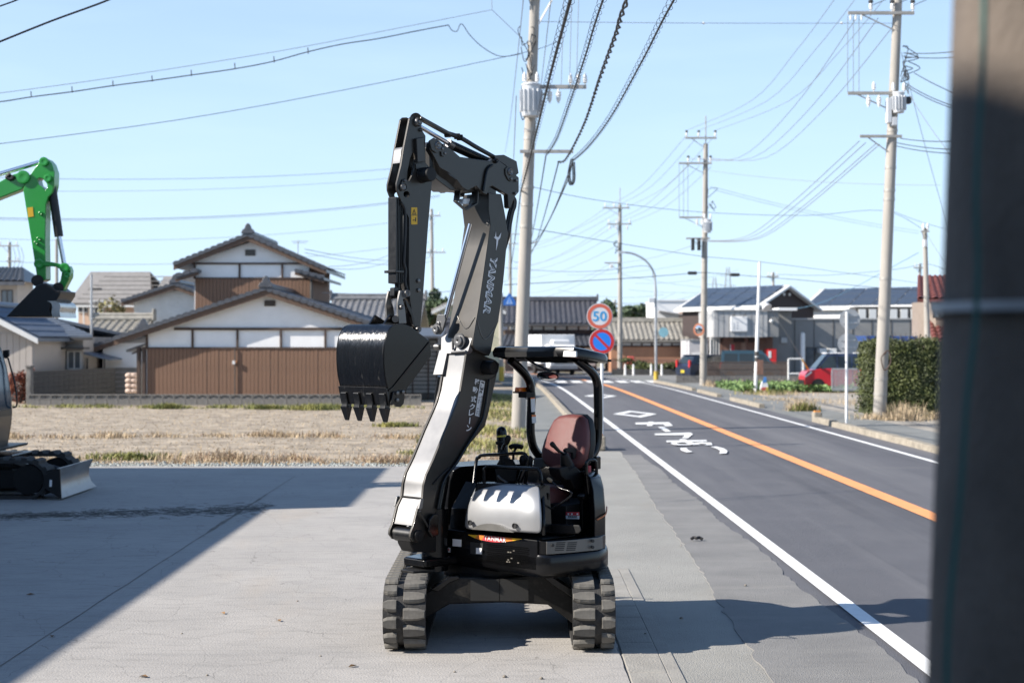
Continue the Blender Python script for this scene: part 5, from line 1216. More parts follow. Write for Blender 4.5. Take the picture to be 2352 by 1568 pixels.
# grey annexe at the left: a gable coming forward and a hipped roof behind it
h4 = ridge_house('grey_annexe', 'low beige house with blue-grey metal roof behind the green bucket', -90, 212, 769, 728, 59, 7, m_beige, m_bluer, oh=.55, tile=False, Xr1=117)
x4 = lambda X: pxx(X, 59); z4 = lambda Y: pzz(Y, 59)
for k in range(8):
    t = (k+.5)/8; a = Vector((x4(-90), 59, z4(769))).lerp(Vector((x4(-90), 62.5, pzz(728, 62.5))), t); b = Vector((x4(212), 59, z4(769))).lerp(Vector((pxx(117, 62.5), 62.5, pzz(728, 62.5))), t)
    MB().bar(a+UP*.02, b+UP*.02, .05, .04).build('roof_seam', m_bluer, h4)
g4 = lambda X: pxx(X, 55.5); y4 = lambda Y: pzz(Y, 55.5)
gable_wall(h4, g4(-160), g4(78), g4(-41), y4(764), y4(764), y4(712), 55.5, 59.6, m_beige, 'gable_wall')
gable_roof(h4, g4(-185), g4(97), g4(-41), y4(776), y4(776), y4(704), 55.0, 60.5, tile=m_bluer, barge=m_wframe, tiles=False)
for k in range(16): MB().bb((g4(-160)+k*.25, 55.47, .3), (g4(-160)+k*.25+.235, 55.5, y4(766))).build('siding_board', m_beige, h4)
MB().bb((g4(-160), 55.4, 0), (g4(78)+.04, 55.5, .3)).build('plinth', m_blockd, h4)
window(h4, ident, x4(148), x4(175), z4(846), z4(808), 59.55, mull=1); window(h4, ident, x4(96), x4(112), .1, z4(806), 59.55, m_dframe, 0); window(h4, ident, x4(118), x4(134), .1, z4(806), 59.55, m_dframe, 0)
MB().bb((x4(80), 58.4, z4(806)), (x4(138), 59.6, z4(801))).build('door_canopy', m_wframe, h4); MB().bb((x4(140), 58.8, z4(802)), (x4(196), 59.6, z4(797))).build('window_hood', m_dframe, h4)
MB().tube([(x4(142), 59.45, z4(770)), (x4(142), 59.45, 0)], .05, 8).build('downpipe', m_dframe, h4)
# far-left two-storey
h5 = thing('grey_house', (-28, 78, 0), 'grey two-storey tiled house at the left edge of the picture', 'house')
x5 = lambda X: pxx(X, 76); z5 = lambda Y: pzz(Y, 76)
MB().bb((x5(-90), 76, 0), (x5(40), 78.5, z5(640))).build('wall', m_beige, h5)
P = [Vector((x5(-110), 75.2, z5(648))), Vector((x5(68), 75.2, z5(648))), Vector((x5(-5), 80, z5(606))), Vector((x5(-110), 80, z5(606)))]
MB().add(P+[p-Vector((0, 0, .2)) for p in P]+[Vector((x5(62), 80, z5(648)))], [(0, 1, 2, 3), (1, 8, 2), (4, 7, 6, 5), (0, 4, 5, 1)]).build('roof', m_tile, h5)
ribs(P[0]+UP*.02, P[1]+UP*.02, P[2]+UP*.02, P[3]+UP*.02, .34, .06, 12).build('roof_tiles', m_tile, h5, fixn=False)['kind'] = 'stuff'
P = [Vector((x5(-110), 74.6, z5(735))), Vector((x5(50), 74.6, z5(735))), Vector((x5(42), 76, z5(708))), Vector((x5(-110), 76, z5(708)))]
MB().add(P+[p-Vector((0, 0, .15)) for p in P], [(0, 1, 2, 3), (0, 4, 5, 1), (4, 7, 6, 5), (1, 5, 6, 2)]).build('lower_roof', m_bluer, h5)
window(h5, ident, x5(5), x5(28), z5(698), z5(668), 76, m_dframe); MB().bb((x5(-90), 75.9, z5(706)), (x5(44), 76, z5(700))).build('band', m_barge, h5)
# awning + white pole by the annexe
aw = thing('blue_awning', (pxx(235, 60), 60, 0), 'small blue-grey awning on thin posts left of the farmhouse', 'awning')
xa_ = lambda X: pxx(X, 60); za_ = lambda Y: pzz(Y, 60)
MB().prism([Vector((xa_(190), 59.6, za_(806))), Vector((xa_(258), 59.6, za_(824))), Vector((xa_(258), 59.6, za_(827))), Vector((xa_(190), 59.6, za_(811)))], (0, 3, 0)).build('roof', m_bluer, aw)
for X in (205, 245): MB().tube([(xa_(X), 59.7, 0), (xa_(X), 59.7, za_(822))], .04, 8).build('post', m_dframe, aw)
wp = thing('steel_mast', (pxx(210, 61), 61, 0), 'thin galvanised mast standing between the annexe and the farmhouse', 'mast')
MB().tube([(pxx(210, 61), 61, 0), (pxx(210, 61), 61, pzz(628, 61))], [.06, .045], 10).build('mast', m_metal, wp)
# ---- walls round the farmhouse
def blockwall(name, label, p0, p1, h, bw, bh, m, pat=False, cap=False):
    r = thing(name, (p0[0], p0[1], 0), label, 'wall'); a = Vector((*p0, 0)); b = Vector((*p1, 0)); L_ = (b-a).length; n = max(1, int(L_/bw)); bw = L_/n
    ang = math.atan2(b.y-a.y, b.x-a.x); rows = max(1, round(h/bh)); off = OFF[r.name]
    me = MB().bb((-bw/2+.006, -.06, 0), (bw/2-.006, .06, bh-.012)).mesh('block', m)
    me2 = None
    if pat:
        mb = MB(); w2 = bw/2-.006; hh = bh-.012
        mb.bb((-w2, -.06, 0), (w2, .06, .035)); mb.bb((-w2, -.06, hh-.035), (w2, .06, hh)); mb.bb((-w2, -.059, .035), (-w2+.03, .059, hh-.035)); mb.bb((w2-.03, -.059, .035), (w2, .059, hh-.035))
        mb.bar((-w2+.03, 0, .035), (0, 0, hh-.035), .1, .03, (0, 1, 0)); mb.bar((w2-.03, 0, .035), (0, 0, hh-.035), .1, .03, (0, 1, 0))
        me2 = mb.mesh('pattern_block', m)
    for j in range(rows):
        for i in range(n):
            p = a+(b-a)*((i+.5)/n)+Vector((0, 0, j*bh)); top = pat and j == rows-1
            link('pattern_block' if top else 'block', me2 if top else me, r, Matrix.Translation(p-off) @ Matrix.Rotation(ang, 4, 'Z'))
    return r
blockwall('block_fence', 'low grey fence of patterned blocks between field and farmhouse', (pxx(66, 51.5), 51.5), (pxx(968, 51.5), 51.5), .4, .4, .2, m_block, pat=True)
blockwall('dark_block_wall', 'dark weathered block wall left of the farmhouse', (pxx(70, 53), 53), (pxx(262, 60), 60), 1.15, .4, .2, m_blockd)
blockwall('yard_block_wall', 'grey block wall behind the gap left of the farmhouse', (pxx(262, 60.5), 60.5), (pxx(325, 60.5), 60.5), 1.3, .4, .2, m_block)
MB_ = thing('gate_post', (pxx(69, 52.6), 52.6, 0), 'grey concrete gate post at the left end of the block fence', 'post')
MB().bb((pxx(66, 52.6), 52.3, 0), (pxx(77, 52.6), 52.6, 1.35)).build('shaft', m_block, MB_, bevel=.02); MB().bb((pxx(65, 52.6), 52.25, 1.35), (pxx(78, 52.6), 52.65, 1.42)).build('cap', m_block, MB_, bevel=.01)
st_ = thing('stacked_sacks', (pxx(304, 55), 55, 0), 'pile of pale sacks beside the farmhouse corner', 'sacks')
for j in range(4):
    for i in range(2):
        mb = MB(); c = Vector((pxx(298+i*11, 55), 55, .3+j*.2)); mb.loft([[c+Vector((math.cos(a)*.17*k, math.sin(a)*.2*k, z)) for a in [6.283*t/10 for t in range(10)]] for k, z in ((.6, 0), (1, .04), (1.05, .09), (.95, .15), (.5, .19))])
        mb.build('sack', mat('sack', (.52, .40, .33), .85, var=.2, scale=6), st_, smooth=60)

# ---- roofs behind the bucket and arm
h7 = ridge_house('tiled_house', 'grey tiled house roof just right of the farmhouse behind the bucket', 742, 965, 744, 690, 78, 8, m_oldpl, m_tilem, pitch=.34)
window(h7, ident, pxx(930, 78), pxx(955, 78), pzz(790, 78), pzz(760, 78), 78.45, m_dframe)
rb = thing('tile_stack', (pxx(735, 68), 68, 0), 'jumbled stack of old ridge tiles on the farmhouse rear roof', 'tiles')
rt = random.Random(5)
for k in range(26):
    c = Vector((pxx(725+rt.random()*38, 68), 68+rt.random()*1.5, pzz(716-rt.random()*28*(1-abs(rt.random()-.5)), 68)))
    MB().box(c, (.34, .26, .1), Matrix.Rotation(rt.uniform(-.7, .7), 3, 'Y') @ Matrix.Rotation(rt.uniform(0, 3), 3, 'Z')).build('old_tile', m_tilel, rb, bevel=.02)
MB().bb((pxx(722, 68), 68, 0), (pxx(770, 68), 70, pzz(722, 68))).build('support_wall', m_oldpl, rb)
h7b = thing('slatted_shed', (pxx(965, 57), 57, 0), 'grey slatted shed behind the bucket teeth', 'shed')
x7 = lambda X: pxx(X, 57); z7 = lambda Y: pzz(Y, 57)
MB().bb((x7(930), 57.05, 0), (x7(1006), 61, z7(775))).build('wall', m_dframe, h7b)
for k in range(14): MB().bb((x7(930), 57.0-.02, .25+k*.165), (x7(1006), 57.05, .25+k*.165+.12)).build('slat', mat('slat_grey', (.30, .28, .26), .8, var=.15), h7b)
for X in (931, 948, 984, 1004): MB().bb((x7(X-1.5), 56.93, 0), (x7(X+1.5), 57.0, z7(778))).build('post', m_timber, h7b)
MB().prism([Vector((x7(915), 56.5, z7(776))), Vector((x7(1018), 56.5, z7(776))), Vector((x7(1018), 59, z7(756))), Vector((x7(915), 59, z7(756)))], (0, 0, .08)).build('roof', m_tile, h7b)
h7c = thing('cream_house', (pxx(1040, 84), 84, 0), 'cream-walled house with white verge seen between arm and boom', 'house')
x7c = lambda X: pxx(X, 84); z7c = lambda Y: pzz(Y, 84)
gable_wall(h7c, x7c(1004), x7c(1150), x7c(1078), z7c(712), z7c(712), z7c(680), 84, 92, m_cream)
gable_roof(h7c, x7c(992), x7c(1162), x7c(1078), z7c(714), z7c(714), z7c(672), 83.5, 92, tile=m_greyr, barge=m_wframe, tiles=False)
h7d = ridge_house('dark_tiled_house', 'low dark tiled house behind the lower boom', 1008, 1120, 775, 745, 72, 6, m_oldpl, m_tiled, oh=.35)

# ---- houses at the bend of the road
h8 = ridge_house('black_tiled_house', 'long dark tiled house roof behind the white truck', 1150, 1378, 743, 692, 112, 9, m_white2, m_tiled, oh=.9, pitch=.4)
x8 = lambda X: pxx(X, 112); z8 = lambda Y: pzz(Y, 112)
for k in range(8): MB().bb((x8(1168+k*27)-.07, 112.82, z8(757)), (x8(1168+k*27)+.07, 112.9, z8(742))).build('post', m_timber, h8)
MB().bb((x8(1160), 112.8, z8(772)), (x8(1372), 112.9, z8(757))).build('dark_wall', m_dkb, h8)
P = [Vector((x8(1150), 109.5, z8(795))), Vector((x8(1376), 109.5, z8(795))), Vector((x8(1370), 112.9, z8(768))), Vector((x8(1160), 112.9, z8(768)))]
MB().add(P, [(0, 1, 2, 3)]).build('lower_roof', m_tile, h8); ribs(P[0]+UP*.02, P[1]+UP*.02, P[2]+UP*.02, P[3]+UP*.02, .4, .06, 8).build('lower_roof_tiles', m_tile, h8, fixn=False)['kind'] = 'stuff'
MB().bb((x8(1160), 110.5, 0), (x8(1368), 112.7, z8(792))).build('lower_wall', m_dkb, h8)
for k in range(6): MB().bb((x8(1175+k*33), 110.42, .4), (x8(1200+k*33), 110.5, z8(798))).build('shutter', m_oldpl, h8)
h9 = ridge_house('orange_house', 'low orange-brown board house with pale tiled roof right of the speed sign', 1392, 1600, 781, 741, 107, 8, m_brick, m_tilel, oh=.4, pitch=.36)
x9 = lambda X: pxx(X, 107); z9 = lambda Y: pzz(Y, 107)
MB().bb((x9(1404), 107.32, z9(793)), (x9(1592), 107.4, z9(781))).build('plaster_band', m_white2, h9)
for k in range(9): MB().bb((x9(1406+k*23)-.06, 107.28, z9(794)), (x9(1406+k*23)+.06, 107.36, z9(781))).build('post', m_timber, h9)
MB().bb((x9(1400), 107.27, z9(796)), (x9(1594), 107.36, z9(793))).build('beam', m_timber, h9)
mfn = thing('brown_fence', (x9(1510), 105, 0), 'brown slatted fence in front of the orange house', 'fence')
for k in range(46): MB().bb((pxx(1405+k*4.2, 105), 105, .1), (pxx(1405+k*4.2, 105)+.09, 105.03, pzz(822, 105))).build('slat', m_plank, mfn)
for z in (.3, .85): MB().bb((pxx(1404, 105), 105.03, z), (pxx(1600, 105), 105.08, z+.06)).build('rail', m_plank, mfn)
h10 = thing('white_building', (pxx(1580, 125), 125, 0), 'flat-roofed white building beyond the orange house', 'building')
x10 = lambda X: pxx(X, 125); z10 = lambda Y: pzz(Y, 125)
MB().bb((x10(1509), 125, 0), (x10(1632), 135, z10(690))).build('wall', m_white2, h10); MB().bb((x10(1507), 124.9, z10(691)), (x10(1634), 135.1, z10(688))).build('parapet', m_white2, h10)
MB().prism([Vector((x10(1512), 123.5, z10(714))), Vector((x10(1600), 123.5, z10(728))), Vector((x10(1600), 123.5, z10(731))), Vector((x10(1512), 123.5, z10(717)))], (0, 1.5, 0)).build('awning', m_greyr, h10)
MB().bb((x10(1560), 124.94, z10(760)), (x10(1628), 125.0, z10(712))).build('salmon_panel', m_salmon, h10)
window(h10, ident, x10(1525), x10(1550), z10(760), z10(735), 125)
h10b = thing('white_garage', (pxx(1600, 100), 100, 0), 'small pale grey garage beside the shop', 'garage')
MB().bb((pxx(1583, 101), 101, 0), (pxx(1626, 101), 106, pzz(780, 101))).build('wall', mat('pale_grey_wall', (.5, .49, .5), .8, var=.06), h10b)
MB().bb((pxx(1582, 101), 100.9, pzz(782, 101)), (pxx(1627, 101), 106.1, pzz(779, 101))).build('roof', m_metal, h10b); MB().bb((pxx(1590, 101), 100.95, .1), (pxx(1620, 101), 101, pzz(810, 101))).build('shutter', m_white2, h10b)

# ---- grey shop
d = 88.0
sx_ = lambda c: pxx(1516+c*.2812, d); sz_ = lambda c: pzz(551.3+c*.2812, d)
sh_ = thing('grey_shop', (sx_(1200), d, 0), 'grey panelled shop with a blank-fronted upper block and brown plank entrance', 'shop')
MB().bb((sx_(940), d+1.5, 0), (sx_(2118), d+10, sz_(640))).build('main_block', m_shop, sh_)
MB().bb((sx_(850), d+1.0, 0), (sx_(1100), d+9, sz_(583))).build('mid_block', m_shop, sh_)
fb = MB().bb((sx_(420), d-1.2, sz_(792)), (sx_(848), d+6, sz_(575))).build('front_block', m_shopl, sh_)
MB().bb((sx_(848), d-1.15, sz_(790)), (sx_(940), d+1.2, sz_(580))).build('side_block', m_shop, sh_)
for c in range(450, 850, 45): MB().bb((sx_(c)-.012, d-1.215, sz_(790)), (sx_(c)+.012, d-1.2, sz_(577))).build('panel_seam', m_shop, fb)
for c in range(1140, 2110, 160): MB().bb((sx_(c)-.02, d+1.47, 0), (sx_(c)+.02, d+1.5, sz_(642))).build('panel_seam', m_dframe, sh_)
MB().bb((sx_(938), d+1.42, sz_(645)), (sx_(2122), d+1.55, sz_(634))).build('parapet', m_shopl, sh_); MB().bb((sx_(415), d-1.3, sz_(580)), (sx_(945), d-1.1, sz_(571))).build('parapet', m_shopl, sh_)
n = 24
for i in range(n):
    x0, x1 = sx_(502)+(sx_(938)-sx_(502))*i/n, sx_(502)+(sx_(938)-sx_(502))*(i+1)/n
    MB().bb((x0+.01, d+.6+(.02 if i % 3 else 0), 0), (x1-.01, d+.7, sz_(792))).build('plank', m_plank, sh_)
MB().bb((sx_(420), d+.65, 0), (sx_(500), d+.8, sz_(792))).build('white_bay', m_white2, sh_); window(sh_, ident, sx_(428), sx_(490), .3, sz_(810), d+.65, mull=2)
for c0, c1 in ((505, 520), (610, 700), (735, 780)): MB().bb((sx_(c0), d+.5, sz_(836)), (sx_(c1), d+.6, sz_(795))).build('entrance_shade', m_dkb, sh_)
sg = MB().bb((sx_(548), d-1.32, sz_(750)), (sx_(688), d-1.2, sz_(627))).build('sign_board', m_white2, sh_, bevel=.05)
for x, y in ((572, 680), (598, 668), (572, 718), (597, 716), (572, 700), (600, 692)): MB().bb((sx_(x), d-1.34, sz_(y+9)), (sx_(x+6), d-1.32, sz_(y))).build('sign_mark', mat('sign_grey', (.35, .36, .38), .6, var=0), sg)
for c in (565, 650): MB().tube([(sx_(c), d-1.3, sz_(625)), (sx_(c), d-1.75, sz_(612)), (sx_(c+10), d-1.8, sz_(620))], .03, 6).build('sign_lamp', m_dframe, sg)
MB().bb((sx_(1010), d+.9, sz_(840)), (sx_(1062), d+1.5, sz_(795))).build('wall_unit', m_metal, sh_, bevel=.02)
MB().tube([(sx_(1160), d-.2, 0), (sx_(1160), d-.2, sz_(762))], .14, 12).build('white_pipe', m_white2, sh_)
window(sh_, ident, sx_(1235), sx_(1380), .3, sz_(880), d+1.5, m_dframe)
for c in (1350, 1432): MB().bb((sx_(c-30), d+.6, sz_(925)), (sx_(c+30), d+1.4, sz_(885))).build('air_conditioner', m_wframe, sh_, bevel=.02)
for c in (880, 1205): MB().lathe((sx_(c), d-1.2 if c == 880 else d+1.5, sz_(664 if c == 880 else 765)), (0, -1, 0), [(0, .12), (.08, .1), (.12, .02)], 12).build('wall_lamp', m_wframe, sh_, smooth=60)
MB().bb((sx_(965), d-.2, sz_(575)), (sx_(1115), d+2, sz_(552))).build('roof_unit', m_white2, sh_)
vm = thing('red_vending_box', (sx_(892), d-.6, 0), 'bright red drinks machine beside the shop entrance', 'vending machine')
MB().bb((sx_(852), d-.9, 0), (sx_(930), d-.1, sz_(886))).build('cabinet', mat('vend_red', (.62, .03, .03), .4, var=.05), vm, bevel=.03); MB().bb((sx_(864), d-.92, sz_(960)), (sx_(886), d-.9, sz_(905))).build('display', m_white2, vm)
tk = thing('red_banner', (sx_(580), d-.4, 0), 'narrow red banner standing at the shop front', 'banner')
MB().tube([(sx_(568), d-.4, 0), (sx_(568), d-.4, sz_(850))], .02, 6).build('pole', m_wframe, tk); MB().bb((sx_(570), d-.41, sz_(930)), (sx_(600), d-.39, sz_(852))).build('cloth', mat('banner_red', (.5, .04, .05), .7, var=.2), tk)
# ---- houses behind the shop
def solar_house(name, label, cx, cy, yaw, W, D, ze, zr, wall, win):
    r = thing(name, (cx, cy, 0), label, 'house'); T = TF(cx, cy, yaw); oh = .45
    T.mb(MB().prism([Vector((0, 0, 0)), Vector((W, 0, 0)), Vector((W, 0, ze)), Vector((W/2, 0, zr-.1)), Vector((0, 0, ze))], (0, D, 0))).build('wall', wall, r)
    T.mb(MB().prism([Vector((-oh, -oh, ze-.2)), Vector((W/2, -oh, zr+.05)), Vector((W+oh, -oh, ze-.2)), Vector((W+oh, -oh, ze-.36)), Vector((W/2, -oh, zr-.11)), Vector((-oh, -oh, ze-.36))], (0, D+2*oh, 0))).build('roof', m_wframe, r)
    a, b = Vector((-oh+.15, 0, ze-.2)), Vector((W/2-.15, 0, zr+.02)); k = (b-a)
    n = 5; mrow = 3
    for i in range(n):
        for j in range(mrow):
            y0, y1 = -.1+(D+.2)*i/n+.04, -.1+(D+.2)*(i+1)/n-.04; t0, t1 = .06+.92*j/mrow, .06+.92*(j+1)/mrow-.02
            p = [Vector((a.x+k.x*t, y, a.z+k.z*t+.10)) for t, y in ((t0, y0), (t1, y0), (t1, y1), (t0, y1))]
            T.mb(MB().prism(p, (0, 0, .03))).build('solar_panel', m_solar, r)
    return r, T
h12, T12 = solar_house('solar_house', 'dark brown gabled house with blue solar roof behind the grey shop', pxx(1722, 105), 102, R(38), 6.2, 7.5, pzz(703, 105), pzz(661, 107), m_dkb, None)
for x in (2.9, 3.5): T12.mb(MB().lathe((x, -.02, pzz(677, 105)), (0, -1, 0), [(0, .12), (.05, .1), (.06, .02)], 10)).build('vent_cap', m_wframe, h12)
h13, T13 = solar_house('solar_house', 'white house with blue solar roof and a row of windows right of the shop', pxx(2090, 108), 106, R(52), 7, 9, pzz(700, 108), pzz(664, 112), m_white2, None)
for k in range(6): MB().bb((pxx(1972+k*24, 103), 102.9, pzz(733, 103)), (pxx(1988+k*24, 103), 103, pzz(710, 103))).build('window', m_wframe, h13)
MB().bb((pxx(1966, 103), 103, 0), (pxx(2112, 103), 105, pzz(704, 103))).build('front_wall', m_dframe, h13)
h14 = thing('red_roof_house', (pxx(2150, 66), 66, 0), 'house with red tiled roofs at the right behind the blue carport', 'house')
x14 = lambda X: pxx(X, 66); z14 = lambda Y: pzz(Y, 66)
MB().bb((x14(2150), 66, 0), (x14(2330), 70, z14(690))).build('wall', mat('brown_wall', (.26, .21, .17), .8, var=.1), h14)
for Y0, Y1, Xa, dy in ((688, 655, 2094, -.9), (780, 730, 2110, -2.2)):
    P = [Vector((x14(Xa), 66+dy, z14(Y0))), Vector((x14(2340), 66+dy, z14(Y0))), Vector((x14(2340), 70, z14(Y1-30))), Vector((x14(Xa+70), 70, z14(Y1-30)))]
    MB().add(P+[p-UP*.15 for p in P], [(0, 1, 2, 3), (0, 4, 5, 1), (0, 3, 7, 4), (4, 7, 6, 5)]).build('roof', m_redr, h14)
    ribs(P[0]+UP*.02, P[1]+UP*.02, P[2]+UP*.02, P[3]+UP*.02, .34, .06, 10).build('roof_tiles', m_redr, h14, fixn=False)['kind'] = 'stuff'
window(h14, ident, x14(2145), x14(2172), z14(728), z14(700), 66, m_dframe)
cp = thing('blue_carport', (pxx(2070, 70), 70, 0), 'long blue-roofed carport behind the hedge', 'carport')
x15 = lambda X: pxx(X, 70); z15 = lambda Y: pzz(Y, 70)
MB().prism([Vector((x15(1975), 69, z15(771))), Vector((x15(2200), 69, z15(773))), Vector((x15(2200), 69, z15(784))), Vector((x15(1980), 69, z15(783)))], (0, 5, 0)).build('roof', mat('carport_blue', (.04, .10, .32), .4, var=.1), cp)
for X in (1985, 2060, 2130): MB().tube([(x15(X), 69.2, 0), (x15(X), 69.2, z15(782))], .05, 8).build('post', m_metal, cp)
for k in range(12): MB().bb((x15(1978+k*19), 68.95, z15(783)), (x15(1978+k*19)+.04, 69, z15(771))).build('roof_edge', m_bluer, cp)
MB().bb((x15(1978), 72, 0), (x15(2200), 72.1, z15(790))).build('back_panel', m_shop, cp)

# ---- low fence, frame and boards in front of the shop
fw = blockwall('plot_block_wall', 'low dark block wall under the brown mesh fence by the vegetable plot', (pxx(1553, 79.5), 79.5), (pxx(1845, 79.5), 79.5), .4, .4, .2, m_block)
mf = thing('mesh_fence', (pxx(1716, 79.5), 79.5, .4), 'brown mesh fence along the plot in front of the parked dark cars', 'fence')
m_mesh = mat('mesh_brown', (.13, .095, .075), .7, var=.15, scale=4)
for k in range(90): MB().bb((pxx(1624+k*2.06, 79.5), 79.49, .41), (pxx(1624+k*2.06, 79.5)+.035, 79.51, pzz(831, 79.5))).build('bar', m_mesh, mf)
for z in (.42, .75, pzz(832, 79.5)): MB().bb((pxx(1623, 79.5), 79.47, z), (pxx(1810, 79.5), 79.53, z+.04)).build('rail', m_mesh, mf)
fr = thing('pipe_frame', (pxx(1828, 78), 78, 0), 'white rectangular pipe frame left of the red car', 'frame')
xf = lambda X: pxx(X, 78); zf = lambda Y: pzz(Y, 78)
for a, b in (((1811, 872), (1811, 824)), ((1845, 872), (1845, 824)), ((1811, 824), (1845, 824)), ((1811, 858), (1845, 858))): MB().tube([(xf(a[0]), 78, max(0, zf(a[1]))), (xf(b[0]), 78, max(0, zf(b[1])))], .05, 8).build('pipe', m_wframe, fr)
pb = thing('wire_panel', (pxx(1942, 63), 63, 0), 'grey framed wire panel standing in front of the red car', 'panel')
xp = lambda X: pxx(X, 63); zp = lambda Y: pzz(Y, 63)
for a, b in (((1911, 893), (1911, 847)), ((1973, 893), (1973, 847)), ((1911, 847), (1973, 847)), ((1911, 893), (1973, 893))): MB().bar((xp(a[0]), 63, max(.02, zp(a[1]))), (xp(b[0]), 63, max(.02, zp(b[1]))), .06, .05, (0, 1, 0)).build('frame', m_metal, pb)
for k in range(30): MB().bb((xp(1912+k*2.05), 62.99, .1), (xp(1912+k*2.05)+.022, 63.01, zp(848))).build('wire', m_metal, pb)
for k in range(9): MB().bb((xp(1912), 63.01, .12+k*.1), (xp(1972), 63.02, .13+k*.1)).build('wire', m_metal, pb)
bag = thing('fertiliser_bag', (pxx(1757, 63.5), 63.5, 0), 'standing red, white and blue printed sack beside the white pole', 'sack')
xg = lambda c: pxx(1516+c*.2812, 63.5); zg = lambda c: pzz(551.3+c*.2812, 63.5)
for nm, p, mm in (('body', ((822, 1245), (880, 1248), (884, 1190), (870, 1150), (838, 1155), (825, 1190)), m_white2), ('red_print', ((824, 1247), (862, 1249), (866, 1200), (828, 1205)), mat('bag_red', (.6, .07, .07), .6)), ('blue_print', ((836, 1165), (872, 1158), (868, 1118), (848, 1116)), mat('bag_blue', (.06, .22, .55), .6)), ('yellow_print', ((862, 1248), (880, 1248), (883, 1200), (868, 1200)), mat('bag_yellow', (.7, .55, .08), .6))):
    MB().prism([Vector((xg(a), 63.5-(.0 if nm == 'body' else .012), max(0, zg(b)))) for a, b in p], (0, .25 if nm == 'body' else .02, 0)).build(nm, mm, bag, bevel=.0)
# ================================================================ poles, signs and wires
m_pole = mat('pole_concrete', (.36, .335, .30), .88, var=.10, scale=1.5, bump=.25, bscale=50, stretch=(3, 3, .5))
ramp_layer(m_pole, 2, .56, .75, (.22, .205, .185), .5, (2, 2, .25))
m_ins = mat('porcelain', (.75, .75, .74), .25, var=.04)
m_wire = mat('wire_black', (.028, .03, .034), .6, var=.1)
m_wireg = mat('wire_grey', (.20, .205, .22), .55, var=.1)
m_trans = mat('transformer_grey', (.55, .57, .59), .5, var=.06, scale=3)
m_arm = mat('crossarm', (.38, .36, .33), .6, metal=.4, var=.15, scale=6)
ins_me = MB().lathe((0, 0, 0), (0, 0, 1), [(0, .025), (.05, .03), (.07, .085), (.10, .06), (.13, .085), (.16, .06), (.20, .07), (.25, .05), (.27, .03), (.30, .03)], 10)
ins_me.v = [(x*.75, y*.75, z) for x, y, z in ins_me.v]; ins_me = ins_me.mesh('insulator', m_ins, smooth=40)
cap_me = MB().lathe((0, 0, 0), (0, 0, 1), [(.24, .05), (.27, .075), (.33, .07), (.36, .03)], 8).mesh('insulator_cap', m_wire, smooth=40)
def inst(name, me, par, p, m3=None):
    m4 = Matrix.Translation(Vector(p)-OFF[par.name])
    return link(name, me, par, m4 @ (m3 if m3 is not None else Matrix()))
WN = {}; ORD = ['first', 'second', 'third', 'fourth', 'fifth', 'sixth', 'seventh', 'eighth', 'ninth', 'tenth', 'eleventh', 'twelfth', 'thirteenth']
class Pole:
    def __init__(s, label, base, top, d, r0=.18, r1=.11, group='utility poles', name='utility_pole', m=None):
        s.d = d; s.b = Vector((pxx(base[0], d), d, 0)); s.Yb = base[1]
        t = at(top[0], top[1], d); s.t = t
        s.r = thing(name, s.b, label, 'pole', group)
        n = 8; pts = [s.b.lerp(t, i/n) for i in range(n+1)]
        MB().tube(pts, [r0+(r1-r0)*i/n for i in range(n+1)], 18).build('shaft', m or m_pole, s.r, smooth=60); s.r0, s.r1 = r0, r1
    def p(s, Y):
        z = pzz(Y, s.d); k = z/s.t.z; return s.b.lerp(s.t, k)
    def rad(s, Y): return s.r0+(s.r1-s.r0)*(pzz(Y, s.d)/s.t.z)
    def band(s, *Ys):
        for Y in Ys:
            q = s.p(Y); MB().cyl(q-UP*.04, q+UP*.04, s.rad(Y)+.012, n=18).build('band', m_arm, s.r, smooth=50)
    def arm(s, Y, X0, X1, ins=(), low=(), th=.09, caps=False, dy=-.16, ls=1.2):
        q = s.p(Y); a = Vector((pxx(X0, s.d), s.d+dy, q.z)); b = Vector((pxx(X1, s.d), s.d+dy, q.z))
        ar = MB().bar(a, b, th, th).build('crossarm', m_arm, s.r)
        for X in ins:
            o = inst('insulator', ins_me, s.r, (pxx(X, s.d), s.d+dy, q.z+th/2))
            if caps: inst('insulator_cap', cap_me, s.r, (pxx(X, s.d), s.d+dy, q.z+th/2))
        for X in low:
            inst('hanging_fuse', ins_me, s.r, (pxx(X, s.d), s.d+dy-.05, q.z-.06), Matrix.Rotation(math.pi, 4, 'X') @ Matrix.Scale(ls, 4))
        MB().bar(q+Vector((0, dy*.6, -.55)), a.lerp(b, .2)+Vector((0, .02, -.03)), .03, .03).build('arm_brace', m_arm, s.r)
        return ar
    def transformer(s, Y, X, w_, h_):
        c = Vector((pxx(X, s.d), s.d-.34, pzz(Y, s.d))); mb = MB().lathe(c-UP*h_/2, UP, [(0, w_*.42), (.03, w_*.46), (h_*.9, w_*.46), (h_*.92, w_*.5), (h_*.96, w_*.5), (h_, w_*.4)], 20)
        t = mb.build('transformer', m_trans, s.r, smooth=40)
        for k in range(14):
            a = 2*math.pi*k/14; e = Vector((math.cos(a), math.sin(a), 0)); MB().bar(c+e*w_*.5-UP*h_*.36, c+e*w_*.5+UP*h_*.30, .02, .09, e).build('cooling_fin', m_trans, t)
        for a in (-.16, .16): inst('bushing', ins_me, s.r, c+Vector((a, 0, h_*.48)))
    def box(s, Y, X, w_, h_, m=None, name='fuse_box'):
        c = Vector((pxx(X, s.d), s.d-.25, pzz(Y, s.d))); return MB().box(c, (w_, .25, h_)).build(name, m or m_trans, s.r, bevel=.02)
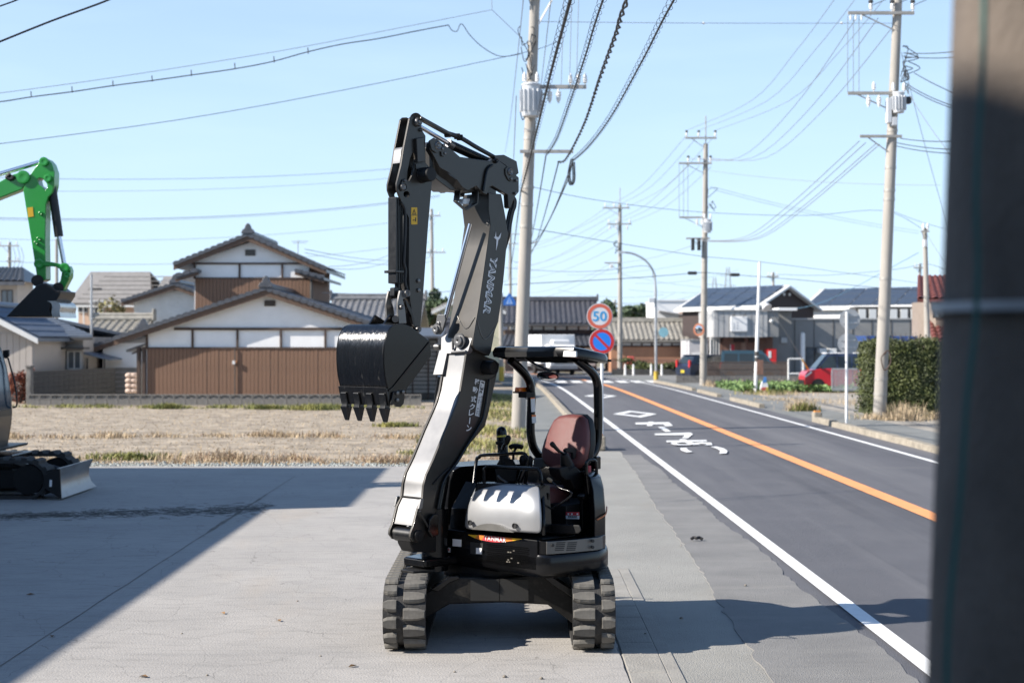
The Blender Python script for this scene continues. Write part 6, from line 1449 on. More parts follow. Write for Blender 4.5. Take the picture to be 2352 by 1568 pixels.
def wire(label, pts, r=.010, sag=0, group=None, m=None, name='overhead_wire', n=18, cat='wire'):
    """pts: list of world points; two points get a sagging curve"""
    pts = [Vector(p) for p in pts]
    if len(pts) == 2:
        a, b = pts; pts = [a.lerp(b, i/n)-UP*(4*sag*(i/n)*(1-i/n)) for i in range(n+1)]
    else: pts = catmull(pts, 5)
    if group:
        pr_ = [((p.x/p.y*F+CX), CY-(p.z-H)/p.y*F) for p in pts if p.y > 1]; pr_ = [q for q in pr_ if 0 <= q[0] <= 2352 and 0 <= q[1] <= 1568] or pr_
    o = tag(MB().tube(pts, r*.8, 5).build(name, m or m_wire, smooth=80, fixn=False), label, cat, group)
    if group: WN.setdefault(group, []).append((o, label, sum(q[0] for q in pr_)/len(pr_), sum(q[1] for q in pr_)/len(pr_)))
    return o
rw = random.Random(21)

# P1: near pole on the left pavement
P1 = Pole('tall concrete utility pole with big grey transformer behind the excavator boom', (1190, 990), (1232, -90), 36.5, .185, .12)
P1.band(180, 300, 318, 470, 520, 430)
P1.transformer(235, 1219, .50, .85)
P1.arm(203, 1238, 1346, ins=(1310, 1328, 1343), low=(1262, 1282), dy=-.2); P1.arm(350, 1194, 1316, th=.08)
P1.arm(-4, 1180, 1352, ins=(1290, 1312, 1338), th=.08)
MB().bar(P1.p(75), at(1268, 0, 36.3), .04, .04).build('arm_brace', m_ins, P1.r)
for (a, b) in (((1196, 1), (1196, 1)),): pass
q = P1.p(100)
for k in range(9):
    w0 = q+Vector((rw.uniform(-.35, -.05), -.2, rw.uniform(-.7, .5))); wl = [w0, w0+Vector((rw.uniform(-.3, .2), 0, rw.uniform(-.5, .1))), q+Vector((rw.uniform(-.2, .1), -.2, rw.uniform(-.8, .2)))]
    MB().tube(catmull(wl, 6), .012, 5).build('jumper_wire', m_wire, P1.r, smooth=80)
MB().tube(catmull([at(1199, 200, 36.2), at(1195, 250, 36.2), at(1200, 275, 36.2), at(1206, 268, 36.2)], 6), .014, 5).build('jumper_wire', m_wire, P1.r)
for X in (1316, 1312): MB().tube(catmull([at(X, 365, 36.3), at(X-7, 400, 36.3), at(X-3, 424, 36.3), at(X+4, 412, 36.3), at(X+3, 372, 36.3)], 6), .02, 6).build('cable_loop', m_wire, P1.r)
MB().bar(P1.p(560)+Vector((.14, -.1, 0)), P1.p(560)+Vector((.3, -.1, .05)), .03, .03).build('step_bolt', m_arm, P1.r)
# P0: close pole at the right edge of the picture
fgp = thing('utility_pole', (.77, 2.2, 0), 'very close out-of-focus pole filling the right edge of the picture', 'pole', 'utility poles')
cxz = lambda z: .838+.034*(z-2.36)
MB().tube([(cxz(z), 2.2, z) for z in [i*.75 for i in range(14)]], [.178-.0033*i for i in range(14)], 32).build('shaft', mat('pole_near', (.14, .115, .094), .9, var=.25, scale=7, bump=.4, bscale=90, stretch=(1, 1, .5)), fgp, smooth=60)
zq = pzz(700, 2.05); MB().cyl((cxz(zq), 2.2, zq-.007), (cxz(zq), 2.2, zq+.007), .185, n=32).build('band', m_metal, fgp, smooth=50)
gpts = [at(X, Y, 2.03) for X, Y in ((2262, -60), (2258, 150), (2246, 330), (2242, 480), (2246, 600), (2240, 760), (2222, 900), (2212, 1050), (2200, 1200), (2180, 1400), (2172, 1620))]
MB().tube(catmull(gpts, 4), .0042, 8).build('earth_cable', mat('teal_cable', (.02, .11, .10), .6), fgp, smooth=60)
MB().bar((-.1, 2.35, 6.75), (2.4, 2.35, 6.75), .09, .09).build('crossarm', m_arm, fgp)
# P2: right pole
P2 = Pole('concrete utility pole in front of the hedge across the road', (2020, 960), (2066, -90), 42.7, .195, .125)
P2.band(300, 385, 437, 458, 640, 870, 905); P2.arm(33, 1945, 2096, caps=True, ins=(1997, 2046, 2093), low=(1950, 1962, 1975), ls=.6); P2.arm(217, 1944, 2052, low=(1990, 2014), ins=(2003,), dy=-.2)
P2.arm(315, 1972, 2068, th=.08); P2.transformer(240, 2057, .36, .62); P2.box(258, 2036, .14, .75); P2.box(283, 2048, .16, .25); P2.box(234, 2081, .14, .2, m_wire)
for X in (1947, 1960, 1973): MB().tube([at(X, 37, 42.5), at(X, 214, 42.5)], .010, 5).build('drop_wire', m_wireg, P2.r)
q = P2.p(130)
for k in range(12):
    w0 = q+Vector((rw.uniform(.1, .35), -.2, rw.uniform(-.9, .3))); MB().tube(catmull([w0, w0+Vector((rw.uniform(-.1, .4), 0, rw.uniform(-.5, .1))), q+Vector((rw.uniform(.1, .3), -.2, rw.uniform(-.9, .3)))], 6), .014, 5).build('jumper_wire', m_wire, P2.r)
MB().tube(catmull([at(X, Y, 42.4) for X, Y in ((2036, 810), (2024, 822), (2032, 850), (2046, 830), (2040, 805), (2028, 815))], 5), .02, 6).build('wire_coil', m_timber, P2.r)
# P3, P4, P5...
P3 = Pole('utility pole with round traffic mirror beside the vegetable plot', (1615, 887), (1621, 330), 74.4, .19, .12)
MB().tube([P3.t, P3.t+UP*1.45], .03, 6).build('top_spike', m_arm, P3.r)
P3.arm(318, 1573, 1645, ins=(1576, 1604, 1642), caps=True); P3.arm(376, 1558, 1634, ins=(1580, 1605, 1631), caps=True); P3.arm(500, 1560, 1622, low=(1600, 1612)); P3.arm(548, 1575, 1630, th=.08)
P3.transformer(520, 1623, .4, .7); P3.band(430, 600, 700, 760)
for X in (1590, 1604): P3.box(562, X, .16, .62, m_wire, 'cable_closure')
for X in (1560, 1570, 1580): MB().tube([at(X, 378, 74.2), at(X, 500, 74.2)], .012, 5).build('drop_wire', m_wireg, P3.r)
for k in range(7):
    q = P3.p(440); w0 = q+Vector((rw.uniform(.1, .4), -.2, rw.uniform(-.9, .3))); MB().tube(catmull([w0, w0+Vector((rw.uniform(-.1, .4), 0, rw.uniform(-.5, .1))), q+Vector((rw.uniform(.1, .3), -.2, rw.uniform(-.9, .3)))], 5), .016, 5).build('jumper_wire', m_wire, P3.r)
mc3 = at(1606, 757, 73.9); n3 = Vector((-.62, -.78, -.05)).normalized()
tm = MB().lathe(mc3, n3, [(-.12, .1), (-.06, .24), (0, .31), (.02, .33), (.05, .33), (.05, .29)], 20).build('traffic_mirror', mat('mirror_orange', (.35, .13, .07), .5), P3.r, smooth=40)
MB().lathe(mc3+n3*.03, n3, [(0, .29), (.03, .2), (.045, .1), (.05, 0)], 20).build('mirror_glass', MATS['mirror_glass'], tm, smooth=80)
P4 = Pole('utility pole with two crossarms standing at the road bend', (1424, 859), (1424, 470), 101, .19, .12)
MB().tube([P4.t, P4.t+UP*1.2], .03, 6).build('top_spike', m_arm, P4.r)
P4.arm(478, 1384, 1446, ins=(1390, 1410, 1440)); P4.arm(515, 1394, 1450, ins=(1398, 1416, 1446), low=(1400, 1415, 1440)); P4.arm(604, 1388, 1426, low=(1402, 1406)); P4.band(560, 600, 700)
for k in range(6):
    q = P4.p(555); w0 = q+Vector((rw.uniform(-.3, .1), -.2, rw.uniform(-.6, .3))); MB().tube(catmull([w0, w0+Vector((-.2, 0, -.3)), q+Vector((0, -.2, -.5))], 5), .02, 5).build('jumper_wire', m_wire, P4.r)
P5 = Pole('distant utility pole seen between the arm and the boom', (995, 860), (991, 480), 118, .19, .12)
P5.arm(496, 975, 1012, ins=(978, 990, 1008)); P5.arm(580, 975, 1024, ins=(985, 1000, 1018), low=(992,))
P6 = Pole('slender utility pole behind the hedge by the red roofs', (2133, 900), (2124, 524), 58, .13, .09)
P6.arm(532, 2112, 2132, ins=(2118, 2128), th=.06); P6.box(560, 2120, .12, .3)
P7 = Pole('distant pole with insulator crossarm at the far left', (22, 855), (22, 556), 105, .17, .11)
P7.arm(565, -2, 46, ins=(2, 22, 40)); P7.arm(600, 15, 50, ins=(20, 42), th=.07)
for k, X in enumerate((30, 40, 48)): MB().tube(catmull([at(X, 568, 104.7), at(X+6, 590, 104.7), at(X+2, 612, 104.7)], 4), .02, 5).build('drop_wire', m_wireg, P7.r)
P8 = Pole('thin distant pole behind the green bucket cylinder', (130, 850), (130, 548), 110, .16, .11)
P9 = Pole('distant utility pole at the road bend left of the near pole', (1172, 858), (1172, 500), 150, .2, .13); P9.arm(538, 1140, 1200, ins=(1145, 1165, 1195)); P9.arm(560, 1150, 1190, low=(1160, 1180))
for lb, X, Yt, d_ in (('far pole beyond the solar-roofed houses', 1895, 662, 140), ('far pole above the white windowed house', 2113, 605, 120), ('far lamp pole left of the street lamp', 1413, 688, 160), ('far pole with crossarm beyond the dark gable', 1776, 625, 130)):
    q = Pole(lb, (X, 840), (X, Yt), d_, .16, .11); q.arm(Yt+10, X-16, X+12, ins=(X-12, X-4, X+8), th=.12)
# telecom thin pole
# ---- white pole with horn speaker and guy wire
d = 64.8
wpl = thing('loudspeaker_pole', (pxx(1735, d), d, 0), 'white steel pole with a horn loudspeaker above the vegetable plot', 'pole')
MB().tube([at(1735, 903, d), at(1745, 600, d)], [.085, .06], 12).build('shaft', m_white2, wpl, smooth=60)
for Y in (812, 825): MB().cyl(at(1738, Y, d)-UP*.1, at(1738, Y, d)+UP*.1, .1, n=12).build('band', m_dframe, wpl)
hc = at(1757, 703, d-.1); hv = (at(1766, 712, d)-at(1755, 694, d)).normalized()
MB().lathe(hc-hv*.18, (hv+Vector((0, -.7, 0))), [(0, .05), (.08, .10), (.2, .17), (.34, .24), (.36, .24), (.36, .2)], 18).build('horn', mat('horn_grey', (.55, .56, .58), .5, var=.05), wpl, smooth=50)
MB().bar(at(1741, 700, d), hc, .04, .04).build('horn_bracket', m_arm, wpl)
MB().tube([at(1762, 695, d), at(1858, 848, d+2)], .02, 6).build('guy_wire', m_wireg, wpl); MB().tube([at(1843, 826, d+1.7), at(1860, 853, d+2.05)], .035, 8).build('guy_guard', mat('guard_yellow', (.65, .42, .05), .5), wpl)
MB().bb((pxx(1738, d), d-.12, pzz(860, d)), (pxx(1752, d), d-.08, pzz(826, d))).build('notice_board', m_plank, wpl)
# ---- street lamp
d = 86.0
sl = thing('street_lamp', (pxx(1505, d), d, 0), 'grey street lamp with long curved arm reaching left', 'street lamp')
MB().tube(catmull([at(1507, 872, d), at(1506, 750, d), at(1505, 650, d), at(1500, 622, d), at(1482, 598, d), at(1455, 583, d), at(1428, 579, d)], 6), [.085]*12+[.06]*25, 12).build('shaft', m_metal, sl, smooth=60)
MB().loft([[at(X, Y, dd) for X, Y, dd in r] for r in (((1438, 577, d-.12), (1438, 577, d+.12), (1438, 581, d+.12), (1438, 581, d-.12)), ((1420, 577, d-.2), (1420, 577, d+.2), (1420, 583, d+.2), (1420, 583, d-.2)))]).build('lamp_head', m_wframe, sl, bevel=.01)
MB().cyl(at(1507, 872, d), at(1507, 852, d), .14, n=14).build('yellow_band', mat('hazard_yellow', (.62, .42, .06), .6), sl, smooth=50)
MB().box(at(1497, 690, d-.1), (.35, .25, .3)).build('control_box', m_trans, sl, bevel=.02)
MB().lathe(at(1524, 763, d-.2), (0, -1, 0), [(0, .3), (.03, .3), (.03, .27)], 18).build('round_sign', mat('sign_cyan', (.25, .48, .55), .5), sl)
# ---- sign poles
m_sred = mat('sign_red_orange', (.62, .135, .085), .45, var=.04); m_sred2 = mat('sign_red', (.55, .028, .03), .45, var=.03); m_sblue = mat('sign_blue', (.02, .22, .80), .45, var=.03); m_scy = mat('sign_digit_blue', (.03, .33, .68), .45, var=.02); m_swh = mat('sign_white', (.68, .68, .70), .45, var=.03)
d = 30.8
sp_ = thing('sign_pole', (pxx(1383, d), d, 0), 'white pole with round 50 speed-limit sign above a no-parking sign', 'road sign')
MB().tube([(pxx(1383, d), d, 0), at(1382, 706, d)], .032, 14).build('pole', m_white2, sp_, smooth=60)
def rsign(X, Y, r, inner):
    c = at(X, Y, d-.06); o = MB().lathe(c+Vector((0, .012, 0)), (0, -1, 0), [(0, r), (.012, r)], 36).build('sign_disc', m_swh, sp_, smooth=30); return c, o
c, o = rsign(1377.5, 726, .283, 0)
def ringf(c, r0, r1, m, par, dy, nm='sign_ring', n=40):
    V = []
    for k in range(n): a = 2*math.pi*k/n; V += [c+Vector((math.cos(a)*r0, -dy, math.sin(a)*r0)), c+Vector((math.cos(a)*r1, -dy, math.sin(a)*r1))]
    MB().add(V, [(2*k, 2*k+1, (2*k+3) % (2*n), (2*k+2) % (2*n)) for k in range(n)]).build(nm, m, par)
ringf(c, .268, .195, m_sred, o, .004)
place(text_mesh('50', 1, 0, m_scy, .012), 'sign_digits', o, c+Vector((0, -.005, 0)), (1, 0, 0), (0, 0, 1), .30, .215)
c, o = rsign(1382.5, 784, .278, 0)
MB().lathe(c+Vector((0, -.002, 0)), (0, -1, 0), [(0, .2), (.002, .2)], 36).build('sign_field', m_sblue, o); ringf(c, .265, .196, m_sred2, o, .006)
e = Vector((math.cos(R(-45)), 0, math.sin(R(-45)))); f = Vector((-e.z, 0, e.x)); MB().add([c+e*.2+f*.028+Vector((0, -.007, 0)), c-e*.2+f*.028+Vector((0, -.007, 0)), c-e*.2-f*.028+Vector((0, -.007, 0)), c+e*.2-f*.028+Vector((0, -.007, 0))], [(0, 1, 2, 3)]).build('sign_slash', m_sred2, o)
for Y in (726, 784): MB().bar(at(1376, Y, d-.035), at(1388, Y, d-.035), .03, .03).build('clamp', m_metal, sp_)
d = 39.3
sp2 = thing('sign_pole', (pxx(1945, d), d, 0), 'white pole with two round road signs seen from behind by the hedge', 'road sign')
MB().tube([(pxx(1944, d), d, 0), at(1945, 716, d)], .035, 14).build('pole', m_white2, sp2, smooth=60)
m_sback = mat('sign_back', (.36, .375, .39), .5, metal=.3, var=.08, scale=5)
for X, Y, r in ((1952, 733, .285), (1948, 789, .285)):
    c = at(X, Y, d+.05); o = MB().lathe(c, (0, 1, 0), [(0, r), (.012, r)], 36).build('sign_disc', m_sback, sp2, smooth=30)
    for dz in (-.1, .1): MB().bb((c.x-.2, c.y-.03, c.z+dz-.02), (c.x+.2, c.y, c.z+dz+.02)).build('stiffener', m_metal, o)
d = 82
sp3 = thing('crossing_sign', (pxx(1152, d), d, 0), 'pole with blue triangular crossing sign left of the near utility pole', 'road sign')
MB().tube([(pxx(1152, d), d, 0), at(1150, 672, d)], .13, 12).build('pole', m_pole, sp3, smooth=60)
c = at(1170, 690, d-.2); tri = [Vector((c.x, c.y, c.z+.45)), Vector((c.x-.36, c.y, c.z-.05)), Vector((c.x-.36, c.y, c.z-.28)), Vector((c.x+.36, c.y, c.z-.28)), Vector((c.x+.36, c.y, c.z-.05))]
tp = MB().prism(tri, (0, .02, 0)).build('sign_plate', mat('sign_blue_dk', (.03, .15, .50), .5), sp3); MB().bar(at(1152, 690, d), at(1170, 690, d-.15), .05, .05).build('bracket', m_arm, sp3)
MB().prism([Vector((c.x, c.y-.01, c.z+.22)), Vector((c.x-.2, c.y-.01, c.z-.2)), Vector((c.x+.2, c.y-.01, c.z-.2))], (0, .005, 0)).build('sign_white', mat('sign_pale', (.35, .5, .75), .5), tp)
MB().prism([Vector((c.x+a*.3, c.y-.014, c.z+b*.3)) for a, b in ((.0, .45), (.1, .3), (.1, .0), (.25, -.5), (.12, -.5), (0, -.15), (-.15, -.5), (-.28, -.5), (-.1, .0), (-.1, .3))], (0, .003, 0)).build('sign_walker', m_sblue, tp)
MB().cyl(at(1152, 876, d), at(1152, 842, d), .15, n=14).build('yellow_band', MATS['hazard_yellow'], sp3, smooth=50)
pbx = thing('post_box', (pxx(1448, 104), 104, 0), 'small red post box on a stand before the orange house', 'post box')
MB().bb((pxx(1441, 104), 103.7, pzz(838, 104)), (pxx(1456, 104), 104.1, pzz(818, 104))).build('box', mat('post_red', (.55, .10, .08), .5), pbx, bevel=.05); MB().tube([(pxx(1448, 104), 104, 0), (pxx(1448, 104), 104, pzz(836, 104))], .08, 8).build('stand', m_metal, pbx)
for i, X in enumerate((1436, 1455, 1496, 1520)):
    b_ = thing('kerb_marker', (pxx(X, 97), 97, 0), 'short pale marker post at the road bend, '+ORD[i]+' from the left', 'marker', 'marker posts at the bend'); MB().cyl((pxx(X, 97), 97, 0), (pxx(X, 97), 97, .75), .09, .06, 10).build('post', m_white2, b_)
bw_ = blockwall('bend_wall', 'low dark wall with shrubs at the road bend', (pxx(1405, 98), 98), (pxx(1560, 98), 98), .4, .6, .2, m_blockd)

# ---- overhead cables running to the close pole (thick, near)
def spiral(label, pts, r, coil_r, pitch, n=18):
    pts = [Vector(p) for p in pts]; path_ = catmull(pts, n)
    o = tag(MB().tube(path_, r, 7).build('hanger_cable', m_wire, smooth=80, fixn=False), label, 'cable', 'spiral-wrapped cables over the yard')
    # even arc-length helix
    Ls = [0]
    for a, b in zip(path_[:-1], path_[1:]): Ls.append(Ls[-1]+(b-a).length)
    T_ = Ls[-1]; turns = int(T_/pitch); V = []; i = 0; steps = turns*9
    for k in range(steps+1):
        s_ = T_*k/steps
        while i < len(Ls)-2 and Ls[i+1] < s_: i += 1
        t = (s_-Ls[i])/(Ls[i+1]-Ls[i]+1e-9); c = path_[i].lerp(path_[i+1], t); dr = (path_[i+1]-path_[i]).normalized(); ax = dr.cross(UP).normalized(); ay = ax.cross(dr); an = 2*math.pi*k/9
        V.append(c+(ax*math.cos(an)+ay*math.sin(an))*coil_r+ay*(coil_r*.55))
    MB().tube(V, .0032, 4, cap=False).build('hanger_spiral', m_wire, o, fixn=False)
    return o
spiral('thickest black spiral-wrapped cable, leftmost of the four overhead', [at(1196, 440, 36.6), at(1210, 390, 33), at(1228, 320, 28.5), at(1262, 180, 21), at(1310, 0, 15.2), (.78, 9, 6.0), (.80, 2.35, 6.65)], .020, .06, .40)
spiral('black spiral-wrapped cable second from the left overhead', [at(1254, 357, 36.4), at(1278, 320, 32), at(1310, 232, 25.5), at(1344, 130, 20), at(1385, 0, 15.8), (1.15, 9, 6.0), (1.2, 2.35, 6.65)], .013, .048, .36)
spiral('black spiral-wrapped cable farthest right overhead', [at(1315, 370, 36.4), at(1352, 336, 31), at(1402, 270, 25.5), at(1475, 140, 19.5), at(1548, 0, 15.4), (1.9, 9, 5.95), (2.2, 2.35, 6.65)], .013, .048, .36)
twc = thing('twisted_cable', (1.4, 16, 0), 'thin twisted black cable between the spiral-wrapped ones overhead', 'cable')
tw = catmull([at(1283, 372, 36.4), at(1300, 366, 35), at(1340, 290, 29), at(1378, 180, 22), at(1415, 80, 18), at(1441, 0, 15.6), (1.35, 9, 5.95), (1.6, 2.35, 6.65)], 24)
for ph in (0, math.pi):
    V = []; s_ = 0
    for i, p in enumerate(tw):
        if i: s_ += (p-tw[i-1]).length
        an = s_*2*math.pi/1.0+ph; dr = (tw[min(i+1, len(tw)-1)]-tw[max(i-1, 0)]).normalized(); ax = dr.cross(UP).normalized(); ay = ax.cross(dr); V.append(p+(ax*math.cos(an)+ay*math.sin(an))*.022)
    MB().tube(V, .014, 6).build('strand', m_wire, twc, smooth=80, fixn=False)
# continuation of those cables beyond P1
for (a, b, sg_) in (((1254, 357, 36.5), (1212, 580, 101), .3), ((1283, 372, 36.5), (1215, 590, 101), .4), ((1315, 372, 36.5), (1216, 555, 80), .6), ((1310, 400, 36.5), (1180, 600, 101), .8), ((1196, 440, 36.6), (1168, 640, 101), .3)):
    wire('black cable running from the near pole towards the bend', [at(*a), at(*b)], .022, sg_, 'cables beyond the near pole')
for (a, b) in (((1206, -40, 30), (1160, 350, 90)), ((1242, -40, 30), (1206, 420, 90)), ((1270, -40, 31), (1208, 440, 92)), ((1186, 220, 33), (1166, 640, 120))):
    wire('thin power line descending steeply beside the near pole', [at(*a), at(*b)], .013, .5, 'steep lines beside the near pole', m_wireg)
for X in (1293, 1311, 1327): wire('thin drop wire between the crossarms of the near pole', [at(X+2, 0, 36.2), at(X-4 if X < 1300 else X-3, 195, 36.2)], .010, 0, 'drop wires on the near pole', m_wireg)
# ---- wires to the left across the field
wire('thin messenger wire rising from the left edge to the near pole', [at(-60, 222, 31), at(250, 180, 32), at(640, 118, 33.6), at(900, 68, 35), at(1130, 23, 36.3)], .008, m=m_wireg)
cb = wire('black cable hanging in small dips below the messenger wire at upper left', [at(-60, 236, 31), at(0, 234, 31.2), at(72, 223, 31.5), at(166, 211, 31.8), at(260, 197, 32.2), at(345, 186, 32.5), at(438, 173, 32.9), at(536, 159, 33.3), at(625, 142, 33.7), at(705, 120, 34), at(785, 102, 34.4), at(870, 89, 34.8), at(960, 71, 35.3), at(1030, 58, 35.8)], .016)
for X, Y in ((72, 218), (166, 207), (260, 193), (350, 182), (440, 169), (540, 153), (630, 138), (708, 118)):
    MB().tube([at(X, Y+6, 32.5), at(X-1, Y-8, 32.5)], .012, 5).build('cable_hanger', m_wire, cb)
wire('looped cable end hanging from the messenger wire', [at(1030, 58, 35.8), at(1038, 70, 35.8), at(1050, 72, 35.8), at(1060, 55, 35.9), at(1080, 82, 36), at(1110, 110, 36.2), at(1150, 130, 36.3), at(1196, 124, 36.4)], .013)
wire('short stay wire from the messenger end to the near pole', [at(1130, 23, 36.3), at(1200, 90, 36.4)], .009, 0, m=m_wireg); wire('vertical stub wire above the messenger end', [at(1130, 23, 36.3), at(1129, -40, 36.3)], .009, 0, m=m_wireg)
wire('thin straight line from the left edge up to the near pole', [at(-60, 338, 30), at(400, 277, 32), at(800, 205, 34), at(1200, 122, 36.4), at(1280, 95, 37)], .009)
wire('dark sagging cable in the upper left corner', [at(-80, 128, 18), at(0, 96, 18.2), at(120, 48, 18.6), at(255, -2, 19), at(380, -60, 19.4)], .017)
wire('dark cable cutting the extreme upper left corner', [at(-40, 28, 18), at(45, -2, 18.3), at(120, -40, 18.6)], .013)
for (a, b, r_, sg_) in (((-40, 407, 90), (900, 388, 110), .02, .4), ((-40, 437, 90), (900, 409, 110), .014, .4), ((-60, 499, 80), (1010, 449, 110), .024, .7), ((-60, 503, 80), (1010, 452, 110), .014, .7), ((-40, 547, 100), (980, 500, 118), .016, .8), ((-40, 598, 100), (985, 556, 118), .016, .9), ((700, 572, 60), (990, 590, 118), .016, .4), ((700, 580, 60), (990, 600, 118), .016, .4), ((755, 612, 62), (1000, 500, 118), .014, 1), ((755, 616, 62), (1000, 510, 118), .014, 1.2), ((740, 672, 60), (1180, 640, 118), .02, .5)):
    wire('faint line crossing the sky behind the farmhouse', [at(*a), at(*b)], r_, sg_, 'distant lines on the left', m_wireg)
# ---- wires across the road
wr = wire('thin wire with white markers crossing high between near pole and right pole', [at(1238, 50, 36.6), at(1500, 53, 38), at(1760, 54, 40), at(2062, 54, 42.7)], .009, m=m_wireg)
for X in (1616, 1933): MB().lathe(at(X, 53.5, 39.5)-UP*.03, UP, [(0, .02), (.03, .045), (.06, .02)], 8).build('marker', m_ins, wr, smooth=60)
wire('dark line from near pole to the far right at mid height', [at(1221, 429, 36.8), at(1380, 461, 42), at(1608, 487, 50), at(1850, 495, 54), at(2030, 484, 57), at(2125, 530, 58)], .010)
wire('dark line crossing low from near pole past the street lamp', [at(1216, 524, 36.8), at(1423, 559, 44), at(1608, 588, 52), at(1745, 601, 57), at(2019, 637, 64), at(2140, 655, 68)], .011)
bx1 = wire('thick black cable with closures crossing above the shop', [at(1158, 654, 60), at(1426, 640, 66), at(1560, 630, 71), at(1615, 626, 74), at(1700, 632, 74), at(1850, 644, 73), at(2022, 661, 70), at(2180, 670, 68)], .019)
for X, Y in ((1590, 628), (1688, 632)): MB().lathe(at(X-11, Y-1, 73), (1, 0, .0), [(0, .03), (.04, .09), (.46, .09), (.5, .03)], 10).build('cable_closure', m_wire, bx1, smooth=40)
wire('black cable sagging between the bend poles under the lamp arm', [at(1160, 615, 100), at(1240, 621, 98), at(1319, 624, 96), at(1400, 620, 92), at(1487, 611, 86), at(1500, 640, 86)], .019)
wire('black cable along the roof tops right of the loudspeaker pole', [at(1780, 630, 100), at(1900, 632, 95), at(2060, 618, 85), at(2125, 606, 80), at(2180, 622, 78)], .017)
wire('blue cable stretched over the dark gable roof', [at(1720, 720, 95), at(1800, 712, 92), at(1900, 690, 88), at(2110, 580, 70)], .02, m=mat('wire_blue', (.10, .22, .32), .5))
G23 = 'power lines between the right-hand poles'; L23 = 'power line sagging between the two right-hand poles'
for X, (X2, Y2) in zip((1576, 1604, 1642), ((1916, 0), (1963, 0), (2029, 0))): wire(L23, [at(X, 300, 74.2), at(X+.44*(X2-X), 300-.20*300-8, 62), at(X+.75*(X2-X), 300-.62*300, 52), at(X2, Y2, 46), at(X2+40, -60, 43)], .013, 0, G23, m_wireg)
for X, (X2, Y2) in zip((1582, 1606, 1633), ((1967, 42), (2017, 42), (2056, 55))): wire(L23, [at(X, 364, 74.2), at(X+.30*(X2-X), 364-2, 66), at(X+.62*(X2-X), 364-.36*320, 55), at(X2, Y2, 42.6)], .015, 0, G23, m_wireg)
for (X, Y), (X2, Y2) in zip(((1600, 552), (1612, 553), (1622, 554), (1630, 555)), ((1974, 324), (1988, 328), (2012, 330), (2020, 332))): wire('lower cable sagging between the right-hand poles', [at(X, Y, 74.2), at(X+.28*(X2-X), Y-6, 66), at(X+.55*(X2-X), Y-.33*(Y-Y2), 57), at(X2, Y2, 42.6)], .016, 0, 'lower cables between the right-hand poles', m_wireg)
G34 = 'power lines between the far right-hand poles'; L34 = 'power line sagging between bend pole and mirror pole'
for (X, Y), (X2, Y2) in zip(((1390, 476), (1410, 476), (1440, 476), (1398, 512), (1418, 512), (1446, 512), (1424, 604)), ((1576, 312), (1604, 312), (1642, 312), (1582, 380), (1606, 382), (1633, 384), (1602, 560))): wire(L34, [at(X, Y, 101), at(X+.45*(X2-X), Y-.30*(Y-Y2), 88), at(X2, Y2, 74.5)], .015, 0, G34, m_wireg)
for (X, Y), (X2, Y2) in zip(((1390, 478), (1410, 478), (1430, 480), (1398, 515), (1416, 515), (1424, 530), (1402, 606), (1406, 612), (1424, 560)), ((1180, 572), (1184, 560), (1190, 575), (1182, 615), (1184, 612), (1186, 625), (1180, 672), (1180, 690), (1178, 640))): wire('power line from the bend pole leftwards behind the near pole', [at(X, Y, 101), at(X2, Y2, 150)], .018, .7, 'power lines beyond the road bend', m_wireg)
for (X, Y), (X2, Y2) in zip(((2000, 14), (2049, 14), (2096, 14)), ((2150, -50), (2200, -50), (2260, -60))): wire('short power line leaving the top of the right-hand pole', [at(X, Y, 42.4), at(X2, Y2, 30)], .014, 0, 'lines leaving the right pole')
for a, b, sg_ in (((2068, 318, 42.5), (2300, 314, 30), .1), ((2060, 328, 42.5), (2300, 340, 30), .1), ((2056, 335, 42.5), (2300, 352, 30), .1), ((2075, 122, 42.5), (2300, 100, 34), .1), ((2075, 130, 42.5), (2300, 118, 34), .1), ((2078, 190, 42.5), (2300, 262, 34), .2), ((2100, 168, 42), (2300, 250, 34), .1), ((2078, 196, 42.5), (2300, 268, 34), .2)):
    wire('cable running right from the right-hand pole', [at(*a), at(*b)], .016, sg_, 'cables right of the right pole')
for a, b in (((2078, 200, 42.5), (2260, 440, 36)), ((2070, 120, 42.5), (2190, 560, 50)), ((2055, 487, 57), (2300, 545, 60)), ((2130, 540, 58), (2230, 660, 50)), ((1630, 392, 74), (2160, 425, 60)), ((1640, 430, 74), (2110, 530, 90)), ((1640, 436, 74), (2110, 536, 90))):
    wire('thin service wire slanting across the sky at the right', [at(*a), at(*b)], .011, .2, 'thin service wires at the right', m_wireg)
rx = random.Random(4)
for k in range(12):
    X0 = rx.uniform(1180, 1700); Y0 = rx.uniform(620, 730); wire('faint far-off wire low over the rooftops', [at(X0, Y0, 150), at(X0+rx.uniform(200, 420), Y0+rx.uniform(-40, 40), 160)], .016, rx.uniform(.3, 1.2), 'far-off wires over the rooftops', m_wireg)
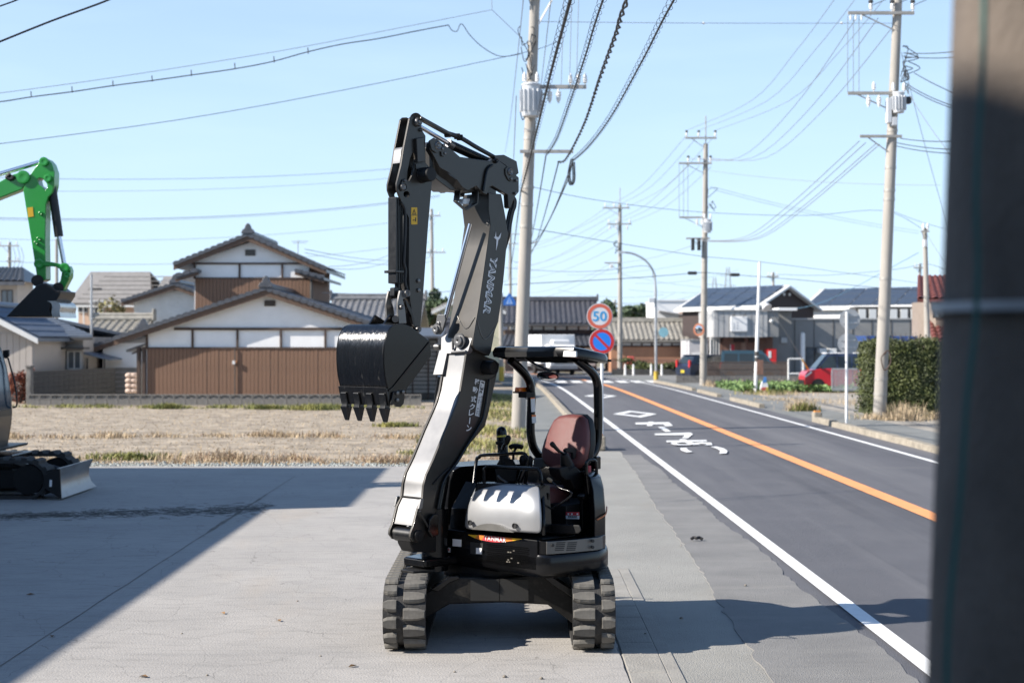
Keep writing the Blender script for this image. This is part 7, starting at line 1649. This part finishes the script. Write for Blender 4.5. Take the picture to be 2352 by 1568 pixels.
# ---- lattice towers far away
for lb, X, Yt, d_ in (('left of two faint lattice towers on the horizon', 1641, 637, 420), ('right of two faint lattice towers on the horizon', 1672, 614, 400)):
    c = Vector((pxx(X, d_), d_, 0)); ht = pzz(Yt, d_); tw_ = thing('lattice_tower', c, lb, 'tower', 'lattice towers'); b0, b1 = 2.2, .35
    cor = lambda z, i: c+Vector(((b0+(b1-b0)*z/ht)*(1 if i in (0, 3) else -1), (b0+(b1-b0)*z/ht)*(1 if i < 2 else -1), z))
    for i in range(4): MB().bar(cor(0, i), cor(ht, i), .10, .10).build('leg', m_wireg, tw_)
    for k in range(9):
        z0, z1 = ht*k/9, ht*(k+1)/9
        for i in range(4): MB().bar(cor(z0, i), cor(z1, (i+1) % 4), .05, .05).build('brace', m_wireg, tw_)
    for z in (ht*.78, ht*.9): MB().bar(c+Vector((-2.2, 0, z)), c+Vector((2.2, 0, z)), .12, .12).build('crossarm', m_wireg, tw_)

for g_, L_ in WN.items():            # say which wire of its set it is
    k_ = 2 if max(q[2] for q in L_)-min(q[2] for q in L_) > 1.5*(max(q[3] for q in L_)-min(q[3] for q in L_)) else 3
    for i, q in enumerate(sorted(L_, key=lambda q: q[k_])): q[0]['label'] = q[1]+', '+ORD[i]+(' from the left' if k_ == 2 else ' from the top')
# ================================================================ vehicles
m_tyre = mat('tyre', (.015, .015, .016), .8, var=.2)
m_rim = mat('rim', (.10, .10, .11), .35, metal=.8, var=.1)
m_cglass = mat('car_glass', (.022, .030, .032), .06, var=.1, spec=.7)
m_trim = mat('black_trim', (.012, .012, .013), .5, var=.1)
def car(name, label, T, L_, W, prof, belt, roof, glass, m_body, m_upper, m_roof, wheel_x, wr, lights=True, rearfirst=False):
    """local x along the car, front at -x, side facing local -y"""
    r = thing(name, T((0, 0, 0)), label, 'car')
    def sec(p, y, k=1.0): return [Vector((x, y, z)) for x, z in p]
    cy_ = W/2
    rings = []
    for y, s_ in ((-cy_, .93), (-cy_+.04, .985), (-cy_+.12, 1), (cy_-.12, 1), (cy_-.04, .985), (cy_, .93)):
        cxm = sum(p[0] for p in prof)/len(prof); czm = sum(p[1] for p in prof)/len(prof)
        rings.append([Vector((cxm+(x-cxm)*(.99 if s_ < .95 else 1), y, czm+(z-czm)*s_)) for x, z in prof])
    body = T.mb(MB().loft(rings)).build('body', m_body, r, smooth=35)
    def green(p, inset_, m, nm):
        zs = [z for x, z in p]; z0, z1 = min(zs), max(zs); rg_ = []
        for sgn in (-1, 1):
            rg_.append([Vector((x, sgn*(cy_-.05-inset_*(z-z0)/(z1-z0+1e-6)), z)) for x, z in p])
        return T.mb(MB().loft(rg_)).build(nm, m, r, bevel=.02)
    cabn = green(roof, .14, m_upper, 'cabin')
    zt_ = max(z for x, z in roof); top = [x for x, z in roof if z > zt_-.12]
    T.mb(MB().loft([[Vector((x, y, z)) for x, y in ((min(top)-.02, -cy_+.19), (max(top)+.02, -cy_+.19), (max(top)+.02, cy_-.19), (min(top)-.02, cy_-.19))] for z in (zt_-.03, zt_+.02)])).build('roof_panel', m_roof, r, bevel=.02)
    z0, z1 = min(z for x, z in roof), zt_
    for g in glass:
        for sgn in (-1, 1):
            P = [Vector((x, sgn*(cy_-.05-.14*(z-z0)/(z1-z0)+.006), z)) for x, z in g]
            T.mb(MB().prism(P, (0, -sgn*.02, 0))).build('side_window', m_cglass, r)
    # windscreens
    xs0 = sorted([p for p in roof if p[1] < z0+.05]); xs1 = sorted([p for p in roof if p[1] > z1-.12])
    for (a, b, e) in ((xs0[0], xs1[0], -1), (xs0[-1], xs1[-1], 1)):
        P = [Vector((a[0]+(b[0]-a[0])*t+e*.012, y*(cy_-.05-.14*t-.08), a[1]+(b[1]-a[1])*t)) for t, y in ((.12, -1), (.12, 1), (.92, 1), (.92, -1))]
        T.mb(MB().prism(P, (-e*.02, 0, 0))).build('windscreen', m_cglass, r)
    for wx in wheel_x:
        for sgn in (-1, 1):
            c = Vector((wx, sgn*(cy_-.09), wr))
            wh = T.mb(MB().lathe(c-Vector((0, .09, 0)), (0, 1, 0), [(0, wr*.7), (0, wr*.95), (.03, wr), (.15, wr), (.18, wr*.95), (.18, wr*.7)], 22)).build('wheel', m_tyre, r, smooth=40)
            T.mb(MB().lathe(c+Vector((0, sgn*.085, 0)), (0, sgn, 0), [(0, wr*.68), (.012, wr*.66), (.004, wr*.5), (.014, wr*.15)], 18)).build('rim', m_rim, wh, smooth=40)
            T.mb(MB().lathe(c+Vector((0, sgn*.02, 0)), (0, sgn, 0), [(0, wr*1.14), (.072, wr*1.14)], 22)).build('wheel_arch', m_trim, r)
    return r, body
# red kei wagon
yc = 66.2; T = TF(pxx(1848, 65.5)+1.7, yc)
prof = [(-1.68, .32), (-1.70, .55), (-1.66, .80), (-1.55, .93), (-1.2, 1.02), (-.9, 1.06), (1.6, 1.06), (1.69, .9), (1.69, .35), (1.6, .22), (-1.55, .22)]
roofp = [(-1.22, 1.0), (-.78, 1.50), (-.62, 1.72), (-.2, 1.76), (1.45, 1.76), (1.58, 1.66), (1.66, 1.0)]
glass = [[(-1.02, 1.08), (-.62, 1.56), (-.52, 1.62), (-.22, 1.62), (-.22, 1.08)], [(-.14, 1.08), (-.14, 1.62), (.45, 1.62), (.45, 1.08)], [(.53, 1.08), (.53, 1.62), (1.1, 1.62), (1.1, 1.08)]]
m_cred = mat('car_red', (.52, .018, .03), .3, var=.03, coat=.7); m_cnavy = mat('car_navy', (.02, .032, .075), .3, var=.05, coat=.5)
rc, rb_ = car('red_car', 'red tall kei wagon with dark upper body and white roof on the gravel lot', T, 3.4, 1.48, prof, 1.06, roofp, glass, m_cred, m_cnavy, m_white2, (-1.08, 1.2), .28)
for sgn in (-1, 1): T.mb(MB().prism([Vector((x, sgn*.70, z)) for x, z in ((-1.685, .72), (-1.40, .94), (-1.36, .86), (-1.67, .64))], (0, sgn*.045, 0))).build('headlight', m_lamp, rc, bevel=.01)
T.mb(MB().bb((-1.72, -.6, .3), (-1.66, .6, .52))).build('grille', m_trim, rc); T.mb(MB().box((-.98, -.80, 1.12), (.12, .14, .12))).build('door_mirror', m_trim, rc, bevel=.03)
for x in (-.18, .5): T.mb(MB().bb((x, -.748, .3), (x+.012, -.738, 1.04))).build('door_seam', m_trim, rb_)
for x in (.0, .75): T.mb(MB().bb((x, -.765, .93), (x+.16, -.74, .96))).build('door_handle', m_cred, rb_)
# dark hatchback seen from behind three-quarter
T = TF(pxx(1633, 94), 95, R(-28))
prof = [(-2.0, .35), (-2.05, .6), (-1.9, .82), (-1.2, .98), (1.75, 1.0), (1.9, .85), (1.92, .4), (1.8, .22), (-1.9, .22)]
roofp = [(-1.15, .95), (-.5, 1.42), (-.2, 1.5), (1.35, 1.5), (1.55, 1.42), (1.8, .95)]; T = TF(pxx(1630, 94), 95, math.pi+R(-32))
T = TF(pxx(1632, 84.5), 84.5, R(180+24)); m_cdk = mat('car_dark_blue', (.014, .02, .045), .3, var=.05, coat=.6); m_cteal = mat('car_teal', (.025, .06, .085), .3, var=.05, coat=.6)
glass = [[(-.95, 1.02), (-.42, 1.4), (.2, 1.42), (.2, 1.02)], [(.28, 1.02), (.28, 1.42), (1.0, 1.42), (1.15, 1.02)], [(1.24, 1.02), (1.1, 1.4), (1.3, 1.38), (1.55, 1.02)]]
hc_, hb_ = car('dark_hatchback', 'dark blue hatchback parked behind the mirror pole', T, 3.9, 1.66, prof, 1.0, roofp, glass, m_cdk, m_cdk, m_cdk, (-1.25, 1.25), .3)
for sgn in (-1, 1): T.mb(MB().bb((1.80, sgn*.72-.07, .78), (1.93, sgn*.72+.07, 1.2))).build('tail_light', m_sred2, hc_, bevel=.02)
T.mb(MB().bb((1.9, -.2, .45), (1.94, .2, .62))).build('number_plate', mat('plate_yellow', (.65, .5, .05), .5), hc_)
T = TF(pxx(1722, 83), 83.2, R(180-6))
prof = [(-1.7, .35), (-1.72, .7), (-1.6, .95), (-1.3, 1.02), (1.65, 1.02), (1.7, .9), (1.7, .35), (1.6, .22), (-1.6, .22)]
roofp = [(-1.35, .98), (-.95, 1.55), (-.7, 1.74), (1.5, 1.76), (1.62, 1.66), (1.66, .98)]
glass = [[(-1.1, 1.06), (-.8, 1.55), (-.3, 1.6), (-.3, 1.06)], [(-.2, 1.06), (-.2, 1.6), (.6, 1.6), (.6, 1.06)], [(.7, 1.06), (.7, 1.6), (1.45, 1.6), (1.5, 1.06)]]
vc, vb = car('teal_van', 'dark teal boxy kei van parked before the shop entrance', T, 3.4, 1.48, prof, 1.02, roofp, glass, m_cteal, m_cteal, m_cteal, (-1.1, 1.15), .27)
for sgn in (-1, 1): T.mb(MB().bb((1.6, sgn*.66-.06, .7), (1.72, sgn*.66+.06, 1.1))).build('tail_light', m_sred2, vc, bevel=.02)
# white box truck coming round the bend
T = TF(pxx(1293, 97), 97, R(12)); tk = thing('box_truck', T((0, 0, 0)), 'white box truck coming towards the camera round the bend', 'truck')
T.mb(MB().bb((-1.2, 1.4, .75), (1.2, 6.4, 2.78))).build('cargo_box', m_white2, tk, bevel=.04)
T.mb(MB().prism([Vector((-.95, y, z)) for y, z in ((-.15, .5), (-.2, .95), (-.05, 1.25), (.35, 2.0), (.55, 2.08), (1.35, 2.08), (1.35, .5))], (1.9, 0, 0))).build('cab', m_white2, tk, bevel=.05)
T.mb(MB().prism([Vector((-.85, y, z)) for y, z in ((-.045, 1.30), (.31, 1.95), (.34, 1.94), (-.01, 1.28))], (1.7, 0, 0))).build('windscreen', m_cglass, tk)
T.mb(MB().bb((-.7, -.24, .78), (.7, -.17, 1.02))).build('grille', mat('truck_grille', (.2, .2, .2), .5), tk, bevel=.01); T.mb(MB().bb((-.97, -.28, .42), (.97, -.1, .68))).build('bumper', mat('bumper', (.32, .32, .33), .6), tk, bevel=.03)
for sgn in (-1, 1):
    T.mb(MB().box((sgn*.78, -.2, .9), (.26, .1, .2))).build('headlight', m_lamp, tk, bevel=.02); T.mb(MB().bb((sgn*1.05-.07, .0, 1.25), (sgn*1.05+.07, .1, 1.7))).build('door_mirror', m_trim, tk, bevel=.02)
    for y in (.7, 4.9): T.mb(MB().lathe((sgn*.82-.1, y, .36), (1, 0, 0), [(0, .25), (0, .34), (.03, .36), (.17, .36), (.2, .34), (.2, .25)], 20)).build('wheel', m_tyre, tk, smooth=40)
T.mb(MB().bb((-.4, 1.36, 2.12), (.55, 1.4, 2.35))).build('box_vent', m_dframe, tk)
T.mb(MB().bb((-.6, .6, 2.08), (.7, 1.3, 2.42))).build('wind_deflector', m_white2, tk, bevel=.12)
T.mb(MB().bb((-.8, .2, .4), (.8, 6.2, .76))).build('chassis', m_trim, tk)

# ================================================================ green excavator at the left
g6 = crop(0, 380, .5736); g8 = crop(0, 860, .2679); g5 = crop(0, 550, .37415)
m_grn = mat('green_paint', (.018, .285, .035), .3, var=.05, scale=2, coat=.5)
m_bkt = mat('bucket_black', (.006, .006, .007), .4, var=.3)
m_bkst = mat('blade_steel', (.30, .29, .28), .35, metal=.6, var=.15, scale=3)
ramp_layer(m_bkst, 3, .5, .7, (.16, .10, .06), .5, (1, 1, 3))
GX = thing('excavator', (-8.4, 21.5, 0), 'green excavator cut by the left edge, standing in the building shade', 'excavator')
GY = 21.35
def gpl(name, c, pts, y, th, m, holes=(), bevel=.008): return MB().prism([fp(c(*p), y) for p in pts], (0, th, 0), [[fp(c(*p), y) for p in h] for h in holes]).build(name, m, GX, bevel=bevel)
gpl('boom', g6, ((-200, 260), (-60, 150), (0, 128), (50, 100), (100, 84), (122, 100), (126, 125), (95, 163), (0, 200), (-60, 225), (-200, 330)), GY+.02, .2, m_grn, bevel=.015)
hol = [(162, 118), (172, 112), (190, 118), (204, 140), (206, 155), (196, 166), (184, 152), (168, 142)]
gpl('arm', g6, ((178, 34), (190, 27), (208, 30), (225, 50), (238, 88), (236, 140), (228, 178), (210, 196), (200, 230), (197, 380), (200, 556), (180, 565), (160, 545), (135, 380), (112, 240), (100, 165), (118, 118), (150, 70)), GY, .24, m_grn, [hol], bevel=.012)
def gdisc(c, x, y, r, t=.03, m=None): MB().lathe(fp(c(x, y), GY-.001), (0, -1, 0), [(0, r), (t, r), (t*1.2, r*.7), (t, r*.4)], 18).build('pin', m or m_grn, GX, smooth=40)
for x, y, r in ((103, 110, .1), (193, 43, .07), (210, 116, .06), (172, 487, .075), (283, 505, .075), (294, 538, .05)): gdisc(g6, x, y, r)
for x, y in ((170, 378), (158, 396), (178, 268)): gdisc(g6, x, y, .03)
def gcyl(name, c, a, b, r, m, y=GY+.1): MB().cyl(fp(c(*a), y), fp(c(*b), y), r, n=18).build(name, m, GX, smooth=40)
gcyl('arm_cylinder_rod', g6, (-40, 108), (170, 46), .035, m_chr); gcyl('arm_cylinder', g6, (-160, 160), (-10, 112), .06, m_bkt)
gcyl('bucket_cylinder', g6, (226, 150), (257, 368), .065, m_bkt); gcyl('bucket_cylinder_rod', g6, (257, 366), (282, 500), .035, m_chr)
MB().tube(catmull([fp(g6(*p), GY) for p in ((45, 95), (30, 110), (48, 118), (60, 105))], 4), .03, 8).build('hose', m_hose, GX)
gpl('rocker_link', g6, ((160, 478), (178, 474), (230, 480), (280, 492), (305, 500), (308, 515), (285, 520), (240, 500), (190, 496), (170, 500)), GY-.03, .06, m_grn); gpl('rocker_link', g6, ((160, 478), (178, 474), (230, 480), (280, 492), (305, 500), (308, 515), (285, 520), (240, 500), (190, 496), (170, 500)), GY+.2, .06, m_grn)
gpl('bucket_link', g6, ((268, 500), (300, 495), (308, 515), (306, 545), (290, 575), (275, 605), (250, 610), (245, 585), (262, 560), (268, 530)), GY+.04, .16, m_grn, bevel=.012)
gpl('bucket', g5, ((38, 646), (235, 445), (260, 430), (300, 420), (340, 440), (380, 470), (405, 470), (400, 500), (370, 545), (345, 560), (330, 600), (345, 646)), GY-.25, .75, m_bkt, bevel=.015)
MB().tube([fp(g5(250, 405), GY-.05), fp(g5(250, 405), GY+.35)], .09, 16).build('bucket_pin', m_bkt, GX, smooth=40); MB().tube([fp(g5(388, 455), GY-.05), fp(g5(388, 455), GY+.35)], .085, 16).build('bucket_pin', m_bkt, GX, smooth=40)
pw = catmull([fp(g5(*p), GY-.27) for p in ((370, 540), (395, 555), (403, 580), (398, 615), (404, 648))], 5); V = [*pw, *[p+Vector((-.42, .0, 0)) for p in pw]]
MB().loft([[p, p+Vector((0, .78, 0)), p+Vector((-.12, .78, 0)), p+Vector((-.12, 0, 0))] for p in pw]).build('bucket_edge', mat('worn_steel', (.55, .54, .52), .28, metal=.85, var=.15, scale=8), GX, smooth=50)
MB().prism([fp(g6(*p), GY-.002) for p in ((119, 243), (143, 240), (147, 281), (123, 284))], (0, -.004, 0)).build('warning_decal', m_yel, GX)
# cab edge
cabp = [(-160, 10), (0, 20), (15, 40), (40, 120), (70, 230), (95, 380), (112, 520), (118, 640), (110, 740), (95, 830), (72, 960), (0, 985), (-160, 985)]
gpl('cab', g8, cabp, 21.85, -1.15, m_bkt, bevel=.02)
cw = [(22, 62), (40, 120), (70, 230), (95, 380), (111, 520), (116, 600)]; cl_ = [(117, 660), (110, 740), (95, 830), (74, 945)]
def cstrip(name, pts, m, y0=20.82, y1=21.76):
    P = catmull([fp(g8(*p), 21.85)+Vector((.008, 0, 0)) for p in pts], 4)
    MB().loft([[Vector((p.x, y0, p.z)), Vector((p.x, y1, p.z)), Vector((p.x-.02, y1, p.z)), Vector((p.x-.02, y0, p.z))] for p in P]).build(name, m, GX, smooth=40)
cstrip('cab_windscreen', cw, mat('cab_glass', (.02, .045, .07), .06, var=.3, scale=1.5, spec=.6)); cstrip('cab_front_panel', cl_, mat('cab_front_steel', (.10, .085, .07), .35, metal=.5, var=.2))
cstrip('cab_pillar', cw, m_bkt, 21.25, 21.3)
MB().tube(catmull([fp(g8(*p), 21.8) for p in ((75, 130), (105, 240), (130, 330), (150, 440), (158, 540), (150, 580), (118, 590))], 5), .014, 8).build('grab_rail', m_blk, GX, smooth=60)
gpl('mirror', g8, ((22, 60), (76, 52), (80, 105), (60, 135), (30, 130)), 21.7, .06, m_blkm)
gpl('house_body', g8, ((-400, 985), (-60, 985), (-70, 1010), (-400, 1020)), 20.7, 1.5, m_bkt)
# tracks
gr = .26; tp = []
def gtrack(y0, y1):
    xf, xb_ = -7.06, -9.6; zc_ = .285; mb = MB(); o = []
    for rad in (.285, .24):
        P = []
        for i in range(13): a = -math.pi/2+math.pi*i/12; P.append((xf+rad*math.cos(a), zc_+rad*math.sin(a)))
        for i in range(13): a = math.pi/2+math.pi*i/12; P.append((xb_+rad*math.cos(a), zc_+rad*math.sin(a)))
        o.append(P)
    rings = [[Vector((a[0], y0, a[1])), Vector((a[0], y1, a[1])), Vector((b[0], y1, b[1])), Vector((b[0], y0, b[1]))] for a, b in zip(*o)]; rings.append(rings[0])
    t = MB().loft(rings, cap=False).build('rubber_track', m_rub, GX, smooth=30)
    lm = MB().loft([[(-.05, -(y1-y0)/2, 0), (.05, -(y1-y0)/2, 0), (.05, (y1-y0)/2, 0), (-.05, (y1-y0)/2, 0)], [(-.032, -(y1-y0)/2, .035), (.032, -(y1-y0)/2, .035), (.032, (y1-y0)/2, .035), (-.032, (y1-y0)/2, .035)]]).mesh('track_lug', m_rub)
    rad = .285; Ls = math.pi*rad; St = xf-xb_; N = 40; T_ = 2*Ls+2*St; off = OFF[GX.name]
    for i in range(N):
        dd = T_*(i+.5)/N
        if dd < Ls: a = -math.pi/2+dd/rad; p = (xf+rad*math.cos(a), zc_+rad*math.sin(a)); an = a
        elif dd < Ls+St: p = (xf-(dd-Ls), zc_+rad); an = math.pi/2
        elif dd < 2*Ls+St: a = math.pi/2+(dd-Ls-St)/rad; p = (xb_+rad*math.cos(a), zc_+rad*math.sin(a)); an = a
        else: p = (xb_+(dd-2*Ls-St), zc_-rad); an = -math.pi/2
        link('track_lug', lm, t, Matrix.Translation(Vector((p[0], (y0+y1)/2, p[1]))-off) @ Matrix.Rotation(-an+math.pi/2, 4, 'Y'))
    for x in (xf, xb_): MB().cyl((x, y0+.03, zc_), (x, y1-.03, zc_), .22, n=20).build('track_wheel', m_blkm, GX, smooth=40)
    MB().bb((xb_, y0+.06, .16), (xf, y1-.06, .42)).build('track_frame', m_blk, GX)
gtrack(20.72, 21.07); gtrack(21.95, 22.30)
MB().bb((-9, 21.07, .3), (-7.4, 21.95, .62)).build('carbody', m_blk, GX, bevel=.02); MB().cyl((-8.4, 21.5, .55), (-8.4, 21.5, .82), .5, n=24).build('slew_ring', m_blk, GX)
bp = [(-6.56, .03), (-6.64, .10), (-6.68, .22), (-6.67, .33), (-6.60, .46), (-6.57, .46), (-6.63, .33), (-6.64, .22), (-6.60, .11), (-6.52, .03)]
bl = MB().prism([Vector((x, 20.62, z)) for x, z in bp], (0, 1.7, 0)).build('dozer_blade', m_bkst, GX, smooth=30)
MB().prism([Vector((x, 20.60, z)) for x, z in ((-6.53, .02), (-6.66, .10), (-6.80, .2), (-6.78, .36), (-6.6, .46), (-6.55, .46))], (0, .025, 0)).build('blade_end', m_bkt, bl)
MB().prism([Vector((x, 20.595, z)) for x, z in ((-6.70, .2), (-6.665, .2), (-6.66, .3), (-6.695, .3))], (0, -.003, 0)).build('blade_label', m_wht, bl)
for y in (21.15, 21.8): MB().bar((-6.66, y, .2), (-7.7, y, .35), .1, .14).build('blade_arm', m_bkt, GX)
MB().cyl((-6.7, 21.47, .32), (-7.5, 21.47, .55), .05).build('blade_cylinder', m_bkt, GX, smooth=40); MB().bar((-6.75, 21.0, .34), (-7.45, 21.0, .56), .05, .05).build('blade_brace', m_bkst, GX)

# ================================================================ plants
def leaf_cloud(n, pos, s0, s1, rnd, aspect=1.7):
    mb = MB()
    for i in range(n):
        p = pos(rnd)
        if p is None: continue
        c, out_ = p; q = Vector((rnd.gauss(0, 1), rnd.gauss(0, 1), rnd.gauss(0, 1)))
        nrm = (out_*1.1+q*.8).normalized(); a = nrm.orthogonal().normalized(); a.rotate(Matrix.Rotation(rnd.uniform(0, 6.28), 3, nrm)); b = nrm.cross(a); s_ = rnd.uniform(s0, s1)
        mb.add([c-a*s_*aspect/2, c+b*s_*.45+nrm*s_*.1, c+a*s_*aspect/2, c-b*s_*.45+nrm*s_*.1], [(0, 1, 2, 3)])
    return mb
def leafmat(name, c, c2, sc=1.5):
    m = mat(name, c, .6, var=.45, scale=sc, c2=c2); m.node_tree.nodes['Principled BSDF'].inputs['Subsurface Weight'].default_value = 0
    return m
m_hedge = leafmat('hedge_leaf', (.026, .042, .012), (.075, .088, .022), 3)
rv = random.Random(77)
hx0, hx1, hy0, hy1, hz = pxx(1995, 44.2), 24.0, 43.6, 45.4, 2.28
hg = thing('hedge', ((hx0+hx1)/2, 44.4, 0), 'tall clipped green hedge behind the right utility pole', 'hedge')
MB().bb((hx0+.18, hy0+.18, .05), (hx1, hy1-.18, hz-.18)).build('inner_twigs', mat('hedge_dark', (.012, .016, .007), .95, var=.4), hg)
def hp_(r):
    u = r.random(); bump_ = .10*math.sin(r.random()*6)
    if u < .62: x = r.uniform(hx0, hx0+5.6); z = r.uniform(.05, hz); return Vector((x, hy0+r.gauss(.08, .06)-.04*math.sin(x*3+z*2), z)), Vector((0, -1.6, .3))
    if u < .80: return Vector((hx0+r.gauss(.06, .10), r.uniform(hy0, hy1), r.uniform(.05, hz))), Vector((-1, -.2, .2))
    x = r.uniform(hx0, hx0+5.6); return Vector((x, r.uniform(hy0, hy1), hz+r.gauss(-.04, .07)+.06*math.sin(x*5))), Vector((0, -.2, 1))
leaf_cloud(36000, hp_, .035, .07, rv).build('foliage', m_hedge, hg, fixn=False)
for k in range(60):
    x = rv.uniform(hx0, hx0+5); y = rv.uniform(hy0, hy1); MB().tube([(x, y, hz-.1), (x+rv.uniform(-.06, .06), y, hz+rv.uniform(.1, .32))], .006, 4).build('twig', m_timber, hg)
def tree(label, base, cz, rx, rz, n, m, s0=.12, s1=.25, group=None, name='tree', ry=None):
    b = Vector(base); t = thing(name, b, label, 'tree', group); r = random.Random(int(b.x*31+b.y)); ry = ry or rx
    MB().tube([b, b+Vector((.1, 0, cz*.5)), b+Vector((0, .1, cz))], [rx*.10, rx*.07, rx*.03], 8).build('trunk', m_timber, t, smooth=60)
    cl = [(Vector((r.gauss(0, .45)*rx, r.gauss(0, .45)*ry, r.gauss(0, .42)*rz)), r.uniform(.3, .55)) for _ in range(14)]
    for i in range(5): e = cl[i][0]; MB().tube([b+UP*cz*.7, b+UP*cz+e*.9], [rx*.04, rx*.012], 5).build('limb', m_timber, t)
    def ps(r_):
        c, k = cl[r_.randrange(len(cl))]; d_ = Vector((r_.gauss(0, 1), r_.gauss(0, 1), r_.gauss(0, 1))).normalized(); q = c+Vector((d_.x*rx*k, d_.y*ry*k, d_.z*rz*k))*(r_.random()**.35); return b+UP*cz+q, d_
    leaf_cloud(n, ps, s0, s1, r).build('crown', m, t, fixn=False); return t
m_dtree = leafmat('dark_tree_leaf', (.025, .05, .022), (.06, .09, .04), 1)
tree('round dark green tree seen between arm and boom', (pxx(985, 95), 95, 0), pzz(705, 95), 1.3, 1.25, 3500, m_dtree)
tree('small dark tree beyond the bend pole', (pxx(1452, 170), 170, 0), pzz(725, 170), 2.0, 1.6, 1600, m_dtree, .25, .45)
tree('dark shrubby tree right of the speed sign', (pxx(1400, 130), 130, 0), pzz(740, 130), 1.6, 1.6, 1500, m_dtree, .2, .4)
m_rsh = leafmat('red_shrub_leaf', (.20, .035, .02), (.26, .09, .05), 3)
tree('dark red leafed shrub at the left end of the block fence', (pxx(46, 53.5), 53.5, 0), .75, .45, .55, 1500, m_rsh, .05, .1, name='red_shrub')
tree('low green shrub before the orange house', (pxx(1470, 100), 100, 0), .55, 1.4, .35, 1200, m_hedge, .1, .2, name='shrub'); tree('green shrub between marker posts at the bend', (pxx(1540, 99), 99, 0), .5, 1.1, .3, 900, m_hedge, .1, .2, name='shrub')
tree('sparse shrub before the salmon house window', (pxx(258, 80), 80, 0), pzz(722, 80), .8, .9, 260, leafmat('thin_leaf', (.16, .13, .05), (.22, .2, .08)), .12, .22, name='shrub')
# vegetable rows
def cab(r):
    k = r.randrange(7); x = r.uniform(10.3, 21); y = 65.0+k*1.15+r.gauss(0, .16); d_ = Vector((r.gauss(0, .6), r.gauss(0, .6), 1)).normalized(); return Vector((x, y, abs(r.gauss(.14, .08)))), d_
tag(leaf_cloud(9000, cab, .10, .20, rv, 1.4).build('vegetable_rows', leafmat('veg_leaf', (.10, .19, .05), (.19, .28, .10), 2), fixn=False), 'rows of leafy green vegetables on the plot across the road', 'vegetables', kind='stuff')
# far tree line and roofs that close the view
def far(r):
    x = r.uniform(-150, 170); y = 255+r.uniform(0, 20); h_ = 3.2+1.6*math.sin(x*.11)+1.1*math.sin(x*.37+1); return Vector((x, y, r.random()**.8*max(1.2, h_))), Vector((0, -1, .3))
tag(leaf_cloud(9000, far, .8, 1.6, rv).build('far_trees', leafmat('far_leaf', (.055, .075, .05), (.11, .12, .085), .2), fixn=False), 'far-off line of trees along the horizon', 'trees', kind='stuff')
rf_ = random.Random(8)
fm = [m_oldpl, m_beige, m_white2, m_salmon]
desc = ['pale', 'beige', 'white', 'salmon']
for k in range(9):
    X = 40+k*262+rf_.uniform(-30, 30); d_ = rf_.uniform(150, 215); xm = pxx(X, d_); w_ = rf_.uniform(6, 10); h_ = rf_.uniform(3.0, 4.6); i = rf_.randrange(4)
    t = thing('far_house', (xm, d_, 0), f'distant {desc[i]}-walled house low on the horizon, {ORD[k]} from the left', 'house', 'distant houses on the horizon')
    MB().bb((xm-w_/2, d_, 0), (xm+w_/2, d_+7, h_)).build('wall', fm[i], t)
    MB().prism([Vector((xm-w_/2-.5, d_-.5, h_-.1)), Vector((xm-w_/2-.5, d_+3.5, h_+1.8)), Vector((xm-w_/2-.5, d_+7.5, h_-.1))], (w_+1, 0, 0)).build('roof', rf_.choice([m_tile, m_tiled, m_greyr, m_tilel]), t)
    for q in (-.25, .25): MB().bb((xm+q*w_-.6, d_-.05, h_-1.9), (xm+q*w_+.6, d_, h_-.7)).build('window', m_glass, t)

# ================================================================ the dealer's buildings outside the frame (the halls throw the big shadow; one added block dims the sky)
m_hall = mat('hall_siding', (.45, .44, .42), .7, var=.06, scale=1)
hall = thing('dealer_hall', (-14, 8, 0), 'long grey hall left of the picture that throws the shadow over the yard', 'building')
MB().bb((-20, 1.5, 0), (-10.35, 17.62, 4.71)).build('low_hall', m_hall, hall); MB().bb((-20, 17.62, 0), (-10.35, 23.73, 5.45)).build('tall_hall', m_hall, hall); MB().bb((-14, -9, 0), (-6.2, 1.5, 7.34)).build('office_block', m_hall, hall); MB().bb((-6.2, -9, 0), (7, -3.2, 7.0)).build('sky_blocker', m_hall, hall)  # last block is added behind the camera to cut skylight
MB().cyl((-10.6, 20.4, 5.4), (-10.6, 20.4, 5.86), .22).build('roof_vent', m_metal, hall)
for k in range(3): MB().bb((-10.37, 3+k*4.6, 0), (-10.3, 6.2+k*4.6, 3.4)).build('roller_door', m_metal, hall)
for k in range(3): MB().bb((-10.38, 18.0+k*1.8, 3.2), (-10.3, 19.2+k*1.8, 4.4)).build('window', m_glass, hall)
for k in range(4): MB().bb((-6.24, -8+k*2.1, 1), (-6.17, -6.6+k*2.1, 2.4)).build('window', m_glass, hall)
